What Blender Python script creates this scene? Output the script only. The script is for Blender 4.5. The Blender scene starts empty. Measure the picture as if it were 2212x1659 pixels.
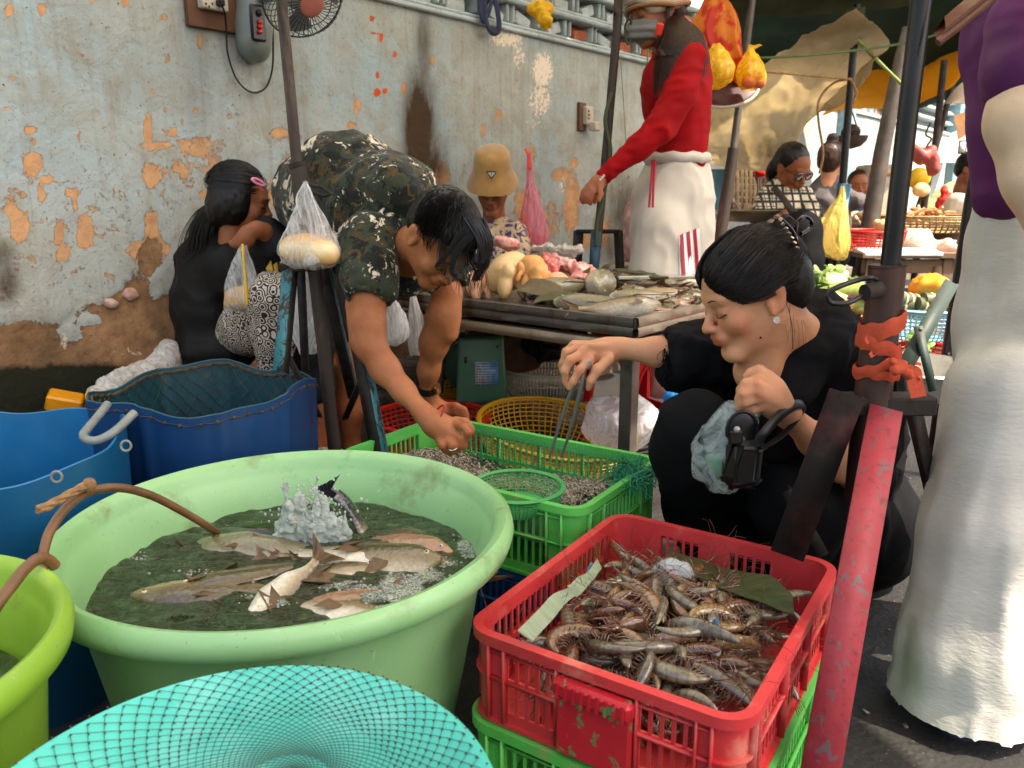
import bpy, math, random
import numpy as np
from mathutils import Vector, Matrix, Euler
random.seed(7); rng = np.random.RandomState(7)
S = bpy.context.scene
COL = S.collection
# ------------------------------------------------------------------ camera, world, sun, exposure
PITCH = math.radians(13.5); FPX = 1723.0; CAMZ = 0.95
cam_d = bpy.data.cameras.new('camera'); cam = bpy.data.objects.new('camera', cam_d); COL.objects.link(cam)
cam.location = (0, 0, CAMZ); cam.rotation_euler = (math.pi/2 - PITCH, 0, 0)
cam_d.sensor_width = 36.0; cam_d.lens = 28.04; cam_d.clip_start = 0.02; cam_d.clip_end = 500
cam_d.dof.use_dof = True; cam_d.dof.focus_distance = 1.6; cam_d.dof.aperture_fstop = 8.0
S.camera = cam
SUN_EL = math.radians(56); SUN_AZ = math.atan2(0.80, -0.42)      # azimuth from +Y towards +X
world = bpy.data.worlds.new("World"); S.world = world; world.use_nodes = True
wn = world.node_tree.nodes; wl = world.node_tree.links; wn.clear()
sky = wn.new('ShaderNodeTexSky'); sky.sky_type = 'NISHITA'; sky.sun_disc = False
sky.sun_elevation = SUN_EL; sky.sun_rotation = SUN_AZ; sky.dust_density = 4.0; sky.air_density = 1.0; sky.ozone_density = 0.6
bg = wn.new('ShaderNodeBackground'); bg.inputs['Strength'].default_value = 0.15
wo = wn.new('ShaderNodeOutputWorld'); wl.new(sky.outputs[0], bg.inputs[0]); wl.new(bg.outputs[0], wo.inputs[0])
sun_d = bpy.data.lights.new('sun', 'SUN'); sun_d.energy = 4.0; sun_d.angle = math.radians(0.5); sun_d.color = (1.0, 0.93, 0.82)
sun = bpy.data.objects.new('sun', sun_d); COL.objects.link(sun); sun.location = (4, -2, 8)
sv = Vector((math.sin(SUN_AZ)*math.cos(SUN_EL), math.cos(SUN_AZ)*math.cos(SUN_EL), math.sin(SUN_EL)))
sun.rotation_euler = sv.to_track_quat('Z', 'Y').to_euler()
S.view_settings.view_transform = 'Standard'; S.view_settings.look = 'None'
S.view_settings.exposure = 1.62
S.view_settings.use_white_balance = True; S.view_settings.white_balance_temperature = 7250; S.view_settings.white_balance_tint = 10; S.view_settings.gamma = 1.0; S.view_settings.use_curve_mapping = False
S.cycles.use_denoising = True; S.cycles.max_bounces = 8; S.cycles.transparent_max_bounces = 16
S.cycles.diffuse_bounces = 4; S.cycles.glossy_bounces = 3; S.cycles.transmission_bounces = 6
S.cycles.caustics_reflective = False; S.cycles.caustics_refractive = False; S.cycles.sample_clamp_indirect = 6.0

# ------------------------------------------------------------------ measuring: a photo point at a known distance or height
CP, SP = math.cos(PITCH), math.sin(PITCH)
def ray(u, v):
 a = (u-1106)/FPX; b = (829.5-v)/FPX
 return np.array([a, CP + b*SP, -SP + b*CP])
def P(u, v, Y):
 d = ray(u, v); return d*(Y/d[1]) + np.array([0, 0, CAMZ])
def G(u, v, z=0.0):
 d = ray(u, v); return d*((z-CAMZ)/d[2]) + np.array([0, 0, CAMZ])
def R(px, p):                       # size in metres of px photo-units at point p
 return px*((p[1])*CP - (p[2]-CAMZ)*SP)/FPX
WD = 2.7; WDIR = np.array([0.637, 0.771, 0.0]); WDIR /= np.linalg.norm(WDIR)
WN = np.array([WDIR[1], -WDIR[0], 0.0])       # out of the wall, towards the market
def W(u, v, off=0.0):
 d = ray(u, v); t = -(WD-off)/(d @ WN); return d*t + np.array([0, 0, CAMZ])
def wall_st(p):                      # distance along the wall, height
 return float(np.dot(p, WDIR)), float(p[2])
def wall_pt(s, z, off=0.0):
 return WDIR*s - WN*(WD-off) + np.array([0, 0, z])
V = lambda *a: np.array(a, float)
def unit(a):
 a = np.asarray(a, float); return a/(np.linalg.norm(a)+1e-12)

# ------------------------------------------------------------------ materials
def lin(c):
 f = lambda x: x/12.92 if x <= 0.04045 else ((x+0.055)/1.055)**2.4
 return tuple(f(x/255.0) for x in c) + (1.0,)
class NT:
 def __init__(s, name):
  s.m = bpy.data.materials.new(name); s.m.use_nodes = True
  s.t = s.m.node_tree; s.n = s.t.nodes; s.l = s.t.links
  s.b = s.n['Principled BSDF']; s.out = s.n['Material Output']; s._tc = None
 def tc(s, k='Object'):
  if s._tc is None: s._tc = s.n.new('ShaderNodeTexCoord')
  return s._tc.outputs[k]
 def node(s, t, **kw):
  x = s.n.new(t)
  for k, v in kw.items(): setattr(x, k, v)
  return x
 def link(s, a, b): s.l.new(a, b)
 def mapping(s, scale=(1, 1, 1), rot=(0, 0, 0), src=None, loc=(0, 0, 0)):
  m = s.n.new('ShaderNodeMapping'); m.inputs['Scale'].default_value = scale; m.inputs['Rotation'].default_value = rot
  m.inputs['Location'].default_value = loc
  s.link(src or s.tc(), m.inputs[0]); return m.outputs[0]
 def noise(s, scale, detail=4, rough=0.55, src=None, dist=0.0, out='Fac'):
  x = s.n.new('ShaderNodeTexNoise'); x.inputs['Scale'].default_value = scale; x.inputs['Detail'].default_value = detail
  x.inputs['Roughness'].default_value = rough; x.inputs['Distortion'].default_value = dist
  s.link(src or s.tc(), x.inputs['Vector']); return x.outputs[out]
 def voro(s, scale, src=None, feature='F1', out='Distance', rnd=1.0):
  x = s.n.new('ShaderNodeTexVoronoi'); x.feature = feature; x.inputs['Scale'].default_value = scale
  x.inputs['Randomness'].default_value = rnd
  s.link(src or s.tc(), x.inputs['Vector']); return x.outputs[out]
 def wave(s, scale, src=None, dist=0.0, dirn='X', wt='BANDS', detail=2, dscale=1.0):
  x = s.n.new('ShaderNodeTexWave'); x.wave_type = wt; x.bands_direction = dirn
  x.inputs['Scale'].default_value = scale; x.inputs['Distortion'].default_value = dist
  x.inputs['Detail'].default_value = detail; x.inputs['Detail Scale'].default_value = dscale
  s.link(src or s.tc(), x.inputs['Vector']); return x.outputs['Fac']
 def ramp(s, fac, stops, interp='LINEAR'):
  r = s.n.new('ShaderNodeValToRGB'); e = r.color_ramp; e.interpolation = interp
  while len(e.elements) < len(stops): e.elements.new(0.5)
  for el, (p, c) in zip(e.elements, stops):
   el.position = p; el.color = c if len(c) == 4 else tuple(c)+(1,)
  s.link(fac, r.inputs[0]); return r.outputs[0]
 def step(s, fac, a, b):
  return s.ramp(fac, [(a, (0, 0, 0, 1)), (b, (1, 1, 1, 1))])
 def mix(s, fac, a, b, mode='MIX'):
  x = s.n.new('ShaderNodeMix'); x.data_type = 'RGBA'; x.blend_type = mode
  if isinstance(fac, (int, float)): x.inputs[0].default_value = fac
  else: s.link(fac, x.inputs[0])
  for i, c in ((6, a), (7, b)):
   if isinstance(c, tuple): x.inputs[i].default_value = c if len(c) == 4 else c+(1,)
   else: s.link(c, x.inputs[i])
  return x.outputs[2]
 def math(s, op, a, b=0.0, c=None, clamp=False):
  x = s.n.new('ShaderNodeMath'); x.operation = op; x.use_clamp = clamp
  for i, k in enumerate([a, b] + ([c] if c is not None else [])):
   if isinstance(k, (int, float)): x.inputs[i].default_value = k
   else: s.link(k, x.inputs[i])
  return x.outputs[0]
 def attr(s, name, out='Fac'):
  x = s.n.new('ShaderNodeAttribute'); x.attribute_name = name; return x.outputs[out]
 def bump(s, h, strength=0.3, dist=0.01, prev=None):
  x = s.n.new('ShaderNodeBump'); x.inputs['Strength'].default_value = strength; x.inputs['Distance'].default_value = dist
  s.link(h, x.inputs['Height'])
  if prev is not None: s.link(prev, x.inputs['Normal'])
  return x.outputs[0]
 def base(s, c):
  if isinstance(c, tuple): s.b.inputs['Base Color'].default_value = c if len(c) == 4 else c+(1,)
  else: s.link(c, s.b.inputs['Base Color'])
 def set(s, **kw):
  mp = dict(rough='Roughness', metal='Metallic', spec='Specular IOR Level', trans='Transmission Weight', ior='IOR', alpha='Alpha',
                  coat='Coat Weight', coatr='Coat Roughness', sheen='Sheen Weight', sss='Subsurface Weight', sssr='Subsurface Scale', normal='Normal')
  for k, v in kw.items():
   i = s.b.inputs[mp[k]]
   if isinstance(v, (int, float)): i.default_value = v
   else: s.link(v, i)
MATS = {}
def mat(name, col, rough=0.6, col2=None, nscale=8, lo=0.35, hi=0.7, metal=0.0, bump=0.0, bscale=60, bdist=0.004, spec=0.5, dirt=None,
  dscale=14, dlo=0.55, dhi=0.75, stretch=(1, 1, 1), coat=0.0, sss=0.0, sheen=0.0, trl=None, alpha=None, detail=5):
 if name in MATS: return MATS[name]
 t = NT(name); src = t.mapping(stretch) if stretch != (1, 1, 1) else None
 c = lin(col)
 base = t.mix(t.step(t.noise(nscale, detail, src=src), lo, hi), c, lin(col2) if col2 else tuple(min(1, x*0.72) for x in c[:3])+(1,))
 if dirt: base = t.mix(t.step(t.noise(dscale, 8, 0.65, src=src), dlo, dhi), base, lin(dirt))
 t.base(base)
 t.set(rough=t.ramp(t.noise(nscale*2.3, 4), [(0.3, (rough*0.8,)*3), (0.75, (min(1, rough*1.25),)*3)]), metal=metal, spec=spec, coat=coat, sheen=sheen)
 if sss: t.set(sss=sss, sssr=0.01)
 if bump: t.set(normal=t.bump(t.noise(bscale, 6, 0.6, src=src), bump, bdist))
 if alpha is not None: t.set(alpha=alpha)
 if trl:
  tr = t.node('ShaderNodeBsdfTranslucent'); mx = t.node('ShaderNodeMixShader'); mx.inputs[0].default_value = trl
  t.link(base, tr.inputs[0]); t.link(t.b.outputs[0], mx.inputs[1]); t.link(tr.outputs[0], mx.inputs[2]); t.link(mx.outputs[0], t.out.inputs[0])
 MATS[name] = t.m; return t.m
def film(name, tint=(235, 238, 240), body=0.25, rough=0.12, wr=14, stripes=False):
 """thin crumpled plastic film: mostly see-through, with creases that catch the light"""
 if name in MATS: return MATS[name]
 t = NT(name); src = t.mapping((1, 1, 0.25) if stripes else (1, 1, 1))
 n1 = t.noise(wr, 6, 0.6, src=src, dist=1.5); ridge = t.ramp(n1, [(0.40, (0, 0, 0, 1)), (0.5, (1, 1, 1, 1)), (0.60, (0, 0, 0, 1))])
 t.base(lin(tint)); t.set(rough=rough, spec=0.8, normal=t.bump(n1, 0.8, 0.02))
 tp = t.node('ShaderNodeBsdfTransparent'); mx = t.node('ShaderNodeMixShader')
 f = t.math('MULTIPLY_ADD', ridge, 0.45, body, clamp=True)
 tr = t.node('ShaderNodeBsdfTranslucent'); tr.inputs[0].default_value = lin(tint); m2 = t.node('ShaderNodeMixShader'); m2.inputs[0].default_value = 0.35
 t.link(t.b.outputs[0], m2.inputs[1]); t.link(tr.outputs[0], m2.inputs[2])
 t.link(f, mx.inputs[0]); t.link(tp.outputs[0], mx.inputs[1]); t.link(m2.outputs[0], mx.inputs[2]); t.link(mx.outputs[0], t.out.inputs[0])
 MATS[name] = t.m; return t.m

# ------------------------------------------------------------------ mesh building
class MB:
 def __init__(s): s.v = []; s.f = []; s.n = 0
 def add(s, verts, faces):
  o = s.n; verts = np.asarray(verts, float).reshape(-1, 3); s.v.append(verts); s.n += len(verts)
  s.f += [tuple(i+o for i in f) for f in faces]; return s
 def box(s, c, size, M=None, bev=0.0):
  x, y, z = (k/2 for k in size)
  if bev > 0:
   b = min(bev, x*.9, y*.9, z*.9); pts = []
   for sx in (-1, 1):
    for sy in (-1, 1):
     for sz in (-1, 1):
      pts += [(sx*x, sy*(y-b), sz*(z-b)), (sx*(x-b), sy*y, sz*(z-b)), (sx*(x-b), sy*(y-b), sz*z)]
   q = lambda a, b2, c2, d: (a, b2, c2, d)
   I = lambda sx, sy, sz, k: ((sx > 0)*4 + (sy > 0)*2 + (sz > 0))*3 + k
   F = []
   for sg in (-1, 1):
    a = [I(sg, -1, -1, 0), I(sg, 1, -1, 0), I(sg, 1, 1, 0), I(sg, -1, 1, 0)]; F.append(a if sg > 0 else a[::-1])
    a = [I(-1, sg, -1, 1), I(-1, sg, 1, 1), I(1, sg, 1, 1), I(1, sg, -1, 1)]; F.append(a if sg > 0 else a[::-1])
    a = [I(-1, -1, sg, 2), I(1, -1, sg, 2), I(1, 1, sg, 2), I(-1, 1, sg, 2)]; F.append(a if sg > 0 else a[::-1])
    for sh in (-1, 1):
     F.append((I(sg, sh, -1, 0), I(sg, sh, 1, 0), I(sg, sh, 1, 1), I(sg, sh, -1, 1)))
     F.append((I(sg, -1, sh, 0), I(sg, 1, sh, 0), I(sg, 1, sh, 2), I(sg, -1, sh, 2)))
     F.append((I(-1, sg, sh, 1), I(1, sg, sh, 1), I(1, sg, sh, 2), I(-1, sg, sh, 2)))
     for sk in (-1, 1): F.append((I(sg, sh, sk, 0), I(sg, sh, sk, 1), I(sg, sh, sk, 2)))
   p = np.array(pts)
  else:
   p = np.array([(a, b, d) for a in (-x, x) for b in (-y, y) for d in (-z, z)])
   F = [(0, 1, 3, 2), (4, 6, 7, 5), (0, 4, 5, 1), (2, 3, 7, 6), (0, 2, 6, 4), (1, 5, 7, 3)]
  if M is not None: p = p @ np.asarray(M, float)[:3, :3].T
  return s.add(p + np.asarray(c, float), F)
 def beam(s, a, b, w, h, up=(0, 0, 1), bev=0.0):
  a = np.asarray(a, float); b = np.asarray(b, float); d = b-a; L = np.linalg.norm(d); z = d/L
  x = np.cross(up, z); x = unit(x if np.linalg.norm(x) > 1e-4 else np.cross((1, 0, 0), z)); y = np.cross(z, x)
  return s.box((a+b)/2, (w, h, L), np.stack([x, y, z], 1), bev)
 def tube(s, pts, r, n=10, caps=True, closed=False, flat=1.0, up=None):
  pts = np.asarray(pts, float); m = len(pts); r = np.broadcast_to(np.asarray(r, float), (m,))
  T = np.zeros_like(pts)
  if closed: T = np.roll(pts, -1, 0)-np.roll(pts, 1, 0)
  else: T[1:-1] = pts[2:]-pts[:-2]; T[0] = pts[1]-pts[0]; T[-1] = pts[-1]-pts[-2]
  T /= np.linalg.norm(T, axis=1)[:, None]+1e-12
  u0 = np.cross(T[0], up if up is not None else (0, 0, 1))
  if np.linalg.norm(u0) < 1e-3: u0 = np.cross(T[0], (1, 0, 0))
  u0 = unit(u0); a = np.linspace(0, 2*np.pi, n, endpoint=False); V_ = []
  for i in range(m):
   u0 = unit(u0 - T[i]*(u0 @ T[i])); w = np.cross(T[i], u0)
   V_.append(pts[i] + r[i]*(np.cos(a)[:, None]*u0 + flat*np.sin(a)[:, None]*w))
  F = []
  for i in range(m if closed else m-1):
   j = (i+1) % m
   for k in range(n): F.append((i*n+k, i*n+(k+1) % n, j*n+(k+1) % n, j*n+k))
  if caps and not closed: F.append(tuple(range(n))[::-1]); F.append(tuple((m-1)*n+k for k in range(n)))
  return s.add(np.concatenate(V_), F)
 def lathe(s, prof, n=48, c=(0, 0, 0), closed=False, sq=None, sx=1.0, sy=1.0, wob=None):
  prof = np.asarray(prof, float); a = np.linspace(0, 2*np.pi, n, endpoint=False); V_ = []
  ca, sa = np.cos(a), np.sin(a)
  if sq: k = (np.abs(ca)**sq + np.abs(sa)**sq)**(-1.0/sq)
  else: k = np.ones(n)
  for r, z in prof:
   rr = r*k*(1 if wob is None else wob(a, z))
   V_.append(np.stack([rr*ca*sx, rr*sa*sy, np.full(n, z)], 1))
  m = len(prof); F = []
  for i in range(m if closed else m-1):
   j = (i+1) % m
   for q in range(n): F.append((i*n+q, i*n+(q+1) % n, j*n+(q+1) % n, j*n+q))
  return s.add(np.concatenate(V_)+np.asarray(c, float), F)
 def disc(s, c, r, n=24, nrm=(0, 0, 1)):
  z = unit(nrm); x = unit(np.cross(z, (0, 1, 0.01))); y = np.cross(z, x); a = np.linspace(0, 2*np.pi, n, endpoint=False)
  return s.add(np.asarray(c)+r*(np.cos(a)[:, None]*x+np.sin(a)[:, None]*y), [tuple(range(n))])
 def ell(s, c, rad, M=None, nu=12, nv=8):
  a = np.linspace(0, 2*np.pi, nu, endpoint=False); V_ = [np.array([[0, 0, -1.0]])]
  for i in range(1, nv): t = -np.pi/2+np.pi*i/nv; V_.append(np.stack([np.cos(t)*np.cos(a), np.cos(t)*np.sin(a), np.full(nu, np.sin(t))], 1))
  V_.append(np.array([[0, 0, 1.0]])); p = np.concatenate(V_)*np.asarray(rad, float)
  F = [(0, 1+(k+1) % nu, 1+k) for k in range(nu)]
  for i in range(nv-2):
   for k in range(nu): a0 = 1+i*nu; F.append((a0+k, a0+(k+1) % nu, a0+nu+(k+1) % nu, a0+nu+k))
  l = 1+(nv-2)*nu; F += [(l+k, l+(k+1) % nu, len(p)-1) for k in range(nu)]
  if M is not None: p = p @ np.asarray(M, float)[:3, :3].T
  return s.add(p+np.asarray(c, float), F)
 def grid(s, pts, closed_u=False):
  pts = np.asarray(pts, float); a, b = pts.shape[:2]; F = []
  for i in range(a if closed_u else a-1):
   for j in range(b-1): k = (i+1) % a; F.append((i*b+j, k*b+j, k*b+j+1, i*b+j+1))
  return s.add(pts.reshape(-1, 3), F)
 def xf(s, M=None, loc=(0, 0, 0)):
  for i in range(len(s.v)):
   if M is not None: s.v[i] = s.v[i] @ np.asarray(M, float)[:3, :3].T
   s.v[i] = s.v[i]+np.asarray(loc, float)
  return s
 def verts(s): return np.concatenate(s.v)
def mesh(name, verts, faces, smooth=True):
 me = bpy.data.meshes.new(name); verts = np.asarray(verts, np.float32)
 fl = np.array([len(f) for f in faces], np.int32); fv = np.fromiter((i for f in faces for i in f), np.int32)
 me.vertices.add(len(verts)); me.vertices.foreach_set('co', verts.ravel())
 me.loops.add(len(fv)); me.loops.foreach_set('vertex_index', fv)
 me.polygons.add(len(fl)); st = np.zeros(len(fl), np.int32); st[1:] = np.cumsum(fl)[:-1]
 me.polygons.foreach_set('loop_start', st); me.polygons.foreach_set('loop_total', fl)
 me.update(calc_edges=True); me.validate()
 if smooth: me.polygons.foreach_set('use_smooth', np.ones(len(me.polygons), bool))
 return me
def root_of(o):
 while o.parent: o = o.parent
 return o
def obj(name, mb, m, parent=None, smooth=True, loc=None, auto=44, **tags):
 """link one mesh object; vertices are given in world space, the origin goes to the thing's base"""
 if isinstance(mb, MB): v, f = mb.verts(), mb.f
 else: v, f = mb
 if parent is not None: o0 = np.array(ORIG[parent.name])
 else: o0 = np.array(loc) if loc is not None else np.array([(v[:, 0].min()+v[:, 0].max())/2, (v[:, 1].min()+v[:, 1].max())/2, v[:, 2].min()])
 me = mesh(name, v-o0, f, smooth)
 if smooth and auto and isinstance(mb, MB) and len(f) < 40000:
  try: me.set_sharp_from_angle(angle=math.radians(auto))
  except Exception: pass
 me.materials.append(m); o = bpy.data.objects.new(name, me); COL.objects.link(o)
 if parent is not None: o.parent = parent
 else: o.location = o0
 ORIG[o.name] = tuple(o0)
 for k, x in tags.items(): o[k] = x
 return o
ORIG = {}
def empty(name, loc, label, cat, group=None):
 o = bpy.data.objects.new(name, None); COL.objects.link(o); o.location = tuple(loc); o.empty_display_size = 0.05
 o['label'] = label; o['category'] = cat
 if group: o['group'] = group
 ORIG[o.name] = tuple(float(x) for x in loc); return o
def dup(o, loc=None, rot=None, scale=None, label=None, parent=None):
 c = o.copy(); COL.objects.link(c); ORIG[c.name] = (0, 0, 0)
 if parent is not None: c.parent = parent
 if loc is not None: c.location = tuple(loc)
 if rot is not None: c.rotation_euler = rot
 if scale is not None: c.scale = (scale,)*3 if isinstance(scale, (int, float)) else scale
 if label: c['label'] = label
 for ch in [x for x in COL.objects if x.parent == o]:
  dup(ch, parent=c)
 return c
def spline(pts, n=24, closed=False):
 """Catmull-Rom through points"""
 p = np.asarray(pts, float); m = len(p); out = []
 segs = m if closed else m-1; per = max(2, n//segs)
 for i in range(segs):
  p1, p2 = p[i % m], p[(i+1) % m]
  p0 = p[(i-1) % m] if (closed or i > 0) else 2*p1-p2; p3 = p[(i+2) % m] if (closed or i+2 < m) else 2*p2-p1
  for t in np.linspace(0, 1, per, endpoint=False):
   out.append(0.5*((2*p1)+(-p0+p2)*t+(2*p0-5*p1+4*p2-p3)*t*t+(-p0+3*p1-3*p2+p3)*t**3))
 if not closed: out.append(p[-1])
 return np.array(out)
def frame(fwd, up):
 """columns: side, back(-forward), up : local head/figure frame"""
 f = unit(fwd); u = unit(np.asarray(up, float)-f*(np.dot(up, f))); x = np.cross(-f, u)
 return np.stack([x, -f, u], 1)

# ------------------------------------------------------------------ smooth bodies from blended solids (surface nets)
class SDF:
 def __init__(s): s.p = []
 def cap(s, a, b, ra, rb, k=0.02, sub=False, col=None):
  s.p.append(('c', np.asarray(a, float), np.asarray(b, float), float(ra), float(rb), k, sub)); return s
 def ell(s, c, r, M=None, k=0.02, sub=False):
  s.p.append(('e', np.asarray(c, float), np.asarray(r, float), np.eye(3) if M is None else np.asarray(M, float), 0, k, sub)); return s
 def chain(s, pts, k=0.02, sub=False):
  """pts: (u, v, Y, radius in photo units)"""
  q = [(P(*p[:3]), p[3]) for p in pts]; q = [(a, R(r, a)) for a, r in q]
  if len(q) == 1: q = q*2
  for (a, ra), (b, rb) in zip(q[:-1], q[1:]): s.cap(a, b, ra, rb, k, sub)
  return s
 def blob(s, u, v, Y, ru, rv, rd, k=0.02, rot=0.0, sub=False):
  c = P(u, v, Y); ca, sa = math.cos(math.radians(rot)), math.sin(math.radians(rot))
  F = np.array([[1, 0, 0], [0, CP, SP], [0, -SP, CP]]).T      # columns right, forward, up of the lens
  F = np.stack([V(1, 0, 0), V(0, CP, -SP), V(0, SP, CP)], 1); Rr = np.array([[ca, 0, -sa], [0, 1, 0], [sa, 0, ca]])
  return s.ell(c, (R(ru, c), rd, R(rv, c)), F @ Rr, k, sub)
 def headparts(s, L):
  s.p += L.p; return s
 def d1(s, p, X):
  if p[0] == 'c':
   ab = p[2]-p[1]; t = np.clip(((X-p[1]) @ ab)/(ab @ ab+1e-12), 0, 1)
   return np.linalg.norm(X-p[1]-t[..., None]*ab, axis=-1)-(p[3]+(p[4]-p[3])*t)
  q = (X-p[1]) @ p[3]; r = p[2]; k0 = np.linalg.norm(q/r, axis=-1); k1 = np.linalg.norm(q/(r*r), axis=-1)+1e-9
  return k0*(k0-1)/k1
 def ev(s, X, prims):
  d = None
  for p in prims:
   e = s.d1(p, X); k = p[5]
   if d is None:
    if p[6]: continue
    d = e; continue
   if p[6]: e = -e; h = np.maximum(k-np.abs(d-e), 0)/k; d = np.maximum(d, e)+h*h*k*0.25
   else: h = np.maximum(k-np.abs(d-e), 0)/k; d = np.minimum(d, e)-h*h*k*0.25
  return d if d is not None else np.full(X.shape[:-1], 1.0)
 def mesh(s, res, N=16, clip=None, disp=None):
  lo = np.full(3, 1e9); hi = -lo
  for p in s.p:
   if p[6]: continue
   if p[0] == 'c': r = max(p[3], p[4]); a = np.minimum(p[1], p[2])-r; b = np.maximum(p[1], p[2])+r
   else: r = p[2].max(); a = p[1]-r; b = p[1]+r
   lo = np.minimum(lo, a); hi = np.maximum(hi, b)
  lo -= 3*res+0.01; hi += 3*res+0.01
  if clip is not None: lo = np.maximum(lo, clip[0]); hi = np.minimum(hi, clip[1])
  nb = np.ceil((hi-lo)/(res*N)).astype(int); BS = res*N; hd = BS*0.5*1.7321
  bc = np.stack(np.meshgrid(*[np.arange(k) for k in nb], indexing='ij'), -1).reshape(-1, 3)
  cen = lo+(bc+0.5)*BS; D = np.stack([s.d1(p, cen) for p in s.p], 1)
  if not len(s.p): return None
  add = np.array([not p[6] for p in s.p]); dm = D[:, add].min(1)
  K = max(p[5] for p in s.p)
  keep = np.abs(dm) < hd*1.35+K+0.02
  cid_, pos_, ed_ = [], [], []
  g = np.arange(-1, N+2); NX, NY, NZ = (nb+2)*N+4
  key = lambda I: ((I[..., 0]+2)*NY+(I[..., 1]+2))*NZ+(I[..., 2]+2)
  offs = np.array([(a, b, c) for a in (0, 1) for b in (0, 1) for c in (0, 1)])
  edges = [(0, 4), (1, 5), (2, 6), (3, 7), (0, 2), (1, 3), (4, 6), (5, 7), (0, 1), (2, 3), (4, 5), (6, 7)]
  for bi in np.nonzero(keep)[0]:
   rel = [p for p, dd in zip(s.p, D[bi]) if dd < hd*1.25+K+max(dm[bi], 0)+hd*0.6]
   if not rel: continue
   base = bc[bi]*N
   gx = np.stack(np.meshgrid(g, g, g, indexing='ij'), -1)+base; X = lo+gx*res
   d = s.ev(X, rel)
   if disp is not None: d = d+disp(X)
   if d.min() > 0 or d.max() < 0: continue
   sg = d < 0; n = N+1       # cells -1..N-1 -> indices 0..N ; nodes index 0..N+2
   c8 = np.stack([sg[a:a+N+1, b:b+N+1, c:c+N+1] for a, b, c in offs], -1)
   act = c8.any(-1) & ~c8.all(-1); act[0] = False; act[:, 0] = False; act[:, :, 0] = False
   I = np.argwhere(act)
   if len(I):
    dv = np.stack([d[I[:, 0]+a, I[:, 1]+b, I[:, 2]+c] for a, b, c in offs], 1)
    acc = np.zeros((len(I), 3)); cnt = np.zeros(len(I))
    for a, b in edges:
     da, db = dv[:, a], dv[:, b]; m = (da < 0) != (db < 0); t = np.where(m, da/(da-db+1e-20), 0)
     acc += np.where(m[:, None], offs[a]+(offs[b]-offs[a])*t[:, None], 0); cnt += m
    gi = I-1+base; cid_.append(key(gi)); pos_.append(lo+(gi+acc/cnt[:, None])*res)
   for ax in range(3):
    sl = [slice(1, N+1)]*3; s2 = list(sl); s2[ax] = slice(2, N+2)
    A, B = sg[tuple(sl)], sg[tuple(s2)]; E = np.argwhere(A != B)
    if len(E):
     gi = E+base; a1, a2 = (ax+1) % 3, (ax+2) % 3; o1 = np.zeros(3, int); o1[a1] = 1; o2 = np.zeros(3, int); o2[a2] = 1
     q = np.stack([key(gi-o1-o2), key(gi-o2), key(gi), key(gi-o1)], 1)
     fl = ~A[E[:, 0], E[:, 1], E[:, 2]]; q[fl] = q[fl][:, ::-1]; ed_.append(q)
  cid = np.concatenate(cid_); pos = np.concatenate(pos_); cid, ix = np.unique(cid, return_index=True); pos = pos[ix]
  q = np.concatenate(ed_); j = np.searchsorted(cid, q); j = np.clip(j, 0, len(cid)-1); ok = (cid[j] == q).all(1); q = j[ok]
  return pos, q
def smooth_mesh(pos, q, it=2, lam=0.5):
 n = len(pos)
 e = np.concatenate([q[:, [0, 1]], q[:, [1, 2]], q[:, [2, 3]], q[:, [3, 0]]])
 for _ in range(it):
  acc = np.zeros_like(pos); cnt = np.bincount(e[:, 0], minlength=n)+np.bincount(e[:, 1], minlength=n)
  for k in range(3): acc[:, k] = np.bincount(e[:, 0], pos[e[:, 1], k], n)+np.bincount(e[:, 1], pos[e[:, 0], k], n)
  pos = pos*(1-lam)+lam*acc/np.maximum(cnt, 1)[:, None]
 return pos
def vnorm(pos, q):
 n = np.cross(pos[q[:, 2]]-pos[q[:, 0]], pos[q[:, 3]]-pos[q[:, 1]]); N = np.zeros_like(pos)
 for c in range(4):
  for k in range(3): N[:, k] += np.bincount(q[:, c], n[:, k], len(pos))
 return N/(np.linalg.norm(N, axis=1)[:, None]+1e-12)
def vnoise(X, seed=0):
 """cheap smooth value noise, X (...,3) -> (-1..1)"""
 xi = np.floor(X).astype(np.int64); f = X-xi; f = f*f*(3-2*f); out = 0
 for a in (0, 1):
  for b in (0, 1):
   for c in (0, 1):
    h = (xi[..., 0]+a)*374761393+(xi[..., 1]+b)*668265263+(xi[..., 2]+c)*2147483647+seed*144269504
    h = (h ^ (h >> 13))*1274126177; h = ((h ^ (h >> 16)) & 0xffff)/32767.5-1
    out = out+h*(f[..., 0] if a else 1-f[..., 0])*(f[..., 1] if b else 1-f[..., 1])*(f[..., 2] if c else 1-f[..., 2])
 return out
def cloth(sdf, res, m, name, parent, folds=(), it=3, seed=0, clip=None, cut=None, **tags):
 """garment: blended solid, then folds = [(amplitude, (fx,fy,fz) frequencies)]; cut(pos)->keep mask drops faces (openings)"""
 pos, q = sdf.mesh(res, clip=clip); pos = smooth_mesh(pos, q, it); N = vnorm(pos, q)
 for i, (am, fr) in enumerate(folds):
  n = vnoise(pos*np.asarray(fr, float)+0.35*vnoise(pos*7, seed+9)[:, None], seed+i*7)
  pos = pos+N*((1-np.abs(n)*2)*am)[:, None]
 if cut is not None:
  k = cut(pos); q = q[k[q].all(1)]
 return obj(name, (pos, [tuple(x) for x in q.tolist()]), m, parent, **tags)
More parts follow.
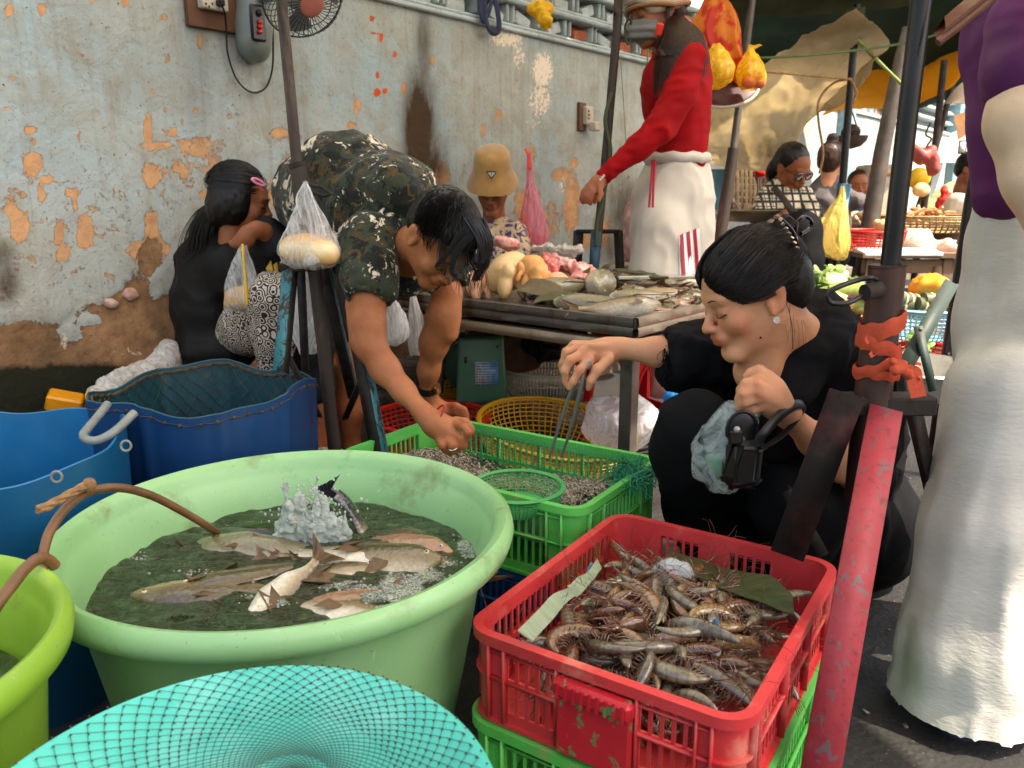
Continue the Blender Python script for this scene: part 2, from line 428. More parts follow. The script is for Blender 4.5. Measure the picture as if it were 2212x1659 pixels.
def paint(o, spots, base=(1, 1, 1)):
 """colour that belongs to the skin itself (lips, cheeks, nails) as a vertex attribute"""
 me = o.data; n = len(me.vertices); co = np.zeros(n*3, np.float32); me.vertices.foreach_get('co', co); co = co.reshape(-1, 3)+np.array(ORIG[o.name])
 c = np.tile(np.array(base+(1,), float), (n, 1))
 for ctr, rad, colr, st, M in spots:
  d = (co-np.asarray(ctr)) @ (np.eye(3) if M is None else M); d = np.linalg.norm(d/np.asarray(rad), axis=1)
  w = np.clip((1.25-d)/0.5, 0, 1)*st; c[:, :3] = c[:, :3]*(1-w[:, None])+np.asarray(colr)*w[:, None]
 a = me.color_attributes.new('tone', 'FLOAT_COLOR', 'POINT'); a.data.foreach_set('color', c.astype(np.float32).ravel())
# ================================================================== THE SETTING
def UVp(p):
 p = np.asarray(p, float)-V(0, 0, CAMZ); d = p[..., 1]*CP-p[..., 2]*SP; up = p[..., 1]*SP+p[..., 2]*CP
 return 1106+FPX*p[..., 0]/d, 829.5-FPX*up/d
def gauss(U, Vv, spots):
 o = np.zeros(U.shape)
 for u, v, ru, rv, a in spots: o = np.maximum(o, a*np.exp(-0.5*(((U-u)/ru)**2+((Vv-v)/rv)**2)**1.5))
 return o
sstep = lambda x, a, b: np.clip((x-a)/(b-a), 0, 1)**2*(3-2*np.clip((x-a)/(b-a), 0, 1))
# ground: asphalt, one sheet to the horizon
t = NT('asphalt'); g1 = t.noise(900, 3); g2 = t.noise(6, 6, 0.6); sp = t.voro(90); wet = t.step(t.noise(2.3, 5, 0.6), 0.45, 0.62)
c = t.mix(t.step(g1, 0.4, 0.7), lin((24, 24, 26)), lin((48, 47, 46))); c = t.mix(t.step(g2, 0.45, 0.75), c, lin((30, 28, 26)))
c = t.mix(t.step(t.noise(160, 2), 0.70, 0.74), c, lin((150, 140, 125))); t.base(c)
t.set(rough=t.ramp(wet, [(0, (0.85,)*3), (1, (0.35,)*3)]), normal=t.bump(g1, 0.5, 0.004, t.bump(sp, 0.4, 0.006)))
obj('ground', (np.array([(-60, -20, 0), (90, -20, 0), (90, 200, 0), (-60, 200, 0)], float), [(0, 1, 2, 3)]), t.m, smooth=False, kind='structure')
# low raised ledge along the wall foot
concrete = mat('ledge concrete', (112, 98, 82), 0.8, (70, 58, 46), 5, bump=0.6, bscale=40, dirt=(38, 32, 26), dscale=7, dlo=.5, dhi=.65)
LZ = 0.2
def ledge():
 b = MB(); s = 0.2; k = 0
 a = wall_pt(-2, 0, -0.02); e = wall_pt(16, 0, -0.02)
 n = 120; ss = np.linspace(-2, 16, n); w = 0.42+0.03*vnoise(np.stack([ss*1.7, ss*0, ss*0], 1), 3)
 rows = []
 for off, z in ((0.0, LZ), (0.2, LZ-0.006), (None, LZ-0.012), (None, 0.0)):
  rows.append(np.array([wall_pt(x, z+(0.006*math.sin(x*9) if z > 0 else 0), (wi if off is None else off)-(0.0 if z > 0.01 else -0.02)) for x, wi in zip(ss, w)]))
 b.grid(np.array(rows)); return b
obj('pavement_ledge', ledge(), concrete, kind='structure', auto=40)

# the plaster wall: a fine grid that carries where paint has come off, where soot and moss sit
t = NT('old painted plaster')
pe, st, mo, br, wh, rd = (t.attr(k) for k in ('peel', 'soot', 'moss', 'bare', 'pale', 'brick'))
nf = t.noise(38, 8, 0.68); nm = t.noise(9, 6, 0.6, dist=0.4); nl = t.noise(1.6, 4)
paintc = t.mix(t.step(nl, 0.35, 0.68), lin((160, 178, 182)), lin((180, 182, 172)))
paintc = t.mix(t.math('MULTIPLY', t.step(nm, 0.42, 0.7), 0.75), paintc, lin((156, 150, 134)))
paintc = t.mix(t.math('MULTIPLY', t.step(t.noise(75, 5, 0.7), 0.56, 0.68), 0.5), paintc, lin((112, 106, 92)))
drip = t.noise(5, 6, 0.6, src=t.mapping((6, 6, 0.35))); paintc = t.mix(t.math('MULTIPLY', t.step(drip, 0.52, 0.75), 0.45), paintc, lin((140, 128, 104)))
o1 = t.noise(26, 9, 0.74, dist=0.5); o2 = t.noise(120, 6, 0.7); over = t.math('ADD', t.math('MULTIPLY_ADD', o1, 1.5, -.25), t.math('MULTIPLY_ADD', o2, .5, -.25))
under = t.mix(t.step(t.noise(22, 6), 0.35, 0.7), lin((212, 164, 120)), lin((190, 140, 98)))
bare = t.mix(t.step(t.noise(14, 8, 0.65), 0.35, 0.7), lin((176, 136, 98)), lin((132, 98, 70)))
bare = t.mix(t.math('MULTIPLY', t.step(t.noise(45, 6, 0.7), 0.5, 0.7), 0.6), bare, lin((92, 70, 50))); bare = t.mix(t.math('MULTIPLY', t.step(t.noise(4, 7, 0.65), 0.45, 0.65), 0.6), bare, lin((86, 68, 50)))
def mask(att, nz, w=0.05, g=1.0): return t.step(t.math('ADD', t.math('MULTIPLY', att, g), t.math('SUBTRACT', nz, 0.5)), 0.5-w, 0.5+w)
mp = mask(pe, over, 0.015, 0.9); mb = mask(br, t.math('ADD', t.math('MULTIPLY_ADD', t.noise(9, 9, 0.72, dist=0.5), 1.5, -.25), t.math('MULTIPLY_ADD', o2, .3, -.15)), 0.012); col = t.mix(mp, paintc, under); col = t.mix(mb, col, bare)
mw = mask(wh, t.noise(60, 6, 0.7), 0.04, 0.62); col = t.mix(mw, col, lin((238, 222, 200)))
mr = mask(rd, t.noise(50, 5), 0.03, 0.8); col = t.mix(mr, col, lin((206, 84, 44)))
ms = t.math('MULTIPLY', t.math('MULTIPLY_ADD', t.noise(20, 7, 0.7, src=t.mapping((1, 1, 0.4))), 1.5, 0.15, clamp=True), st, clamp=True); col = t.mix(ms, col, lin((70, 54, 38)))
mm = mask(mo, t.noise(26, 8, 0.7), 0.16); col = t.mix(mm, col, lin((30, 33, 20)))
spk = t.math('GREATER_THAN', t.noise(110, 2, 0.5), 0.735); col = t.mix(spk, col, lin((70, 58, 46)))
t.base(col); h = t.math('MULTIPLY_ADD', mp, -0.55, t.math('MULTIPLY', mb, -1.0)); h = t.math('ADD', h, t.math('MULTIPLY', nf, 0.5)); h = t.math('MULTIPLY_ADD', t.voro(30), 0.25, h)
t.set(rough=0.85, spec=0.25, normal=t.bump(h, 0.9, 0.006, t.bump(nm, 0.5, 0.02)))
PLASTER = t.m
PEEL = [(321,281,8,38,1.1),(340,315,36,8,1.0),(372,285,22,12,.7),(430,318,55,26,.74),(395,365,62,30,.58),(455,350,50,26,.58),(328,379,22,28,.9),(68,281,20,8,.9),(71,352,22,26,1.),(101,389,18,10,.9),
 (88,413,6,20,.95),(152,418,18,10,.9),(160,440,6,18,.9),(24,453,16,14,1.),(41,490,20,32,1.1),(183,500,17,38,1.05),(128,505,11,24,1.),(135,545,13,20,1.),(325,500,14,44,1.),(320,541,44,26,1.),(605,291,18,18,.8),(440,420,9,9,1.),
 (91,20,9,14,1.),(20,20,8,16,.9),(355,37,9,9,.9),(433,88,7,22,.8),(362,128,5,12,.8),(358,237,7,12,.8),(330,197,5,7,.9),(15,233,8,5,.9),(242,220,4,8,.8),(395,262,8,8,.7),(425,238,8,6,.8),(200,0,12,6,.9),(270,6,9,10,1.),(170,300,8,24,.55),(75,310,10,12,.6),
 (620,345,24,16,.72),(590,420,26,40,.6),(640,300,20,12,.6),(934,130,6,12,.95),(872,190,6,14,.95),(772,230,7,14,1.),(1078,247,6,10,.95),(1044,281,5,16,.9),(760,270,10,8,.8),(720,305,30,12,.7),(790,310,30,16,.62),(950,400,24,60,.72),
 (1150,330,10,26,.6),(1215,380,24,18,.75),(1240,352,10,10,.9),(1130,445,20,40,.8),(1235,440,18,70,.86),(1190,480,26,50,.62),(1300,500,24,40,.75),(1392,190,7,12,1.),(1395,215,5,7,.9),(1160,420,22,10,.6),(1260,520,30,24,.7),(30,170,10,8,.6),(240,600,20,16,.6),(210,95,60,40,.34),(500,250,40,40,.42)]
SOOT = [(905,290,28,110,1.5),(915,110,14,80,.8),(915,350,40,60,1.2),(1355,470,34,70,.9),(1340,540,40,40,.8),(12,610,26,44,.9),(0,555,26,30,.8),(500,430,60,90,.25),(430,700,70,90,.35),(1010,560,120,60,.5),(60,740,80,60,.5),(640,150,30,200,.18),(430,180,20,120,.22)]
PALE = [(1095,85,46,20,.95),(1172,150,26,44,1.),(1166,215,34,52,.85),(1150,270,40,20,.7),(1120,120,18,40,.8),(1215,400,10,24,.8),(140,735,10,34,.9),(280,760,50,22,.7)]
BRICKR = [(804,40,5,6,1.2),(824,81,5,9,1.2),(853,118,5,6,1.1),(814,200,6,9,1.3),(831,196,5,6,1.2),(816,162,4,9,1.1),(808,72,6,3,1.),(433,300,4,3,1.2),(1380,100,5,6,1.)]
BAREB = [(300,640,80,60,.5),(325,560,30,50,.6)]
zbot = W(1139, 75)[2]                       # foot of the openings
def wall_s(u, v): return wall_st(W(u, v))[0]
def build_wall():
 s0, s1 = -2.0, 16.0
 ss = np.concatenate([np.linspace(s0, 0.6, 30, endpoint=False), np.linspace(0.6, 6.2, 420, endpoint=False), np.linspace(6.2, s1, 60)])
 zz = np.linspace(LZ-0.05, zbot, 130); SS, ZZ = np.meshgrid(ss, zz, indexing='ij')
 pts = WDIR*SS[..., None]-WN*WD+np.stack([0*SS, 0*SS, ZZ], -1)
 U, Vv = UVp(pts)
 peel = np.maximum(gauss(U, Vv, PEEL), 0.25*sstep(Vv, 200, 420)+0.16*(vnoise(pts*2.2, 5)*0.5+0.5))
 bare = np.maximum(0.26*sstep(Vv, 420, 560)+0.54*sstep(Vv-(230-U).clip(0, 400)*0.35+60*vnoise(pts*V(3,3,3), 12), 575, 690), 1.25*gauss(U, Vv, BAREB))
 bare -= gauss(U, Vv, [(340, 615, 12, 26, .5), (362, 600, 10, 30, .4), (150, 720, 22, 18, .5), (195, 690, 30, 12, .5), (60, 610, 60, 60, .8), (190, 590, 55, 60, .75), (105, 660, 46, 30, .6)])
 bare = np.where(U > 640, 0.62*sstep(Vv, 540, 700), bare)
 bare = bare+0.10*vnoise(pts*5, 8)
 disp = 0.004*vnoise(pts*1.5, 2)+0.0025*vnoise(pts*9, 4)-0.004*sstep(bare, 0.45, 0.55)
 soot = gauss(U, Vv, SOOT)
 moss = 0.95*sstep(Vv+0.06*U, 765, 830)*sstep(-U, -330, -210)+0.3*sstep(Vv, 760, 860)
 # blotches and marks where bricks show
 b = MB(); b.grid(pts+WN*disp[..., None]); n0 = b.n
 # thickness: top ledge, back
 top = np.array([[wall_pt(s, zbot, 0.0) for s in (s0, s1)], [wall_pt(s, zbot, -0.2) for s in (s0, s1)], [wall_pt(s, 0, -0.2) for s in (s0, s1)]]); b.grid(top)
 o = obj('wall', b, PLASTER, kind='structure'); me = o.data
 for nm_, arr in (('peel', peel), ('soot', soot), ('moss', moss), ('bare', bare), ('pale', gauss(U, Vv, PALE)), ('brick', gauss(U, Vv, BRICKR))):
  a = me.attributes.new(nm_, 'FLOAT', 'POINT'); full = np.zeros(len(me.vertices), np.float32); full[:arr.size] = arr.ravel()[:len(full)]; a.data.foreach_set('value', full)
 return o
wall_o = build_wall()
# brick courses that show through: two dimples of loose plaster
for (u, v, r) in ((240, 655, 14), (282, 636, 16)):
 p = W(u, v, 0.004); M3 = np.stack([WDIR, WN, V(0, 0, 1)], 1); b = MB().ell(p, (R(r*1.1, p), 0.018, R(r*.8, p)), M3 @ np.array(Euler((0, .4, 0)).to_matrix()), 14, 8)
 b.v[0] += 0.004*vnoise(b.v[0]*60)[:, None]
 obj('plaster_lump', b, mat('lump', (170, 120, 96), 0.8, (206, 190, 176), 30, bump=.6), wall_o)
# openings with hollow bricks
whitew = mat('whitewashed brick', (196, 206, 208), 0.85, (168, 176, 174), 14, bump=0.7, bscale=45, dirt=(150, 110, 80), dscale=16, dlo=.58, dhi=.66)
frame_m = mat('painted mortar', (184, 200, 204), 0.85, (160, 168, 164), 10, bump=0.6, bscale=50, dirt=(120, 96, 74), dscale=18, dlo=.6, dhi=.68)
redb = mat('red hollow brick', (176, 92, 60), 0.85, (146, 74, 50), 20, bump=0.6, dirt=(200, 190, 180), dscale=12)
def vents():
 z0 = zbot; z1 = W(1379, 81)[2]; rh = (z1-z0); th = 0.022
 dv = [wall_s(u, 15+(u-885)*0.2376) for u in (870, 957, 1039, 1108, 1174, 1231, 1287, 1334, 1383)]
 st_ = np.mean(np.diff(dv)); allS = [dv[0]-st_*k for k in range(3, 0, -1)]+dv+[dv[-1]+st_*k for k in range(1, 26)]
 b = MB(); b.box(wall_pt((allS[0]+15)/2, z0+0.005, 0.012-0.09), (0.001,)*3)
 o = obj('ventilation_wall', b, frame_m, wall_o)
 def slab(s, z, sz, m=frame_m, name='mortar_slab', rot=0.0, off=-0.085):
  M3 = np.stack([WDIR, WN, V(0, 0, 1)], 1) @ np.array(Euler((0, rot, 0)).to_matrix()); q = MB().box(wall_pt(s, z, off), sz, M3, 0.006)
  q.v[0] += 0.004*vnoise(q.v[0]*25, 3)[:, None]; return obj(name, q, m, wall_o)
 for r in range(4):
  zz = z0+r*(rh+0.002)
  slab(6.5, zz+0.002, (19, 0.20, th), off=-0.075); slab(6.5, zz+th+0.006, (19, 0.17, th*.8), off=-0.085)
 for r in range(3):
  zz = z0+r*rh+rh/2+0.02
  for i, s in enumerate(allS[:-1]):
   if s > 9.5: continue
   for k in (-1, 1): slab(s+k*0.021+(0.07 if r % 2 else 0), zz, (0.02, 0.15, rh-0.05), rot=0.02*math.sin(i*3+k))
   c = s+st_/2+(0.07 if r % 2 else 0); rr = random.Random(i*7+r); kind = rr.random(); w = st_*0.5
   slab(c+rr.uniform(-.02, .02), zz-0.02, (w, 0.16, rh*0.42), whitew if kind < .75 else redb, 'brick', rr.choice([-.35, .12, .3, -.1, .0]), off=-0.10)
   if kind > .35: slab(c+rr.uniform(-.03, .03), zz+rh*.18, (w*.8, 0.12, rh*0.2), whitew if kind < .6 else redb, 'brick', rr.uniform(-.3, .3), off=-0.13)
 slab(6.5, z0+3*rh+0.9, (19, 0.16, 1.8), off=-0.085); return z0, rh
VZ, VRH = vents()
# the yard wall seen pale through the openings
back = MB().box(wall_pt(6, 2.0, -0.75), (20, 0.05, 4), np.stack([WDIR, WN, V(0, 0, 1)], 1))
obj('yard_wall', back, mat('yard wall', (190, 196, 194), 0.9, (160, 150, 138), 3), smooth=False, kind='structure')
# pale blue pilasters on the far wall
pil = mat('pilaster blue', (112, 148, 160), 0.8, (140, 164, 168), 6, bump=.4, dirt=(190, 186, 170), dscale=9)
def far_pillars():
 for (u, v) in ((1828, 300), (2065, 300)):
  p = W(u, v, 0.06); s, z = wall_st(p); b = MB().box(wall_pt(s, 1.2, 0.02), (0.22, 0.16, 2.6), np.stack([WDIR, WN, V(0, 0, 1)], 1), 0.01)
  obj('pillar', b, pil, auto=40, kind='structure')
far_pillars()
# far end of the lane: pale buildings and a road in full daylight
def far_buildings():
 pw = mat('far wall cream', (228, 222, 208), 0.9, (206, 196, 180), 2)
 gl = mat('far window', (60, 74, 84), 0.25); sh = mat('far shutter', (110, 150, 160), .7)
 for i, (x, y, w, h, lb) in enumerate(((7.5, 22, 9, 5.5, 'pale cream building closing off the far end of the lane'), (19, 26, 12, 4.2, 'low pale building beyond the market on the far right'))):
  r = empty('building', (x, y, 0), lb, 'building')
  obj('facade', MB().box((x, y, h/2), (w, 4, h)), pw, r, smooth=False)
  for k in range(int(w/1.8)):
   for zz in (1.6, 3.7):
    if zz+.8 > h: continue
    c = x-w/2+1.1+k*1.8; obj('window', MB().box((c, y-2.03, zz), (1.0, .08, 1.1), None, .01), sh, r, smooth=False); obj('pane', MB().box((c, y-2.09, zz), (.8, .05, .9)), gl, r, smooth=False)
  obj('roof', MB().box((x, y-.1, h+.06), (w+.3, 4.4, .12)), mat('far roof', (150, 90, 70), .8), r, smooth=False)
far_buildings()

# ------------------------------------------------------------------ sheets overhead
def sheet(name, rows, m, label, cat, n=(40, 40), folds=((0.012, (3, 3, 3)),), thick=0.002, seed=0, group=None, solid=True):
 """cloth hung between control points rows[i][j] = (u, v, Y)"""
 C = np.array([[P(*q) for q in r] for r in rows])
 A = np.array([spline(r, n[1]) for r in C]); m1 = A.shape[1]
 B = np.stack([spline(A[:, j], n[0]) for j in range(m1)], 1)
 du = np.gradient(B, axis=0); dv = np.gradient(B, axis=1); N = np.cross(du, dv); N /= np.linalg.norm(N, axis=-1)[..., None]+1e-9
 for i, (am, fr) in enumerate(folds): B = B+N*(am*(1-2*np.abs(vnoise(B*np.asarray(fr), seed+i))))[..., None]
 b = MB().grid(B);
 if solid: b.grid((B-N*thick)[::-1])
 o = obj(name, b, m, None, label=label, category=cat)
 if group: o['group'] = group
 return o
canvasg = mat('dark green canvas', (44, 72, 60), 0.85, (32, 54, 48), 3, bump=.3, bscale=200, trl=0.4)
canvaso = mat('olive canvas', (64, 74, 44), 0.85, (50, 58, 38), 3, bump=.3, bscale=200, trl=0.3)
beige = mat('beige tarpaulin', (226, 214, 188), 0.8, (204, 190, 160), 3, bump=.35, bscale=120, dirt=(150, 132, 100), dscale=4, trl=0.6)
yellowt = mat('yellow tarpaulin', (255, 206, 84), 0.7, (250, 190, 60), 4, trl=0.75)
sheet('canopy', [[(1480,-140,3.6),(1700,-160,3.7),(1950,-180,3.8),(2250,-240,3.6)],[(1545,30,4.2),(1760,28,4.4),(1960,5,4.4),(2280,-70,4.2)]], canvaso, 'olive green canvas flap with a frayed edge across the top right', 'canopy', (20, 60), ((.02,(5,5,5)),(.004,(14,14,14))))
sheet('canopy', [[(1500,-60,5.3),(1750,-60,5.4),(1980,-80,5.4),(2260,-90,5.2)],[(1560,50,5.7),(1760,70,5.8),(1980,60,5.9),(2260,60,5.6)],[(1590,98,6.0),(1750,150,6.6),(1960,210,6.8),(2150,120,6.2)],[(1640,150,6.6),(1790,190,7.2),(1960,240,7.4),(2140,170,7.0)]], canvasg, 'dark green umbrella canvas sagging over the stalls at top right', 'canopy', (40, 60), ((.03,(2.2,2.2,2.2)),(.005,(9,9,9))), seed=4)
sheet('tarpaulin', [[(1850,18,4.0),(1722,100,4.2),(1640,150,4.5),(1560,180,4.7),(1480,215,4.9)],[(1880,50,4.1),(1790,150,4.4),(1690,220,4.6),(1590,270,4.8),(1500,300,5.0)],[(1925,97,4.3),(1800,215,4.6),(1690,300,4.7),(1600,335,4.8),(1510,330,5.0)],[(1900,130,4.4),(1760,262,4.7),(1682,360,4.7),(1600,365,4.8),(1520,352,5.0)]], beige, 'crumpled beige tarpaulin slung diagonally from the thin pole', 'tarpaulin', (60, 70), ((.03,(4,4,4)),(.012,(13,13,6)),(.005,(30,30,30))), seed=2)
sheet('tarpaulin', [[(1765,225,6.2),(1850,160,6.4),(1960,150,6.4),(2100,95,6.0)],[(1790,232,6.0),(1880,216,6.1),(1980,205,6.1),(2095,140,5.8)],[(1775,248,5.9),(1850,238,6.0),(1960,235,6.0),(2060,180,5.8)]], yellowt, 'glowing yellow tarpaulin strip hanging under the green canvas', 'tarpaulin', (30, 60), ((.02,(5,5,3)),(.006,(15,15,8))), seed=6)
# unseen umbrellas overhead, added to shade the stalls, set apart from the stands
umbc = mat('cream shade canvas', (214, 206, 186), .85, (196, 186, 164), 3, trl=.55)
def shade_umbrella(c, r, h, m, label, n=8, drop=0.35):
 b = MB(); a = np.linspace(0, 2*np.pi, n*6, endpoint=False); rows = []
 for i, f in enumerate(np.linspace(0.02, 1, 10)):
  k = 1-0.06*f*np.cos(a*n)**2*0; rr = r*f*(1-0.05*(np.abs(np.sin(a*n/2))))
  rows.append(np.stack([c[0]+rr*np.cos(a), c[1]+rr*np.sin(a), np.full(len(a), h-drop*f**1.6)+0.03*f*np.abs(np.sin(a*n/2))], 1))
 b.grid(np.array(rows).transpose(1, 0, 2), True); root = empty('umbrella', (c[0], c[1], h-drop), label, 'umbrella', 'unseen umbrellas added for shade')
 obj('canopy', b, m, root); rb = MB()
 for k in range(n):
  t = 2*np.pi*k/n; rb.tube([(c[0], c[1], h-0.03), (c[0]+r*.95*math.cos(t), c[1]+r*.95*math.sin(t), h-drop-0.01)], 0.006, 6)
 obj('rib', rb, mat('rib', (60, 56, 52), .5, metal=.6), root); return root
# ================================================================== UMBRELLAS OVERHEAD (out of frame, added to keep sun off the stalls)
shade_umbrella((0.75, 2.3), 1.55, 3.3, umbc, 'added unseen umbrella shading the fish stall from above')
shade_umbrella((1.0, 4.25), 1.05, 2.9, umbc, 'added unseen umbrella shading the wall and lane at the right')
shade_umbrella((1.05, 0.1), 1.4, 3.2, umbc, 'added unseen umbrella for shade above the white trousered shopper')

# ================================================================== TUBS, DRUMS, BASKETS, CRATES
def plastic(name, c, c2=None, rough=.38, dirt=None, sc=6, bump=.12, **k):
 return mat(name, c, rough, c2, sc, bump=bump, bscale=120, bdist=.002, dirt=dirt, dscale=9, spec=.5, **k)
green_t = plastic('pale green plastic', (148, 194, 138), (134, 184, 122), .34, (116, 132, 84), sss=.0, dlo=.56, dhi=.74)
lime_t = plastic('lime green plastic', (140, 180, 60), (128, 168, 50), .38, (120, 120, 60), dlo=.58, dhi=.7)
turq = plastic('turquoise plastic', (74, 200, 182), (50, 182, 168), .42, (110, 210, 196), dlo=.5, dhi=.7)
def scuff(m, amt=0.35, c=(225, 232, 205)):
 """fine light scratches and grime on old plastic"""
 t = NT.__new__(NT); t.m = m; t.t = m.node_tree; t.n = t.t.nodes; t.l = t.t.links; t.b = t.n['Principled BSDF']; t.out = t.n['Material Output']; t._tc = None
 cur = t.b.inputs['Base Color'].links[0].from_socket
 s1 = t.step(t.noise(18, 6, .7, src=t.mapping((1, 7, 1), (0, 0, .6))), .64, .72); s2 = t.step(t.noise(24, 6, .7, src=t.mapping((1, 1, 9), (.3, .5, 0))), .66, .74)
 cur = t.mix(t.math('MULTIPLY', t.math('MAXIMUM', s1, s2), amt), cur, lin(c))
 spk = t.step(t.noise(210, 2), .70, .74); cur = t.mix(t.math('MULTIPLY', spk, .55), cur, lin((70, 80, 45)))
 t.base(cur); return m
scuff(green_t, .45); scuff(lime_t, .35);
def tub_profile(r, h, t=.012):
 o = [(0, 0), (.66*r, 0), (.70*r, .012), (.78*r, h*.40), (.865*r, h*.84), (.905*r, h-.040), (.955*r, h-.044), (.988*r, h-.036), (r, h-.020), (.992*r, h-.006), (.965*r, h+.002), (.935*r, h-.002), (.912*r, h-.012)]
 i = [(.905*r, h-.028), (.893*r, h-.036), (.875*r, h-.050), (.845*r, h*.80), (.76*r, h*.40), (.68*r, .03), (.64*r, .022), (0, .02)]
 return o+i
def smooth_prof(p, n=4):
 return p
TC = V(-.372, 1.243, 0); TR = .374; TH = .42
tubA = obj('plastic_tub', MB().lathe(tub_profile(TR, TH), 128, TC, wob=lambda a, z: 1+0.006*np.sin(2*a+.5)+.002*np.sin(5*a)), green_t, loc=TC,
 label='big pale green tub of water with live fish in it', category='tub')
tubA['kind'] = 'thing'
LC = V(-.765, .755, 0); LR = .262
tubB = obj('plastic_tub', MB().lathe(tub_profile(LR, .47), 96, LC, wob=lambda a, z: 1+0.008*np.sin(2*a)), lime_t, loc=LC,
 label='lime green tub cut off by the left edge with a hose running into it', category='tub')
BC = V(-.235, .55, 0); BR = .23
def basin_prof(r, h):
 return [(0, 0), (.6*r, 0), (.68*r, .02), (.90*r, h-.03), (.965*r, h-.032), (r, h-.02), (.995*r, h-.006), (.965*r, h), (.93*r, h-.003), (.88*r, h-.010), (.80*r, h-.020), (.70*r, h-.030), (.6*r, h-.038), (.3*r, h-.050), (0, h-.055)]
tubC = obj('plastic_basin', MB().lathe(basin_prof(BR, .45), 96, BC), turq, loc=BC, label='turquoise basin with a fishing net stretched over it at the bottom edge', category='basin')
# net drawn over the basin to a knot
netm = mat('net cord', (70, 62, 52), .8, (48, 42, 36), 30)
def netz(p):
 pr = basin_prof(1.0, .45)[5:]; rr = np.array([a for a, b in pr])[::-1]; zz = np.array([b for a, b in pr])[::-1]; d = np.linalg.norm((p-BC)[:, :2], axis=1)/BR; dk = np.linalg.norm((p-V(-.208, .650, .408))[:, :2], axis=1)
 return np.interp(d, rr, zz)+.0022-.012*np.exp(-(dk/.03)**2)*0
def net():
 b = MB(); K = V(-.208, .650, .408); n = 76; a0 = np.linspace(0, 2*np.pi, n, endpoint=False)
 fs = np.exp(np.linspace(0, -2.7, 32))
 for fam in (1, -1):
  for a in a0:
   th = a+fam*np.log(1/fs)*1.0
   rim = np.stack([BC[0]+(BR+.0015)*np.cos(th), BC[1]+(BR+.0015)*np.sin(th), np.full(len(fs), .4515)], 1)
   w = fs[:, None]; p = rim*w+K*(1-w); p[:, 2] = netz(p)
   p[:, :2] += .0014*np.stack([vnoise(p*60, 3), vnoise(p*60, 4)], 1)*w
   out = rim[0].copy(); out[:2] = BC[:2]+(BR+.004)*np.array([math.cos(a-fam*.05), math.sin(a-fam*.05)]); out[2] -= .035
   q_ = np.vstack([out, p]); b.tube(q_ if a > -1 and int(round(a/(2*np.pi)*n)) % 2 == 0 else q_[:20], .00036, 3, caps=False)
 # knots at crossings near the rim
 for k in range(16):
  f = math.exp(-k*math.pi/n);
  for j in range(n):
   th = 2*math.pi*j/n+(math.pi/n if k % 2 else 0)
   rim = V(BC[0]+BR*math.cos(th), BC[1]+BR*math.sin(th), .4515); p = rim*f+K*(1-f); p[2] = netz(p[None])[0]
   if p[1] > .5: b.ell(p, (.0013, .0013, .0012), None, 4, 3)
 b.ell(K, (.008, .007, .006)); b.tube(spline([K, K+V(.004, -.02, .006), K+V(-.01, -.04, -.004)], 8), .002, 5)
 o = obj('fishing_net', b, netm, None, label='brown diamond mesh net stretched over the turquoise basin', category='net')
net()

# water with fish
def water_mat(name, c1, c2):
 t = NT(name); n1 = t.noise(14, 5, .55, src=t.mapping((1, 2.2, 1)), dist=1.2)
 base = t.mix(t.step(t.noise(7, 4), .35, .7), lin(c1), lin(c2)); fo = t.attr('foam')
 vor = t.voro(170, feature='DISTANCE_TO_EDGE'); cells = t.math('LESS_THAN', vor, 0.11)
 fm = t.step(t.math('ADD', fo, t.math('SUBTRACT', t.noise(26, 6, .7), .5)), .33, .46)
 f2 = t.math('MULTIPLY', fm, t.math('MULTIPLY_ADD', cells, .6, .35))
 base = t.mix(f2, base, lin((196, 204, 192))); t.base(base); t.set(rough=.04, spec=.9, ior=1.33)
 t.set(normal=t.bump(n1, 1.0, .03, t.bump(t.noise(60, 4, .5, src=t.mapping((1, 2, 1)), dist=.9), 1.0, .010)))
 tp = t.node('ShaderNodeBsdfTransparent'); tp.inputs[0].default_value = lin((190, 200, 160)); mx = t.node('ShaderNodeMixShader')
 fr = t.node('ShaderNodeFresnel'); fr.inputs[0].default_value = 1.33
 fac = t.math('ADD', t.math('MULTIPLY_ADD', f2, .6, .27), t.math('MULTIPLY', fr.outputs[0], .8), clamp=True)
 t.link(fac, mx.inputs[0]); t.link(tp.outputs[0], mx.inputs[1]); t.link(t.b.outputs[0], mx.inputs[2]); t.link(mx.outputs[0], t.out.inputs[0]); return t.m
def water(c, r, z, m, amp, foam, seed=0, name='water', parent=None):
 rs = np.linspace(0, r, 70); a = np.linspace(0, 2*np.pi, 150, endpoint=False)
 X = c[0]+rs[:, None]*np.cos(a); Y = c[1]+rs[:, None]*np.sin(a); p = np.stack([X, Y, np.full(X.shape, z)], -1)
 p[..., 2] += amp*(vnoise(p*V(14, 26, 0), seed)+.6*vnoise(p*V(34, 60, 0), seed+1)+.3*vnoise(p*V(80, 120, 0), seed+2))
 U, Vv = UVp(p); fo = gauss(U, Vv, foam)
 if 'rim' in name: pass
 b = MB().grid(p.transpose(1, 0, 2), True)
 o = obj('water', b, m, parent, kind='stuff') if parent is None else obj('water', b, m, parent)
 at = o.data.attributes.new('foam', 'FLOAT', 'POINT'); at.data.foreach_set('value', fo.transpose(1, 0).astype(np.float32).ravel()); return o
WZ = .322
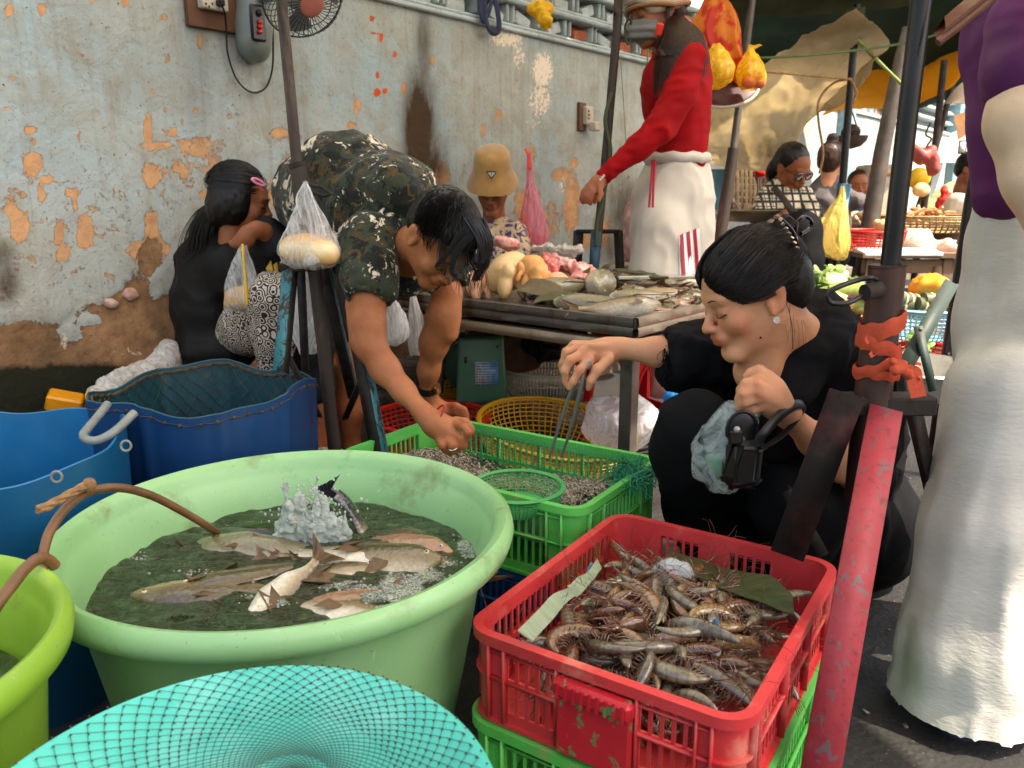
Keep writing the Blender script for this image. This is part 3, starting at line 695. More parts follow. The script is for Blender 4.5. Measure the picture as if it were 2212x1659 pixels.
FOAM = [(255,1190,26,30,.42),(300,1145,30,14,.42),(330,1125,60,10,.4),(470,1100,40,16,.42),(300,1200,24,16,.36),(640,1165,50,24,.3),(870,1265,50,26,.62),(820,1290,60,22,.5),(930,1240,40,16,.5),(1010,1180,22,40,.5),(760,1265,60,12,.46),(720,1268,30,8,.4),(595,1300,30,10,.5),(540,1290,20,8,.45),(700,1215,30,10,.36),(420,1235,60,10,.3),(500,1250,70,10,.3),(965,1215,30,10,.5),(1000,1160,14,20,.4),(690,1120,60,50,.3)]
wA = water(TC, TR*.842, WZ, water_mat('murky green water', (50, 76, 38), (54, 50, 32)), .0055, FOAM, 1)
wB = water(LC, LR*.80, .36, water_mat('lime tub water', (46, 60, 22), (62, 84, 30)), .002, [(0, 1470, 40, 20, .4)], 5)
bub = mat('foam bubble', (214, 222, 210), .1, (190, 200, 190), 30, spec=.9)
def bubbles():
 b = MB(); rr = random.Random(3)
 for u, v, ru, rv, a in FOAM:
  for _ in range(int(26*a*math.sqrt(ru*rv)/14)):
   uu = rr.gauss(u, ru*.6); vv = rr.gauss(v, rv*.6); p = G(uu, vv, WZ+.002)
   if np.linalg.norm((p-TC)[:2]) > TR*.82: continue
   s = rr.uniform(.0012, .0034); b.ell(p, (s, s, s*.7), None, 6, 4)
 obj('water_foam', b, film('bubble film', (225, 232, 222), .38, .05, 60), None, kind='stuff')
bubbles()

# fish ----------------------------------------------------------------
def fish_mat(name, back, side, belly, spots=False):
 t = NT(name); g = t.node('ShaderNodeSeparateXYZ'); t.link(t.tc('Generated'), g.inputs[0]); z = t.math('ADD', g.outputs[2], t.math('MULTIPLY_ADD', t.noise(30, 4), .22, -.11))
 c = t.ramp(z, [(.22, lin(belly)), (.48, lin(side)), (.72, lin(back))])
 sc = t.voro(130, src=t.mapping((1, 1, 1)), out='Distance'); c = t.mix(t.math('MULTIPLY', t.step(sc, .3, .6), .16), c, lin(tuple(int(x*.6) for x in back)))
 if spots: c = t.mix(t.step(t.noise(22, 3), .62, .68), c, lin((230, 150, 60)))
 t.base(c); t.set(rough=.22, spec=.7, coat=.5, normal=t.bump(sc, .5, .002)); return t.m
FISHM = {'carp': fish_mat('carp skin', (78, 64, 40), (150, 132, 100), (222, 214, 196)), 'silver': fish_mat('silver fish skin', (120, 112, 84), (205, 196, 170), (234, 224, 204)),
         'dark': fish_mat('dark catfish skin', (34, 32, 30), (66, 58, 46), (150, 136, 116)), 'olive': fish_mat('olive fish skin', (84, 72, 46), (140, 118, 80), (214, 198, 168)), 'tan': fish_mat('tan fish skin', (150, 128, 94), (206, 184, 148), (230, 216, 188)), 'pink': fish_mat('pinkish fish skin', (150, 112, 84), (206, 150, 120), (232, 196, 176))}
finm = mat('fish fin', (96, 78, 58), .35, (140, 108, 78), 40, trl=.3); darkfin = mat('black fish tail', (26, 28, 36), .3, (60, 62, 74), 60, spec=.8, stretch=(1, 6, 1))
eyew = mat('fish eye ring', (214, 206, 176), .2); eyeb = mat('fish pupil', (12, 12, 12), .08)
def fish_meshes(L, hgt, wid, bend=0.0, head=.26, fat=.42):
 n = 22; x = np.linspace(0, 1, n); prof = np.interp(x, [0, .05, head*.6, fat, .7, .88, .96, 1], [.10, .38, .8, 1, .72, .24, .2, .22]); pw = np.interp(x, [0, .05, head, .5, .85, 1], [.2, .5, 1, .9, .22, .06])
 m = 14; a = np.linspace(0, 2*np.pi, m, endpoint=False); V_ = []
 cx = (x-.45)*L; cy = bend*L*(x-.45)**2*1.0;
 for i in range(n): V_.append(np.stack([np.full(m, cx[i]), cy[i]+wid/2*pw[i]*np.cos(a), hgt/2*prof[i]*np.sin(a)*(1+.12*(np.sin(a) < 0))], 1))
 b = MB(); b.grid(np.array(V_).transpose(1, 0, 2), True); b.add(V_[0], [tuple(range(m))]);
 tail = MB(); tx = cx[-1]; ty = cy[-1]; rows = []
 for k, f in enumerate(np.linspace(-1, 1, 11)):
  ln = L*.17*(.6+.55*abs(f)); rows.append([(tx-.01*L, ty, f*hgt*.12), (tx+ln*.5, ty+.004*math.sin(k*2), f*hgt*.30), (tx+ln, ty+bend*L*.1, f*hgt*.5)])
 tail.grid(np.array(rows)); r2 = np.array(rows)+V(0, .0015, 0); tail.grid(r2[::-1])
 fin = MB(); rows = []
 for f in np.linspace(0, 1, 9):
  xx = -.12*L+f*.42*L; i = np.interp(xx/L+.45, x, prof); yy = bend*L*(xx/L)**2; rows.append([(xx, yy, hgt/2*i*.93), (xx+.04*L, yy+.002, hgt/2*i*.93+hgt*.09*(1-f*.75)*(.9+.1*(-1)**int(f*8)))])
 fin.grid(np.array(rows)); fin.grid(np.array(rows)[::-1]+V(0, .001, 0))
 for sg in (-1, 1):
  rows = [[(-.18*L+q*.01*L, sg*wid*.47*1, -.1*hgt-q*.03*hgt), (-.06*L+q*.012*L, sg*wid*.62, -.05*hgt-q*.12*hgt)] for q in range(4)]; fin.grid(np.array(rows));
 e1, e2 = MB(), MB()
 for sg in (-1, 1):
  ex = -.365*L; ip = np.interp(.085, x, pw); e1.ell((ex, sg*wid/2*ip*.95+bend*L*.13, hgt*.10), (.014*L+.001, .003, .014*L+.001), None, 10, 6); e2.ell((ex, sg*(wid/2*ip*.95+.0016)+bend*L*.13, hgt*.10), (.008*L, .0028, .008*L), None, 8, 6)
 return b, tail, fin, e1, e2
def fish(p, L, hgt, wid, yaw, roll, pitch, kind, label, group=None, bend=0.2, eye=True, dark=False, name='fish'):
 M3 = np.array((Matrix.Rotation(yaw, 3, 'Z') @ Matrix.Rotation(pitch, 3, 'Y') @ Matrix.Rotation(roll, 3, 'X')))
 parts = fish_meshes(L, hgt, wid, bend); root = empty(name, (0, 0, 0), label, 'fish', group); root.location = (0, 0, 0)
 for nm_, b, m in sum([[(nm_, MB().add(q, [tuple(i-o for i in f) for f in b.f if o <= f[0] < o+len(q)]), m) for q, o in zip(b.v, np.cumsum([0]+[len(q) for q in b.v[:-1]]))] if nm_ in ('eye', 'pupil') else [(nm_, b, m)] for nm_, b, m in zip(('body', 'tail', 'fin', 'eye', 'pupil'), parts, (FISHM[kind], darkfin if dark else finm, darkfin if dark else finm, eyew, eyeb))], []):
  if nm_ in ('eye', 'pupil') and not eye: continue
  obj(nm_, b, m, root)
 root.location = tuple(p); root.rotation_euler = Matrix(M3).to_euler(); return root
R_ = math.radians
gf = 'live fish milling in the pale green tub'
fish(V(0, 0, -.012)+G(820,1205,WZ)+V(-.02,0,-.004), .30,.10,.055, R_(172),R_(62),R_(4),'olive','brown fish showing its eye and open mouth at the middle of the green tub',gf,.3)
fish(V(0, 0, -.012)+G(935,1175,WZ)+V(-.07,0,-.010), .26,.09,.05, R_(165),R_(50),R_(6),'pink','reddish fish with its pale snout against the right side of the tub',gf,.2)
fish(V(0, 0, -.012)+G(925,1210,WZ)+V(-.06,0,-.010), .26,.08,.05, R_(176),R_(40),R_(3),'carp','fish lying just behind the foam on the right of the tub',gf,.1)
fish(V(0, 0, -.012)+G(500,1185,WZ)+V(.03,0,-.018), .40,.12,.08, R_(-10),R_(-35),R_(-3),'silver','large fish with a silvery side under the end of the hose',gf,.5,dark=True)
fish(V(0, 0, -.012)+G(600,1290,WZ)+V(0,.01,-.006), .18,.075,.05, R_(70),R_(130),R_(-14),'carp','pale bellied fish at the near rim of the green tub',gf,.3,eye=False)
fish(V(0, 0, -.012)+G(800,1275,WZ)+V(0,0,-.014), .32,.08,.06, R_(20),R_(70),R_(0),'pink','long pinkish fish under the foam by the near rim',gf,.1,eye=False)
fish(V(0, 0, -.012)+G(640,1215,WZ)+V(0,0,-.030), .34,.09,.06, R_(160),R_(20),R_(0),'dark','dark fish swimming in the middle of the tub behind the pale one',gf,.2)
fish(V(0, 0, -.012)+G(420,1240,WZ)+V(0,0,-.040), .32,.09,.06, R_(200),R_(10),R_(0),'dark','dark fish deep at the left of the green tub',gf,.2)
fish(V(0, 0, -.012)+G(850,1145,WZ)+V(0,0,-.020), .28,.10,.06, R_(150),R_(60),R_(0),'olive','brown fish below the surface at the far right of the tub',gf,.2)
fish(V(0, 0, -.012)+G(640,1270,WZ)+V(.1,0,-.03), .30,.09,.06, R_(190),R_(15),R_(0),'dark','dark fish passing under the pale bellied one',gf,.2)
for i_, (u, v, yw, kd) in enumerate(((560,1235,30,'olive'),(700,1240,200,'carp'),(870,1245,170,'olive'),(760,1190,170,'carp'),(560,1160,150,'dark'),(330,1200,40,'dark'),(480,1270,10,'olive'),(720,1300,165,'carp'),(860,1290,190,'olive'))):
 fish(G(u,v,WZ)+V(-.02,0,-.018-.006*(i_%3)), .27,.10,.055, R_(yw),R_(68+9*(i_%4)),0,kd,['brownish fish under the middle of the water','fish crossing below the open mouthed one','fish near the foam at the right','fish just behind the open mouthed one','dark fish near the far hose end','dark fish in the clear green water at the left','fish by the near left rim','fish touching the near rim foam','fish beneath the foam patch on the right'][i_]+' of the pale green tub',gf,.25)
# tail that breaks the surface, with the water it throws up
fr = empty('fish', G(760,1130,WZ), 'diving fish whose black tail sticks out of the tub behind the splash', 'fish', gf)
b = MB(); b.tube(spline([P(800,1175,1.42), P(770,1120,1.43), P(745,1085,1.43), P(725,1068,1.43)], 14), np.linspace(.032, .012, 13)[:len(spline([0,1,2,3],14))] if False else .016, 12, flat=.5); obj('body', b, FISHM['dark'], fr)
b = MB(); rows = []
for k, f in enumerate(np.linspace(-1, 1, 13)):
 e = P(672+30*(1+f)*.9+8*abs(f), 1052-26*(1-abs(f))*.2-24*(f > 0)*f-f*2, 1.43); m_ = P(705+12*f, 1062-8*f, 1.43); rows.append([P(738+5*f, 1078-4*f, 1.43), m_+V(0, .003*(-1)**k, 0), e+V(0, .004*(-1)**k, 0)])
b.grid(np.array(rows)); b.grid(np.array(rows)[::-1]+V(0, .003, 0)); obj('tail', b, darkfin, fr)
def splash():
 s = SDF(); rr = random.Random(5); Y = 1.37
 for i in range(44):
  u = rr.gauss(668, 36); v = 1150-abs(rr.gauss(0, 34)); s.chain([(u, 1165, Y, 11), (u+rr.uniform(-8, 8), v, Y+rr.uniform(-.03, .03), 4)], .012)
 s.chain([(678, 1140, Y, 10), (684, 1090, Y, 6), (682, 1060, Y, 3.5), (686, 1032, Y, 2.4)], .01)
 for (u, v) in ((600, 1150), (735, 1140), (640, 1115), (720, 1108)): s.chain([(u, 1165, Y, 7), (u+rr.uniform(-6, 6), v, Y, 3)], .01)
 pos, q = s.mesh(.0032); pos = pos+vnorm(pos, q)*(.006*vnoise(pos*80, 2)+.004*vnoise(pos*190, 3))[:, None]
 t = NT('splash water'); t.base(lin((226, 234, 226))); t.set(rough=.12, trans=.30, ior=1.3, spec=1.0, normal=t.bump(t.noise(160, 6, .7), 1.0, .006))
 o = obj('water_splash', (pos, [tuple(x) for x in q.tolist()]), t.m, None, kind='stuff')
 b = MB()
 for _ in range(170): p = P(rr.gauss(680, 45), 1130-abs(rr.gauss(0, 45)), Y+rr.uniform(-.05, .05)); r = rr.uniform(.001, .003); b.ell(p, (r, r, r*1.3), None, 6, 4)
 obj('water_splash', b, t.m, None, kind='stuff')
splash()
# hoses
hosem = mat('brown hose', (120, 82, 48), .35, (92, 60, 34), 30, spec=.6, bump=.3, bscale=300)
def hose(pts, r, label, m=hosem, name='hose', n=60, seg=10): return obj(name, MB().tube(spline(pts, n), r, seg), m, None, label=label, category='hose')
hose([G(480,1160,WZ-.03), P(450,1138,1.36), P(400,1108,1.32), P(330,1072,1.27), P(262,1054,1.22), P(200,1060,1.18), P(150,1090,1.13), P(112,1140,1.08), P(96,1185,1.05), P(92,1230,1.02), P(90,1300,.98)], .0072, 'brown aerator hose arching over the far rim into the green tub')
hose([P(118,1222,.98), P(104,1210,.97), P(84,1207,.955), P(55,1228,.93), P(25,1265,.90), P(-15,1320,.87), P(-50,1400,.86)], .0078, 'brown hose dipping into the lime green tub at the left edge')

# cut barrels ----------------------------------------------------------
blueA = plastic('cyan blue barrel', (4, 84, 128), (4, 74, 114), .4, (40, 90, 110), dlo=.58, dhi=.72); blueAi = plastic('cyan blue lining', (4, 106, 158), (4, 92, 140), .42, (30, 90, 120))
blueB = plastic('dark blue barrel', (14, 60, 108), (12, 50, 92), .42, (70, 96, 130), dlo=.62, dhi=.74); blueBi = plastic('teal lining', (10, 72, 84), (8, 58, 68), .5, (60, 84, 80))
scuff(blueA, .2, (120, 180, 200)); scuff(blueB, .18, (130, 160, 200))
def barrel(c, r, h, mo, mi, label, sq, flute, zr=None, rot=0.0, sx=1, sy=1, t=.005, sl=0.0):
 root = empty('cut_barrel', c, label, 'barrel', 'cut plastic barrels at the left')
 n = 144; zs = np.linspace(0, 1, 14); a = np.linspace(0, 2*np.pi, n, endpoint=False)
 k = (np.abs(np.cos(a))**sq+np.abs(np.sin(a))**sq)**(-1/sq)
 def shell(rr):
  rows = []
  for z in zs:
   w = rr*k*(1+flute*np.clip(np.cos(a*9+.8)-.80, 0, 1)*3.0*(z > .02))*(1-.05*(1-z)); x = w*np.cos(a)*sx; y = w*np.sin(a)*sy
   zz = z*(h+(.010*np.sin(3*a+1)+.006*np.sin(7*a)+sl*np.cos(a-2.2))*z)
   ca, sa = math.cos(rot), math.sin(rot); rows.append(np.stack([c[0]+x*ca-y*sa, c[1]+x*sa+y*ca, zz+np.zeros(n)], 1))
  return np.array(rows).transpose(1, 0, 2)
 O, I = shell(r), shell(r-t); b = MB(); b.grid(O, True); obj('shell', b, mo, root)
 b = MB(); b.grid(I[:, ::-1], True); obj('lining', b, mi, root)
 b = MB(); rim = np.stack([O[:, -1], (O[:, -1]+I[:, -1])/2+V(0, 0, .002), I[:, -1]], 1); b.grid(rim, True); obj('cut_edge', b, mi, root)
 b = MB().lathe([(0, .01), (r*.93, .01)], 48, c, sx=sx, sy=sy); obj('bottom', b, mi, root)
 return root, O, I
DA, OA, IA = barrel(V(-1.03, 1.45, 0), .262, .485, blueA, blueAi, 'cyan blue half barrel at the left edge with a grey pipe handle', 2.6, .0, rot=.25, sl=0)
DB, OB, IB = barrel(V(-.735, 1.86, 0), .232, .50, blueB, blueBi, 'dark blue cut barrel with wire mesh stitched inside its rim', 2.7, .05, rot=-.30)
wirem = mat('dark wire', (58, 48, 38), .7, (96, 78, 54), 60, metal=.3); yel = mat('yellow cord', (206, 160, 50), .6)
def stitches(O, I, root, n=46):
 ed = O[:, -1]; m = len(ed); b = MB(); y = MB(); z = MB()
 idx = np.linspace(0, m, n, endpoint=False).astype(int)
 for i in idx:
  p = ed[i]; q = ed[(i+2) % m]; b.ell(p+V(0, 0, -.016)+(p-I[i, -1])*.2, (.0045, .0045, .0045), None, 6, 4)
 path = np.array([ed[i]+(ed[i]-I[i, -1])*.35+V(0, 0, -.016+.002*math.sin(i*1.3)) for i in range(m)]); b.tube(path, .0011, 4, closed=True)
 path = np.array([I[i, -1]-(ed[i]-I[i, -1])*.6+V(0, 0, -.010+.002*math.sin(i*2.1)) for i in range(m)]); b.tube(path, .004, 5, closed=True)
 obj('wire_stitch', b, wirem, root)
 cen = ed.mean(0); net = MB()      # mesh hanging inside
 for fam in (1, -1):
  for i in range(0, m, 3):
   pts = []
   for s in range(9):
    j = (i+fam*s*2) % m; f = 1-.03-.0*s; pts.append(cen+(I[j, -1]-cen)*V(f, f, 1)+V(0, 0, -.012-s*.026)+.003*np.array([math.sin(j), math.cos(j*2), 0]))
   net.tube(np.array(pts), .0009, 3, caps=False)
 obj('wire_mesh', net, wirem, root)
 for i in list(range(78, 92, 2)):
  p = ed[i % m]; y.tube(spline([p+V(0, 0, .004), p+V(.002, -.006, -.008), p+V(.006, -.007, -.020)], 6), .0016, 5)
 obj('yellow_lacing', y, yel, root)
stitches(OB, IB, DB)
pg = mat('grey pipe', (132, 138, 134), .45, (112, 118, 114), 30, dirt=(90, 84, 70))
obj('handle', MB().tube(spline([P(232,873,1.62), P(215,895,1.58), P(190,925,1.52), P(180,940,1.49), P(190,951,1.47), P(215,950,1.47), P(250,930,1.49), P(290,892,1.54)], 40), .0085, 12), pg, DA)
ropem = mat('rope', (168, 128, 84), .8, (120, 86, 54), 60, bump=.8, bscale=220)
def rope(pts, r, parent, name='rope', m=ropem):
 q = spline(pts, 60); L = np.concatenate([[0], np.cumsum(np.linalg.norm(np.diff(q, axis=0), axis=1))]); b = MB(); T = unit(q[-1]-q[0]); u0 = unit(np.cross(T, (0, 0, 1))); w = np.cross(T, u0)
 for k in range(3):
  a = L/(r*7)*2*np.pi*.5+k*2.094; b.tube(q+(r*.55)*(np.cos(a)[:, None]*u0+np.sin(a)[:, None]*w), r*.62, 6)
 return obj(name, b, m, parent)
rope([P(82,1102,1.06), P(110,1090,1.08), P(150,1068,1.12), P(188,1047,1.16)], .0062, DA); b = MB().ell(P(193,1048,1.16), (.011, .010, .012)); obj('rope_knot', b, ropem, DA)
for (u, v) in ((122, 1030), (272, 963)):
 b = MB()
 p = P(u, v, 1.19 if u < 200 else 1.28); b.tube([p+.009*V(math.cos(a)*.8, 0.3*math.cos(a), math.sin(a)) for a in np.linspace(0, 6.28, 14, endpoint=False)], .0022, 6, closed=True); obj('eyelet', b, pg, DA)

# baskets --------------------------------------------------------------
def basket(name, c, rt, rb, h, m, label, cat='basket', nr=40, ng=7, sx=1, sy=1, tilt=(0, 0), rimr=.008, bar=.0028, group=None, solid_top=0.0, bulge=0.06, rot=0, rings=True):
 root = empty(name, c, label, cat, group); Rm = np.array(Euler((tilt[0], tilt[1], rot)).to_matrix())
 def pt(a, f):
  r = rb+(rt-rb)*f**.7+bulge*rt*math.sin(f*math.pi); return np.stack([r*np.cos(a)*sx, r*np.sin(a)*sy, np.zeros_like(a)+h*f], -1)
 a = np.linspace(0, 2*np.pi, 72, endpoint=False); b = MB().tube(pt(a, 1), rimr, 8, closed=True, flat=.7, up=(0, 0, 1)); obj('rim', b.xf(Rm, c), m, root)
 b = MB(); fs = np.linspace(0.02, 1, 9)
 for k in range(nr):
  th = 2*np.pi*k/nr; b.tube(np.array([pt(np.array([th]), f)[0] for f in fs]), bar, 4, caps=False)
 for g in range(ng):
  f = .02+(g+.3)/ng*.98; b.tube(pt(a, f), bar*(1.0 if rings else 1.6), 4, closed=True, caps=False)
 if solid_top:
  p1, p2 = pt(a, 1), pt(a, 1-solid_top); b.grid(np.stack([p1, p2], 1), True)
 obj('lattice_side', b.xf(Rm, c), m, root)
 b = MB().lathe([(0, .004), (rb*.9, .004), (rb*1.02, .0), (rb, .012), (0, .010)], 36, sx=sx, sy=sy); obj('base', b.xf(Rm, c), m, root)
 return root
redp = plastic('red plastic', (206, 40, 26), (190, 30, 20), .4); yelp = plastic('yellow plastic', (222, 170, 30), (206, 150, 24), .4); greenp = plastic('green mesh plastic', (70, 168, 92), (56, 150, 80), .4)
whitep = plastic('old white plastic', (206, 198, 176), (188, 176, 150), .5, (160, 130, 96), dlo=.62, dhi=.72); lbluep = plastic('light blue plastic', (134, 196, 214), (116, 182, 206), .4)
basket('colander', V(*G(935,948,.0)[:2]*0+np.array([-.285, 2.66]), .05), .205, .14, .15, redp, 'round red colander under the stooping man\'s hands', nr=54, ng=9, solid_top=.08)
basket('colander', V(.135, 2.58, .06), .265, .18, .13, yelp, 'large yellow colander behind the green shrimp crate', nr=64, ng=9, tilt=(.10, .13), solid_top=.10)
basket('colander', P(838,838,3.35)+V(0.0, 0, -.07), .16, .11, .09, yelp, 'smaller yellow basket in the shadow behind the stooping man', nr=40, ng=6)
basket('colander', P(965,825,3.2)+V(0.0, 0, -.05), .11, .08, .08, yelp, 'yellow basket end beside the green scale', nr=36, ng=6)
basket('basin', P(1178,846,3.15)+V(0, 0, -.03), .185, .12, .135, whitep, 'cream ribbed basin with a dirty rim beside the scale', 'basin', nr=84, ng=2, solid_top=.16, bar=.0022)
basket('colander', P(1118,1052,1.56)+V(.0, .02, -.055), .096, .062, .05, greenp, 'small green sieve of shrimps lying in the green crate', nr=70, ng=9, bar=.0012, rimr=.006)
basket('colander', P(20,896,2.35)+V(-.16, 0, -.10), .27, .20, .14, mat('sage plastic', (120, 160, 128), .5, (104, 140, 112), 8), 'sage green colander behind the cyan barrel at the left edge', nr=70, ng=12, tilt=(-.25, .3), solid_top=.2)

# crates ---------------------------------------------------------------
def crate(c, ang, L, Wd, H, z0, m, label, rc=.035, group=None, rows=2, long_layout=None, short_layout=None, name='crate', t=.004, mask='all', rim=.011, floor_up=.012, slot_h=None):
 """c centre (x,y); ang direction of the long side; sides built from bands, bars and ribs with real slots"""
 ex = V(math.cos(ang), math.sin(ang), 0); ey = V(-math.sin(ang), math.cos(ang), 0); root = empty(name, (c[0], c[1], z0), label, 'crate', group)
 A = np.stack([ex, ey, V(0, 0, 1)], 1); C = V(c[0], c[1], z0)
 def rrect(off, n=6):
  pts = []
  for qx, qy, a0 in ((1, -1, -90), (1, 1, 0), (-1, 1, 90), (-1, -1, 180)):
   for k in range(n+1):
    a = math.radians(a0+90*k/n); pts.append((qx*(L/2-rc)+(rc+off)*math.cos(a), qy*(Wd/2-rc)+(rc+off)*math.sin(a)))
  return np.array(pts)
 def ring(o1, o2, z1, z2):
  p1, p2 = rrect(o1), rrect(o2); n = len(p1); R1 = [np.c_[p, np.full(n, z)] for p, z in ((p1, z1), (p1, z2), (p2, z2), (p2, z1))]
  return np.array(R1+[R1[0]]).transpose(1, 0, 2)
 b = MB().grid(ring(-t, rim, H-.007, H), True); b.grid(ring(0, rim, H-.016, H-.007), True) if False else None
 b.grid(ring(rim-.003, rim, H-.016, H-.007), True); obj('rim', b.xf(A, C), m, root)
 b = MB().grid(ring(-t, .006, 0, .006), True); b.box((0, 0, .004), (L-2*t, Wd-2*t, .003)); obj('base', b.xf(A, C), m, root)
 for qx, qy, a0 in ((1, -1, -90), (1, 1, 0), (-1, 1, 90), (-1, -1, 180)):
  b = MB(); arc = [math.radians(a0+90*k/8) for k in range(9)]; rows_ = []
  for off in (0, -t):
   for z in ((.006, H-.007) if off == 0 else (H-.007, .006)): rows_.append([(qx*(L/2-rc)+(rc+off)*math.cos(a), qy*(Wd/2-rc)+(rc+off)*math.sin(a), z) for a in arc])
  b.grid(np.array(rows_+[rows_[0]]))
  for zz in (H*.52,):
   rows_ = [[(qx*(L/2-rc)+(rc+o)*math.cos(a), qy*(Wd/2-rc)+(rc+o)*math.sin(a), z) for a in arc] for o, z in ((0, zz), (.007, zz), (.007, zz+.003), (0, zz+.003))]; b.grid(np.array(rows_))
  obj('corner', b.xf(A, C), m, root)
 for side in range(4):
  lg = L-2*rc if side % 2 == 0 else Wd-2*rc; lay = (long_layout if side % 2 == 0 else short_layout) or [('s', .2), ('o', .6), ('s', .2)]
  if isinstance(lay, dict): lay = lay[side]
  n = {0: V(0, -1, 0), 1: V(1, 0, 0), 2: V(0, 1, 0), 3: V(-1, 0, 0)}[side]; al = V(-n[1], n[0], 0); dist = (Wd/2 if side % 2 == 0 else L/2)-t/2
  b = MB(); ribs = []; lt = MB(); tot = sum(x[1] for x in lay); pos = -lg/2; B3 = np.stack([al, n, V(0, 0, 1)], 1)
  def bx(a, z, w, h, dep=t, out=0.0, tgt=b, bev=0): tgt.box(n*(dist+out)+al*a+V(0, 0, z), (w, dep, h), B3, bev)
  zt, zb = H-.007, .006; hh = zt-zb; band = min(.018, hh*.12)
  for kind, frac, *ex_ in lay:
   w = lg*frac/tot; mid = pos+w/2
   if kind == 's': bx(mid, (zt+zb)/2, w, hh)
   elif kind == 'L':
    bx(mid, (zt+zb)/2-.0, w, hh, t, .0); lt.box(n*(dist+.010)+al*mid+V(0, 0, H*.40), (w*.94, .016, H*.74), B3, .004); lt.box(n*(dist+.016)+al*mid+V(0, 0, H*.76), (w*.98, .022, H*.19), B3, .006)
    for k in range(9): lt.box(n*(dist+.0275)+al*(mid-w*.4+w*.8*k/8)+V(0, 0, H*.76), (w*.035, .003, H*.17), B3)
   else:
    nrow = ex_[0] if ex_ else rows; bw = .0052; nsl = max(2, int(round(w/(.0175 if H > .12 else .015)))); bx(mid, zt-band/2, w, band); bx(mid, zb+band/2, w, band)
    inner = hh-2*band; mb_ = .010
    for k in range(1, nrow): bx(mid, zb+band+inner*k/nrow, w, mb_)
    for k in range(nsl+1):
     a = pos+w*k/nsl;
     for r_ in range(nrow):
      z1 = zb+band+inner*r_/nrow+(mb_/2 if r_ else 0)-.001; z2 = zb+band+inner*(r_+1)/nrow-(mb_/2 if r_ < nrow-1 else 0)+.001; bx(a, (z1+z2)/2, bw, z2-z1, t*.9)
   pos += w
   if pos < lg/2-.01: ribs.append((pos, (zt+zb)/2, .003, hh-.004, .011, .0065))
  for a in (-lg/2, lg/2): ribs.append((a, (zt+zb)/2, .003, hh-.004, .011, .0065))
  ribs.append((0, H*.52, lg, .003, .008, .0055)); ribs.append((0, H-.028, lg, .0025, .006, .0045))
  obj('side_panel', b.xf(A, C), m, root)
  for q in ribs: rb = MB(); bx(*q, rb); obj('rib', rb.xf(A, C), m, root, smooth=False)
  if lt.n: obj('latch_panel', lt.xf(A, C), MATS['latch'] if m is redc else m, root)
 return root, ex, ey
redc = plastic('faded red crate', (206, 60, 62), (192, 46, 50), .5, (206, 120, 104), sc=10, dlo=.56, dhi=.7); scuff(redc, .25, (226, 150, 130))
t = NT('latch'); c_ = t.mix(t.step(t.noise(10, 4), .35, .7), lin((206, 40, 52)), lin((186, 30, 44))); fl = t.step(t.noise(34, 6, .6, dist=.4), .585, .595); c_ = t.mix(fl, c_, lin((110, 124, 76)))
t.base(c_); t.set(rough=.4, normal=t.bump(fl, -.5, .002)); MATS['latch'] = t.m
grc = plastic('bright green crate', (92, 196, 92), (80, 178, 76), .45, (140, 170, 96), sc=8, dlo=.58, dhi=.7); scuff(grc, .25, (180, 220, 150))
blc = plastic('blue crate', (22, 84, 150), (16, 66, 128), .5)
RA = math.atan2(-.222, .3405)   # short side direction of the red crate
RCc = (.246, 1.160)
redlay = {0: [('s', .05), ('o', .25), ('L', .4), ('o', .25), ('s', .05)], 2: [('s', .22), ('o', .22, 2), ('s', .2), ('o', .26, 2), ('s', .1)]}
# local long axis runs away from the camera: sides 1 and 3 are the short ones
crate(RCc, RA+math.pi/2, .500, .405, .145, .185, redc, 'red crate full of large prawns at the front', short_layout={3: [('s', .08), ('o', .26), ('L', .36), ('o', .24), ('s', .06)], 1: [('s', .2), ('o', .24, 2), ('s', .16), ('o', .24, 2), ('s', .16)]}, long_layout={0: [('s', .04), ('o', .3), ('o', .3), ('o', .3), ('s', .04)], 2: [('s', .04), ('o', .46), ('o', .46), ('s', .04)]})
crate(RCc, RA+math.pi/2, .505, .41, .180, .002, grc, 'green crate underneath the red prawn crate', group='green crates', short_layout={3: [('s', .08), ('o', .26), ('L', .36), ('o', .24), ('s', .06)], 1: [('s', .2), ('o', .6), ('s', .2)]})
gA = V(-.232, 2.133, 0); gB = V(.31, 1.773, 0); gC = V(.164, 1.435, 0); gD = V(-.378, 1.798, 0); gcen = (gA+gB+gC+gD)/4; gang = math.atan2((gB-gA)[1], (gB-gA)[0])
crate(gcen[:2], gang, .64, .37, .172, .178, grc, 'green crate of small shrimps where the woman uses her tongs', group='green crates', long_layout=[('s', .06), ('o', .22), ('o', .22), ('o', .22), ('o', .22), ('s', .06)], short_layout=[('s', .2), ('o', .6), ('s', .2)])
crate(gcen[:2], gang, .62, .35, .172, .003, blc, 'blue crate supporting the green shrimp crate', long_layout=[('s', .06), ('o', .3), ('o', .3), ('o', .3), ('s', .06)])
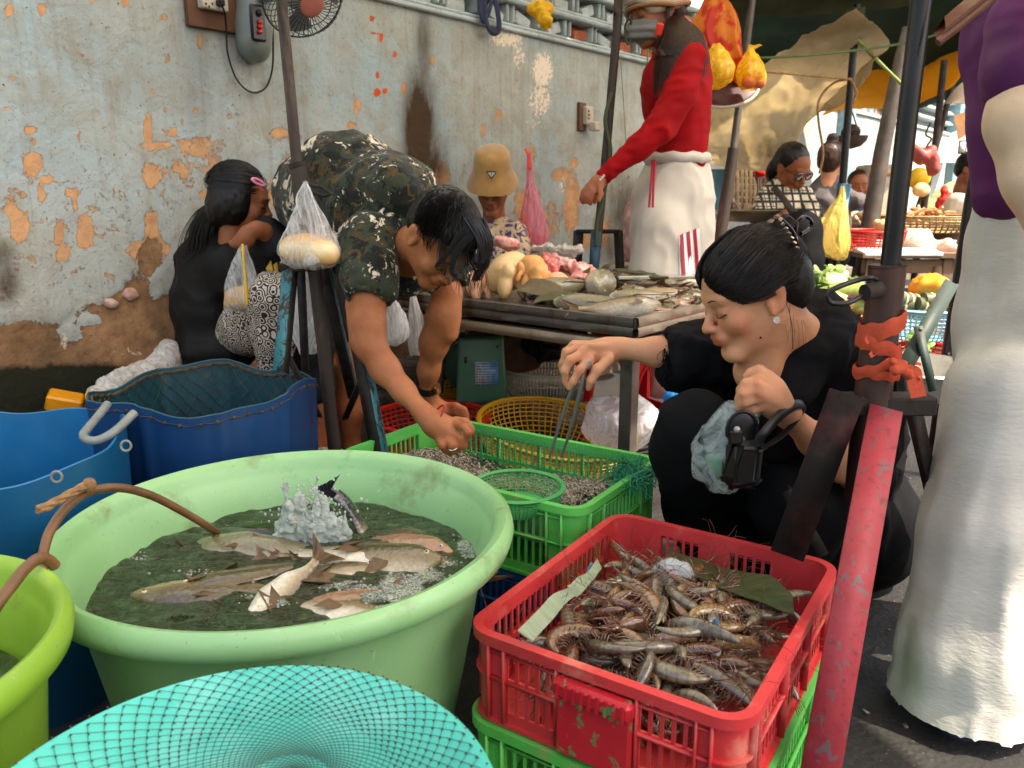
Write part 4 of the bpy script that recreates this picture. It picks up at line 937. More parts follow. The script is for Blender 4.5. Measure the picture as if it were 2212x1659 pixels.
# ================================================================== STANDS, POLES, TABLE
iron = mat('dark iron', (30, 26, 25), .7, (50, 42, 38), 14, metal=.0, spec=.3, bump=.4, bscale=90, dirt=(84, 60, 44), dscale=20)
pipe = mat('weathered pipe', (74, 62, 56), .6, (50, 42, 38), 10, metal=.2, spec=.35, bump=.3, bscale=120, dirt=(118, 100, 84), dscale=16, stretch=(1, 1, .25))
blackp = mat('black painted pipe', (18, 17, 20), .32, (40, 36, 38), 10, metal=.3, bump=.1)
greyp = mat('grey steel pipe', (104, 98, 92), .45, (80, 72, 66), 12, metal=.6, bump=.3, dirt=(120, 84, 60), dscale=14)
def chipped(name, c1, c2, under, amt=.56, sc=26, st=(1, 1, .3)):
 if name in MATS: return MATS[name]
 t = NT(name); n = t.step(t.noise(sc, 8, .7, src=t.mapping(st), dist=.6), amt, amt+.02); c = t.mix(t.step(t.noise(9, 5), .35, .65), lin(c1), lin(c2)); c = t.mix(t.step(t.noise(90, 3), .55, .7), c, lin(tuple(int(x*.75) for x in c1)))
 t.base(t.mix(n, c, lin(under))); t.set(rough=.6, normal=t.bump(n, -.5, .003)); MATS[name] = t.m; return t.m
teal = chipped('chipped teal paint', (58, 132, 140), (40, 110, 122), (44, 36, 34), .50); pinkred = chipped('worn pink red paint', (168, 58, 66), (146, 40, 50), (112, 84, 86), .57, 60, (1, 1, .7)); bluepaint = chipped('chipped blue paint', (60, 118, 146), (44, 96, 124), (50, 44, 40), .54)
dgreen = chipped('dark green paint', (34, 54, 48), (26, 42, 38), (40, 30, 26), .6)
def angle(a, b, w, m, parent, name='leg', face=(0, -1, 0), t=.004, mirror=1, m2=None):
 """angle iron from a to b: one flange towards `face`, one going back"""
 a = np.asarray(a, float); b = np.asarray(b, float); z = unit(b-a); n = unit(np.asarray(face, float)-z*np.dot(face, z)); x = np.cross(n, z)*mirror
 q = MB().beam(a, b, t, w, up=x if False else n);
 B = np.stack([x, n, z], 1); L = np.linalg.norm(b-a); c = (a+b)/2; q = MB().box(c, (w, t, L), B)
 o = obj(name, q, m, parent, smooth=False)
 q = MB().box(c+x*(w/2-t/2)-n*(w/2+.0005), (t, w-t, L), B); obj('flange', q, m2 or m, o, smooth=False) if False else None
 q2 = MB().box(c+x*(w/2-t/2)-n*(w/2), (t, w-t, L), B); obj(name+'_flange', q2, m2 or m, parent, smooth=False); return o
def pole(name, pts, r, m, label, cat='pole', group=None, seg=14, ground=True):
 q = [P(*p) for p in pts]; rr = [R(r, p) for p in q] if np.isscalar(r) else [R(k, p) for k, p in zip(r, q)]
 if ground and q[-1][2] > .05: d = unit(q[-1]-q[0]); q.append(q[-1]+d*((q[-1][2]-.0)/-d[2])); rr.append(rr[-1])
 return obj(name, MB().tube(q, rr, seg), m, None, label=label, category=cat, **({'group': group} if group else {}))
# left stand with the turquoise chipped legs ------------------------
def stand_left():
 r = empty('umbrella_stand', G(700, 1150), 'umbrella stand with chipped turquoise legs and a rusty pipe in front of the stooping man', 'stand'); Y = 2.10
 obj('pole', MB().tube([P(572,-420,Y), P(598,-60,Y), P(608,0,Y), P(640,340,Y), P(646,375,Y)], R(12, P(620,200,Y)), 16), pipe, r)
 obj('sleeve', MB().tube([P(644,352,Y), P(657,470,Y), P(678,575,Y), P(700,760,Y), P(722,965,Y), P(735,1100,Y)], [R(18, P(650,400,Y))]*2+[R(15, P(650,400,Y))]*4, 18), pipe, r)
 obj('collar', MB().tube([P(642,351,Y), P(645,362,Y)], R(19.5, P(650,400,Y)), 18), iron, r)
 obj('clamp_bolt', MB().tube([P(658,398,Y-.02), P(695,404,Y-.05), P(718,420,Y-.06), P(700,424,Y-.05), P(662,408,Y-.03)], .0045, 8), iron, r)
 for k, (q, w) in enumerate((((632,578,Y-.02), 60), ((715,570,Y+.02), 50))):
  obj('bracket', MB().box(P(*q), (.07, .03, .022), None, .003), iron, r)
 angle(P(622,578,Y-.03), P(601,800,Y-.20), R(24, P(620,600,Y)), teal, r, m2=iron, face=(-.2, -1, .1))
 angle(P(735,572,Y-.02), P(815,990,Y-.22), R(26, P(735,600,Y)), iron, r, m2=teal, face=(-.5, -1, .1)); angle(P(755,585,Y+.02), P(838,1000,Y-.16), R(12, P(735,600,Y)), teal, r, face=(.3, -1, .1), m2=teal)
 angle(P(648,585,Y+.08), P(664,920,Y+.25), R(16, P(640,600,Y)), iron, r, m2=iron); angle(P(697,580,Y+.06), P(762,860,Y+.25), R(24, P(697,600,Y)), iron, r, m2=teal)
 obj('brace', MB().beam(P(618,760,Y-.12), P(690,900,Y-.05), .022, .006), iron, r, smooth=False); obj('brace', MB().beam(P(790,800,Y-.12), P(745,905,Y+.1), .018, .006), iron, r, smooth=False)
 return r
stand_left()
# near right stand ------------------------------------------------
def stand_right():
 r = empty('umbrella_stand', G(1850, 1700), 'umbrella stand with a worn pinkish red leg and black pole at the right front', 'stand'); Y = 1.27
 obj('pole', MB().tube([P(2034,-420,Y), P(1995,-60,Y), P(1990,0,Y), P(1921,590,Y)], [R(21, P(1950,300,Y))]*4, 20), blackp, r)
 rs = R(38, P(1905,700,Y)); obj('sleeve', MB().tube([P(1917,572,Y), P(1905,690,Y), P(1880,900,Y), P(1862,1080,Y)], [rs, rs, rs*1.02, rs*1.02], 24), mat('rusty brown sleeve', (62, 46, 42), .42, (88, 52, 44), 9, metal=.4, bump=.2, dirt=(110, 48, 38), dscale=8, stretch=(1, 1, .4)), r)
 b = MB().tube([P(1917,573,Y)+V(0,0,.0), P(1917,576,Y)], rs*1.03, 24); obj('collar', b, iron, r)
 ring = [P(1905,650,Y-.04), P(1860,640,Y-.05), P(1830,655,Y-.06), P(1795,654,Y-.06), P(1788,636,Y-.06), P(1810,620,Y-.06), P(1850,606,Y-.05), P(1880,600,Y-.05), P(1893,604,Y-.04), P(1885,618,Y-.04), P(1868,634,Y-.04), P(1872,648,Y-.04)]
 obj('tightening_bolt', MB().tube(spline(ring[1:], 40), .0042, 10), blackp, r); obj('bolt_boss', MB().tube([P(1900,625,Y-.04), P(1868,632,Y-.05)], .013, 12), iron, r)
 angle(P(1914,882,Y-.035), P(1768,1690,Y-.36), R(66, P(1914,900,Y)), pinkred, r, face=(-.2, -1, .35), m2=iron, t=.005)
 angle(P(1830,850,Y-.03), P(1700,1200,Y-.02), R(72, P(1830,900,Y)), mat('dark rusty leg', (24, 20, 19), .75, (40, 28, 26), 12, metal=.0, spec=.25, dirt=(84, 34, 30), dscale=6, bump=.3), r, face=(-.3, -1, .3), m2=iron, t=.005)
 angle(P(1975,868,Y+.05), P(2045,1180,Y+.20), R(40, P(1975,900,Y)), iron, r, face=(.5, -1, .3), m2=iron)
 angle(P(1700,1060,Y+.12), P(1780,1200,Y+.12), .02, iron, r)
 obj('bracket', MB().box(P(1905,872,Y), (.16, .05, .03), None, .003), iron, r)
 # orange rag knotted round the sleeve
 rag = mat('orange rag', (206, 86, 56), .85, (186, 66, 40), 20, bump=.4, bscale=160, trl=.2); c = P(1896,765,Y); k = empty('rag', tuple(c), 'orange cloth strip knotted round the rusty pole', 'cloth')
 for dz, w, tl in ((.048, .030, .05), (.014, .024, -.035), (-.012, .020, .07), (-.030, .014, -.02)):
  a = np.linspace(0, 2*np.pi, 40); rr = rs*1.02+.0045+.0015*np.sin(a*5+dz*90); axs = unit(P(1917,572,Y)-P(1880,900,Y)); rows = [[(c[0]+ri*math.cos(x)+axs[0]/axs[2]*(dz+h), c[1]+ri*math.sin(x)+axs[1]/axs[2]*(dz+h), c[2]+dz+tl*.25*math.cos(x)+h+.002*math.sin(7*x)) for x, ri in zip(a, rr)] for h in (-w/2, -w/4, 0, w/4, w/2)]
  R2 = np.array(rows); R2[1:4, :, :2] += (R2[1:4, :, :2]-c[:2])*.05; b = MB().grid(R2); obj('cloth_band', b, rag, k)
 s = SDF()
 for q in (((1930,778),(1950,792),(1935,800)), ((1945,796),(1968,812))):
  s.chain([(u, v, Y-.05-.004*i, 8) for i, (u, v) in enumerate(q)], .004)
 pos, q = s.mesh(.003); pos += vnorm(pos, q)*(.004*(1-2*np.abs(vnoise(pos*70, 3))))[:, None]; obj('knot', (pos, [tuple(x) for x in q.tolist()]), rag, k)
 for pts, w in ((((1950,790),(1972,800),(1978,830),(1985,858)), 20), (((1985,812),(1990,815),(1990,820)), 4), (((1900,760),(1885,770),(1880,762),(1872,770)), 4), (((1876,742),(1870,728),(1880,712)), 3), (((1975,790),(1980,785),(1990,788)), 2)):
  L = np.array([P(u, v, Y-.052) for u, v in spline([(a, b2) for a, b2 in pts], 12)[:, :2]]) if False else np.array([P(u, v, Y-.052) for u, v in np.array(pts, float)]); L = spline(L, 16); wv = R(w, L[0]); rows = [L+V(o*wv, .002*math.sin(o*9), .002*o) for o in (-.9, -.3, .3, .9)]; b = MB().grid(np.array(rows)); obj('cloth_end', b, rag, k)
stand_right()
# middle pole with cable by the red shirt -------------------------
def stand_mid():
 r = empty('umbrella_stand', G(1290, 700)[:2].tolist()+[0], 'thin umbrella pole on a blue footed stand behind the fish table', 'stand', None); Y = 3.25
 obj('pole', MB().tube([P(1350,-330,Y), P(1337,-20,Y), P(1333,60,Y), P(1312,300,Y), P(1287,560,Y)], R(9.5, P(1310,200,Y)), 12), pipe, r)
 obj('tube_leg', MB().beam(P(1288,500,Y), P(1279,640,Y), R(27, P(1288,500,Y)), R(20, P(1288,500,Y))), mat('teal blue leg', (36, 72, 92), .6, (28, 56, 74), 12, bump=.3), r, smooth=False)
 for u in (1250, 1335):
  obj('leg', MB().beam(P(u,498,Y+.05), P(u+ (u-1292)*.25,700,Y+.08), .04, .012), iron, r, smooth=False)
 obj('crossbar', MB().beam(P(1245,500,Y+.05), P(1340,500,Y+.05), .02, .016), iron, r, smooth=False)
 cb = mat('green cable', (58, 70, 40), .5); hose([P(1365,60,Y), P(1360,40,Y-.02), P(1350,60,Y), P(1356,95,Y), P(1364,80,Y), P(1362,40,Y)], .004, 'green cable loop tied to the thin pole near the helmet', cb, 'cable'); hose([P(1322,200,Y-.03), P(1308,260,Y-.03), P(1318,330,Y-.03), P(1304,420,Y-.03), P(1290,480,Y-.03), P(1288,530,Y-.03)], .009, 'green cable running down the thin pole behind the hanging hand', cb, 'cable')
stand_mid()
# other poles of the market
pole('market_pole', [(1640,-120,4.0),(1625,0,4.0),(1582,340,4.0)], 8, greyp, 'thin grey pole crossing the beige tarpaulin', group='market poles'); pole('pole_sleeve', [(1585,320,4.0),(1562,470,4.0)], [12,13], pipe, 'thicker rusty foot of the pole beside the white trousers', 'pole sleeve')
pole('market_pole', [(1852,10,4.3),(1848,60,4.3),(1832,250,4.3),(1820,398,4.3)], 8, blackp, 'dark thin pole the yellow noodle bag hangs beside', group='market poles')
pole('market_pole', [(1963,60,4.9),(1945,130,4.9),(1905,330,4.9),(1878,495,4.9)], [13,14,17,19], greyp, 'thickest grey steel pole leaning behind the plaid shirt woman', group='market poles')
pole('market_pole', [(2062,160,6.2),(2040,250,6.2),(2000,400,6.2),(1972,482,6.2)], 6, pipe, 'thin leaning pole with a hanging red cloth at the right', group='market poles')
pole('market_pole', [(2040,130,5.6),(2022,300,5.6),(1998,430,5.6)], 7, iron, 'dark pole the meat hook is tied to', group='market poles')
pole('market_pole', [(2128,240,2.6),(2118,330,2.6),(2098,440,2.6)], 15, blackp, 'black pole half hidden behind the purple sleeve', group='market poles')
o = obj('table_strut', MB().beam(P(1920,470,4.0), P(1906,620,3.9), .035, .02), mat('strut brown', (110, 80, 60), .7), None, smooth=False, label='brown iron strut standing against the far wooden table', category='strut')
# blue leg of the pole stand with the noodle bag
r = empty('umbrella_stand', G(1800, 640)[:2].tolist()+[0], 'light blue stand foot below the yellow noodle bag', 'stand')
obj('leg', MB().beam(P(1818,396,4.3), P(1816,470,4.3), .055, .03), bluepaint, r, smooth=False); obj('leg', MB().beam(P(1828,398,4.4), P(1796,615,4.3), .05, .02), bluepaint, r, smooth=False); obj('leg', MB().beam(P(1800,480,4.45), P(1788,615,4.4), .05, .02), iron, r, smooth=False)
# dark green folding leg at right
r = empty('umbrella_stand', tuple(P(1990,830,2.2)), 'dark green braced stand leg in front of the light blue colander', 'stand')
angle(P(2056,610,2.3), P(1950,800,2.1), R(32, P(2000,700,2.2)), dgreen, r, face=(-.3, -1, .2)); angle(P(1983,705,2.15), P(2016,845,2.1), R(18, P(2000,700,2.2)), dgreen, r, face=(-.1, -1, .2)); obj('bracket', MB().beam(P(2050,622,2.3), P(2095,620,2.35), .02, .02), dgreen, r, smooth=False); obj('bolt', MB().ell(P(1988,712,2.13), (.006, .005, .006)), greyp, r)

# fish table --------------------------------------------------------
zinc = mat('old zinc sheet', (92, 92, 88), .42, (122, 116, 104), 5, metal=.55, bump=.35, bscale=40, dirt=(86, 62, 48), dscale=10, dlo=.5, dhi=.62, stretch=(1, 1, .4)); zincl = mat('pale worn metal', (150, 134, 112), .5, (118, 104, 88), 8, metal=.4, bump=.3, dirt=(96, 66, 46), dscale=12)
C0 = P(1372, 700, 2.24); TZ = .60; C0[2] = TZ; TL, TW = 1.35, .82
def tpt(a, b, z=TZ): return V(C0[0]+WDIR[0]*a-WN[0]*b, C0[1]+WDIR[1]*a-WN[1]*b, z)
TB = np.stack([-WN, WDIR, V(0, 0, 1)], 1)        # along the table, across, up
def table():
 r = empty('fish_table', tpt(TW/2, TL/2, 0), 'zinc topped market table spread with fish and plucked chickens', 'table')
 obj('tabletop', MB().box(tpt(TW/2, TL/2, TZ-.035), (TL-.02, TW-.02, .012), TB, .002), mat('wet tray', (96, 88, 78), .3, (70, 60, 50), 6, metal=.4, dirt=(70, 40, 36), dscale=6), r)
 for (a1, b1, a2, b2, m) in ((0, 0, 0, TL, zinc), (0, 0, TW, 0, zincl), (TW, 0, TW, TL, zinc), (0, TL, TW, TL, zinc)):
  A, B = tpt(a1, b1), tpt(a2, b2); d = unit(B-A); n = unit(np.cross(d, V(0, 0, 1)));
  if np.dot(n, A-tpt(TW/2, TL/2)) < 0: n = -n
  prof = [(0, .006), (.010, .004), (.013, -.006), (.013, -.018), (.008, -.024), (.012, -.030), (.012, -.046), (.006, -.052), (-.02, -.052), (-.02, -.04), (0, -.03)]
  ss = np.linspace(0, 1, 60); rows = [[A+(B-A)*s+n*x+V(0, 0, z)+n*.0012*math.sin(s*31+z*200) for s in ss] for x, z in prof+[prof[0]]]; obj('rim', MB().grid(np.array(rows)), m, r, auto=50)
  o_ = -.012; obj('frame_rail', MB().beam(A+n*o_-V(0, 0, .082), B+n*o_-V(0, 0, .082), .03, .052, up=n), zincl, r, smooth=False)
 for a, b in ((.03, .03), (.03, TL-.03), (TW-.03, .03), (TW-.03, TL-.03)):
  obj('leg', MB().box(tpt(a, b, (TZ-.11)/2), (.042, .042, TZ-.115), TB, .002), mat('steel leg', (112, 106, 98), .45, (84, 78, 70), 10, metal=.5, dirt=(70, 50, 40), dscale=12, bump=.2), r)
 return r
table()
# fish and meat spread on it
meatp = mat('raw pink meat', (206, 120, 112), .3, (232, 190, 178), 40, coat=.5, bump=.5, bscale=120, lo=.4, hi=.6); meatr = mat('raw red meat', (176, 46, 44), .28, (214, 130, 120), 34, coat=.6, bump=.6, bscale=90, lo=.45, hi=.62)
skinc = mat('plucked chicken skin', (232, 190, 128), .4, (240, 206, 160), 12, coat=.25, bump=.5, bscale=260, bdist=.002, dirt=(220, 140, 90), dscale=9); skinp = mat('pink chicken skin', (230, 168, 132), .4, (238, 190, 150), 14, coat=.25, bump=.5, bscale=240, bdist=.002)
TT = TZ-.026
gt = 'fish laid out on the zinc table'
def on_table(u, v, z=TT): return G(u, v, z)
def flat_fish(u, v, L, h, w, ang, kind, label, roll=90, group=gt, bend=.2, zo=0): roll = min(roll, 60); h *= 1.0; w *= 1.9; L *= 1.05; kind = {'tan': 'silver' if u % 2 else 'tan'}.get(kind, kind); return fish(on_table(u, v, TT+h*.36+zo)*1.0, L, h, w, R_(ang), R_(roll), 0, kind, label, group, bend)
flat_fish(1215,625,.27,.12,.045,28,'silver','pale fish lying belly out behind the dark leaf on the table')
flat_fish(1260,600,.25,.11,.045,24,'pink','pinkish fish at the back of the pale pair on the table')
flat_fish(1300,612,.20,.11,.06,75,'silver','fish with an orange eye spot propped upright in the middle of the table',60,zo=.02)
flat_fish(1350,615,.24,.10,.05,-40,'carp','pale fish leaning on the upright one with its scales showing',80)
flat_fish(1200,642,.22,.05,.035,10,'dark','slim dark fish below the pale fish near the leaf')
flat_fish(1290,662,.30,.06,.045,-12,'silver','long olive fish across the front of the table',80); flat_fish(1250,652,.26,.05,.035,-6,'tan','olive brown fish tucked under the white ones',85)
flat_fish(1345,668,.26,.07,.06,-165,'carp','olive fish with a blunt head close to the table corner',40); flat_fish(1385,645,.24,.06,.04,14,'tan','brown fish pointing to the kneeling woman on the table',80)
flat_fish(1440,640,.26,.055,.035,8,'tan','brown fish behind the pile of pink small ones',85); flat_fish(1450,618,.30,.06,.04,-170,'olive','dark fish row end beneath the steel tray on the right'); flat_fish(1400,628,.24,.05,.04,20,'olive','dark fish in the middle row on the right of the table')
flat_fish(1365,590,.30,.07,.06,-8,'olive','long brown fish lying at the far edge of the table',70); flat_fish(1480,640,.22,.05,.035,-15,'olive','dark fish hidden partly by the woman\'s forehead')
for i, (u, v) in enumerate(((1415,690),(1435,672),(1455,664),(1470,652),(1490,660),(1448,686),(1480,674),(1500,650),(1508,668),(1395,684),(1428,655),(1462,640),(1498,636),(1375,655),(1410,662))):
 flat_fish(u, v-14, .10+.02*(i % 3), .035, .028, 37*i % 180, ('pink', 'silver', 'olive')[i % 3], 'small pinkish cleaned fish heaped at the right corner of the table', 70, 'small cleaned fish', .5)
rs_ = random.Random(21)
for i in range(44):
 u = 1385+rs_.random()*135; v = 606+rs_.random()*52; flat_fish(int(u), v, .10+.03*rs_.random(), .038, .020, rs_.choice([10, 24, 40, -15, 190])+rs_.uniform(-10, 10), rs_.choice(['silver', 'pink', 'tan', 'tan']), 'small pale fish in the dense rows at the right of the table', 70, 'small pale fish in rows', .2)
def lump(name, pts, m, label, cat, k=.015, res=.006, am=.006, fr=30, parent=None, seed=0, **kw):
 s = SDF()
 for p in pts: s.blob(*p[:3], *p[3:6], k=k, rot=p[6] if len(p) > 6 else 0)
 pos, q = s.mesh(res); pos = smooth_mesh(pos, q, 1); pos = pos+vnorm(pos, q)*(am*(vnoise(pos*fr, seed)+.5*vnoise(pos*fr*2.3, seed+3)))[:, None]
 if parent is None: return obj(name, (pos, [tuple(x) for x in q.tolist()]), m, None, label=label, category=cat, **kw)
 return obj(name, (pos, [tuple(x) for x in q.tolist()]), m, parent, **kw)
def chicken(u, v, Y, s, lab, m, flip=1):
 r = empty('plucked_chicken', tuple(P(u, v+60*s, Y)), lab, 'chicken', 'plucked chickens on the table')
 lump('body', [(u, v, Y, 46*s, 44*s, .08*s), (u+20*flip*s, v-28*s, Y+.02, 34*s, 24*s, .06*s), (u-22*flip*s, v+22*s, Y, 26*s, 30*s, .05*s)], m, '', '', .03, .006, .0015, 60, r)
 lump('drumstick', [(u-4*s, v+26*s, Y-.07*s, 20*s, 40*s, .035*s, -8*flip), (u+5*s, v-6*s, Y-.075*s, 17*s, 18*s, .03*s)], m, '', '', .02, .005, .001, 60, r); lump('drumstick', [(u+34*flip*s, v+30*s, Y-.04*s, 15*s, 36*s, .03*s, 14*flip)], m, '', '', .02, .005, .001, 60, r)
 lump('wing', [(u+44*flip*s, v-10*s, Y-.02*s, 14*s, 26*s, .025*s, -30*flip), (u+56*flip*s, v+14*s, Y-.03, 8*s, 20*s, .018*s, 20*flip)], m, '', '', .01, .005, .001, 60, r); return r
chicken(1095,590,2.95,.88,'yellow plucked chicken with folded legs between the man\'s hair and the leaf',skinc); chicken(1160,588,2.90,.70,'orange tinted plucked chicken behind the yellow one',mat('orange chicken skin', (230, 160, 88), .4, (236, 186, 120), 10, coat=.2, bump=.4, bscale=240, bdist=.002),-1); chicken(1032,612,2.98,.62,'pale pink plucked chicken mostly behind the man\'s fringe',skinp)
lump('chicken_piece', [(1205,608,2.86,26,20,.04),(1225,618,2.85,18,12,.03)], skinp, 'pale chicken piece between the chickens and the fish', 'meat')
lump('offal_heap', [(1100,527,3.05,24,13,.05),(1080,520,3.05,16,9,.04)], meatp, 'pink offal on the blue bag above the chickens', 'meat', am=.01)
lump('meat_cut', [(1187,575,2.9,17,24,.03),(1195,605,2.88,14,14,.03),(1180,560,2.92,12,12,.03)], meatr, 'dark red meat cut standing behind the chicken', 'meat', am=.012)
lump('meat_strips', [(1235,580,2.95,40,12,.05,-12),(1265,590,2.95,34,12,.05,-16),(1220,565,2.98,26,9,.04,-25),(1290,605,2.9,22,12,.04,-30),(1250,600,2.9,30,10,.04)], meatp, 'heap of pale pink meat strips behind the fish', 'meat', am=.014, fr=44)
lump('fish_fins', [(1285,605,2.84,16,20,.02,20),(1300,600,2.84,10,18,.02,-10)], meatr, 'raw pinkish fish fins beside the upright fish', 'fish pieces', am=.01)
lump('meat_strips', [(1180,536,3.1,30,8,.04),(1230,542,3.1,34,10,.05)], film('crumpled clear bag', (226, 220, 214), .55), 'clear crumpled bag at the back of the fish table', 'bag', am=.014, fr=50)
leafm = mat('dark banana leaf', (70, 64, 36), .5, (58, 66, 34), 20, bump=.5, bscale=60, stretch=(1, 8, 1), dirt=(110, 84, 50))
def leaf(name, pts, m, label, cat='leaf', am=.004, **kw):
 A = np.array([[P(*q) for q in r] for r in pts]); A = np.array([spline(r, 24) for r in A]); B = np.stack([spline(A[:, j], 14) for j in range(A.shape[1])], 1); B[..., 2] += am*vnoise(B*30, 3); b = MB().grid(B); b.grid((B-V(0, 0, .0015))[::-1]); return obj(name, b, m, None, label=label, category=cat, **kw)
leaf('banana_leaf', [[(1165,640,2.62),(1210,628,2.66),(1260,638,2.66),(1310,648,2.6),(1345,678,2.42)],[(1150,655,2.58),(1205,648,2.6),(1250,664,2.5),(1300,672,2.45),(1330,690,2.38)]], leafm, 'dark wilted leaf under the fish at the front edge of the table')
leaf('leaf', [[(1120,622,2.72),(1150,603,2.74),(1190,606,2.72),(1222,628,2.68)],[(1115,628,2.68),(1150,636,2.66),(1190,644,2.64),(1215,652,2.62)]], mat('withered leaf', (92, 78, 50), .5, (70, 62, 40), 14, bump=.4), 'withered round leaf leaning on the table rim below the chickens')
lump('leaf_roll', [(1380,592,3.1,60,7,.03,-6),(1420,600,3.0,30,6,.03)], leafm, 'green leaf roll along the far edge of the table', 'leaf', am=.005)
b = MB().box(P(1450,598,3.02), (.42, .06, .012), np.array(Euler((0, 0, .10)).to_matrix()), .002); obj('steel_tray', b, mat('bright steel', (214, 214, 210), .2, metal=.9, bump=.1), None, label='bright steel tray edge behind the fish at the white trousers', category='tray')
# hand-print of the kitchen scale
def scale():
 gm = mat('scale green enamel', (62, 110, 84), .38, (50, 94, 70), 8, bump=.08, dirt=(90, 84, 60), dscale=12, dlo=.62); c = P(1040, 860, 2.90); r = empty('kitchen_scale', tuple(c), 'green enamel weighing scale under the table with a printed plate', 'scale'); A = np.array(Euler((0, 0, .06)).to_matrix())
 z0 = c[2]; x, y = c[0], c[1]; w = R(110, c); h = R(140, c); D = .16
 vs = [(-w/2, -D/2, 0), (w/2, -D/2, 0), (w/2, D/2, 0), (-w/2, D/2, 0), (-w*.43, -D*.42, h), (w*.43, -D*.42, h), (w*.43, D*.42, h), (-w*.43, D*.42, h)]
 b = MB().add(vs, [(0, 3, 2, 1), (4, 5, 6, 7), (0, 1, 5, 4), (1, 2, 6, 5), (2, 3, 7, 6), (3, 0, 4, 7)]); o = obj('housing', b.xf(A, c), gm, r, smooth=False); md = o.modifiers.new('bevel', 'BEVEL'); md.width = .012; md.segments = 3
 obj('dial_housing', MB().lathe([(0, 0), (w*.52, 0), (w*.56, .01), (w*.56, .05), (w*.5, .06), (0, .062)], 40).xf(np.array(Euler((1.57, 0, 0)).to_matrix()), (0, 0, 0)).xf(A, c+V(-w*.22, D*.5+.055, h*.42)), gm, r, auto=40)
 obj('top_post', MB().tube([c+V(-w*.28, 0, h), c+V(-w*.28, 0, h+.055)], .006, 8), gm, r); obj('top_post', MB().tube([c+V(w*.28, 0, h), c+V(w*.28, 0, h+.055)], .006, 8), gm, r); obj('platform', MB().box(c+V(0, 0, h+.058), (w*.85, .12, .008), A, .003), iron, r)
 obj('pan', MB().lathe([(0, 0), (.09, 0), (.125, .012), (.135, .032), (.131, .032), (.12, .014), (.0, .004)], 40, c+V(-.10, .04, h+.064)), mat('pan steel', (170, 168, 160), .3, metal=.8), r)
 pl = MB().box(c+V(w*.12, -D*.5+.004, h*.46), (w*.44, .002, h*.36), A);
 t = NT('printed plate'); uv = t.tc('Generated'); s = t.node('ShaderNodeSeparateXYZ'); t.link(uv, s.inputs[0]); rowm = t.math('LESS_THAN', t.math('FRACT', t.math('MULTIPLY', s.outputs[2], 9.0)), .45); let = t.math('GREATER_THAN', t.noise(90, 2, src=t.mapping((2.5, 1, .3))), .46)
 base = t.mix(t.step(s.outputs[0], .2, .8), lin((196, 204, 200)), lin((90, 140, 180))); t.base(t.mix(t.math('MULTIPLY', rowm, let), base, lin((50, 84, 130)))); t.set(rough=.3)
 obj('name_plate', pl, t.m, r, smooth=False)
 for a, bb in ((-.36, .86), (.36, .86), (-.38, .08), (.38, .08)): obj('screw', MB().ell(c+V(w*a*(1-.1*bb), -D*.5+.004+.012*bb, h*bb), (.0055, .004, .0055), None, 8, 5), greyp, r)
 for a, bb in ((-.28, .66), (-.32, .28)): obj('slot', MB().box(c+V(w*a, -D*.5+.0075, h*bb), (.009, .006, .022), A), eyeb, r, smooth=False)
scale()
# chopping blocks, stools, sacks under the table
wood = mat('old chopping block', (120, 82, 56), .8, (92, 60, 42), 8, bump=.6, bscale=50, dirt=(50, 34, 28), dscale=8)
obj('chopping_block', MB().lathe([(0, 0), (.15, 0), (.155, .02), (.15, .15), (.14, .155), (0, .15)], 32, P(1090,790,3.3)), wood, None, label='round wooden block behind the green scale', category='block'); obj('chopping_block', MB().lathe([(0, 0), (.17, 0), (.175, .02), (.17, .12), (0, .125)], 32, P(1000,795,3.35)), wood, None, label='lower round wooden block behind the scale dial', category='block')
wsm = mat('rough plank', (104, 84, 66), .8, (80, 62, 48), 8, bump=.5, stretch=(1, 6, 1))
obj('table_prop', MB().beam(P(1222,700,3.0), P(1215,800,3.0), .04, .03), wsm, None, smooth=False, label='short wooden prop under the fish table', category='post'); obj('table_prop', MB().beam(P(958,720,2.95), P(945,850,2.9), .03, .03), wsm, None, smooth=False, label='thin prop beside the scale under the table edge', category='post')
def stool(c, s, yaw, label, h=.40):
 r = empty('plastic_stool', (c[0], c[1], c[2]), label, 'stool', 'red plastic stools'); A = np.array(Euler((0, 0, yaw)).to_matrix()); rm = plastic('stool red', (206, 18, 26), (190, 14, 20), .32)
 b = MB().box((0, 0, h-.008), (s, s, .016), None, .006); b2 = MB()
 obj('seat', b.xf(A, c), rm, r, auto=40)
 for i, (sx, sy) in enumerate(((1, 1), (-1, 1), (-1, -1), (1, -1))):
  q = MB(); top = V(sx*s*.42, sy*s*.42, h-.015); bot = V(sx*s*.56, sy*s*.56, 0); q.beam(top, bot, .045, .035, bev=.008); obj('leg', q.xf(A, c), rm, r, auto=40)
 for k in range(4):
  a = k*math.pi/2; d = V(math.cos(a), math.sin(a), 0); e = V(-d[1], d[0], 0)
  pts = spline([d*s*.54+e*s*.47+V(0, 0, .10), d*s*.50+e*s*.40+V(0, 0, h*.62), d*s*.47+e*s*.20+V(0, 0, h*.80), d*s*.47+V(0, 0, h*.82), d*s*.47-e*s*.20+V(0, 0, h*.80), d*s*.50-e*s*.40+V(0, 0, h*.62), d*s*.54-e*s*.47+V(0, 0, .10)], 30); top = np.array([[p[0], p[1], h-.02] for p in pts]); top[:, :2] = np.clip(top[:, :2], -s*.5, s*.5)
  q = MB().grid(np.stack([pts, top], 0)); q.tube(pts, .008, 6); obj('apron', q.xf(A, c), rm, r)
  obj('stretcher', MB().beam(d*s*.52+e*s*.5+V(0, 0, .13), d*s*.52-e*s*.5+V(0, 0, .13), .008, .03).xf(A, c), rm, r)
 return r
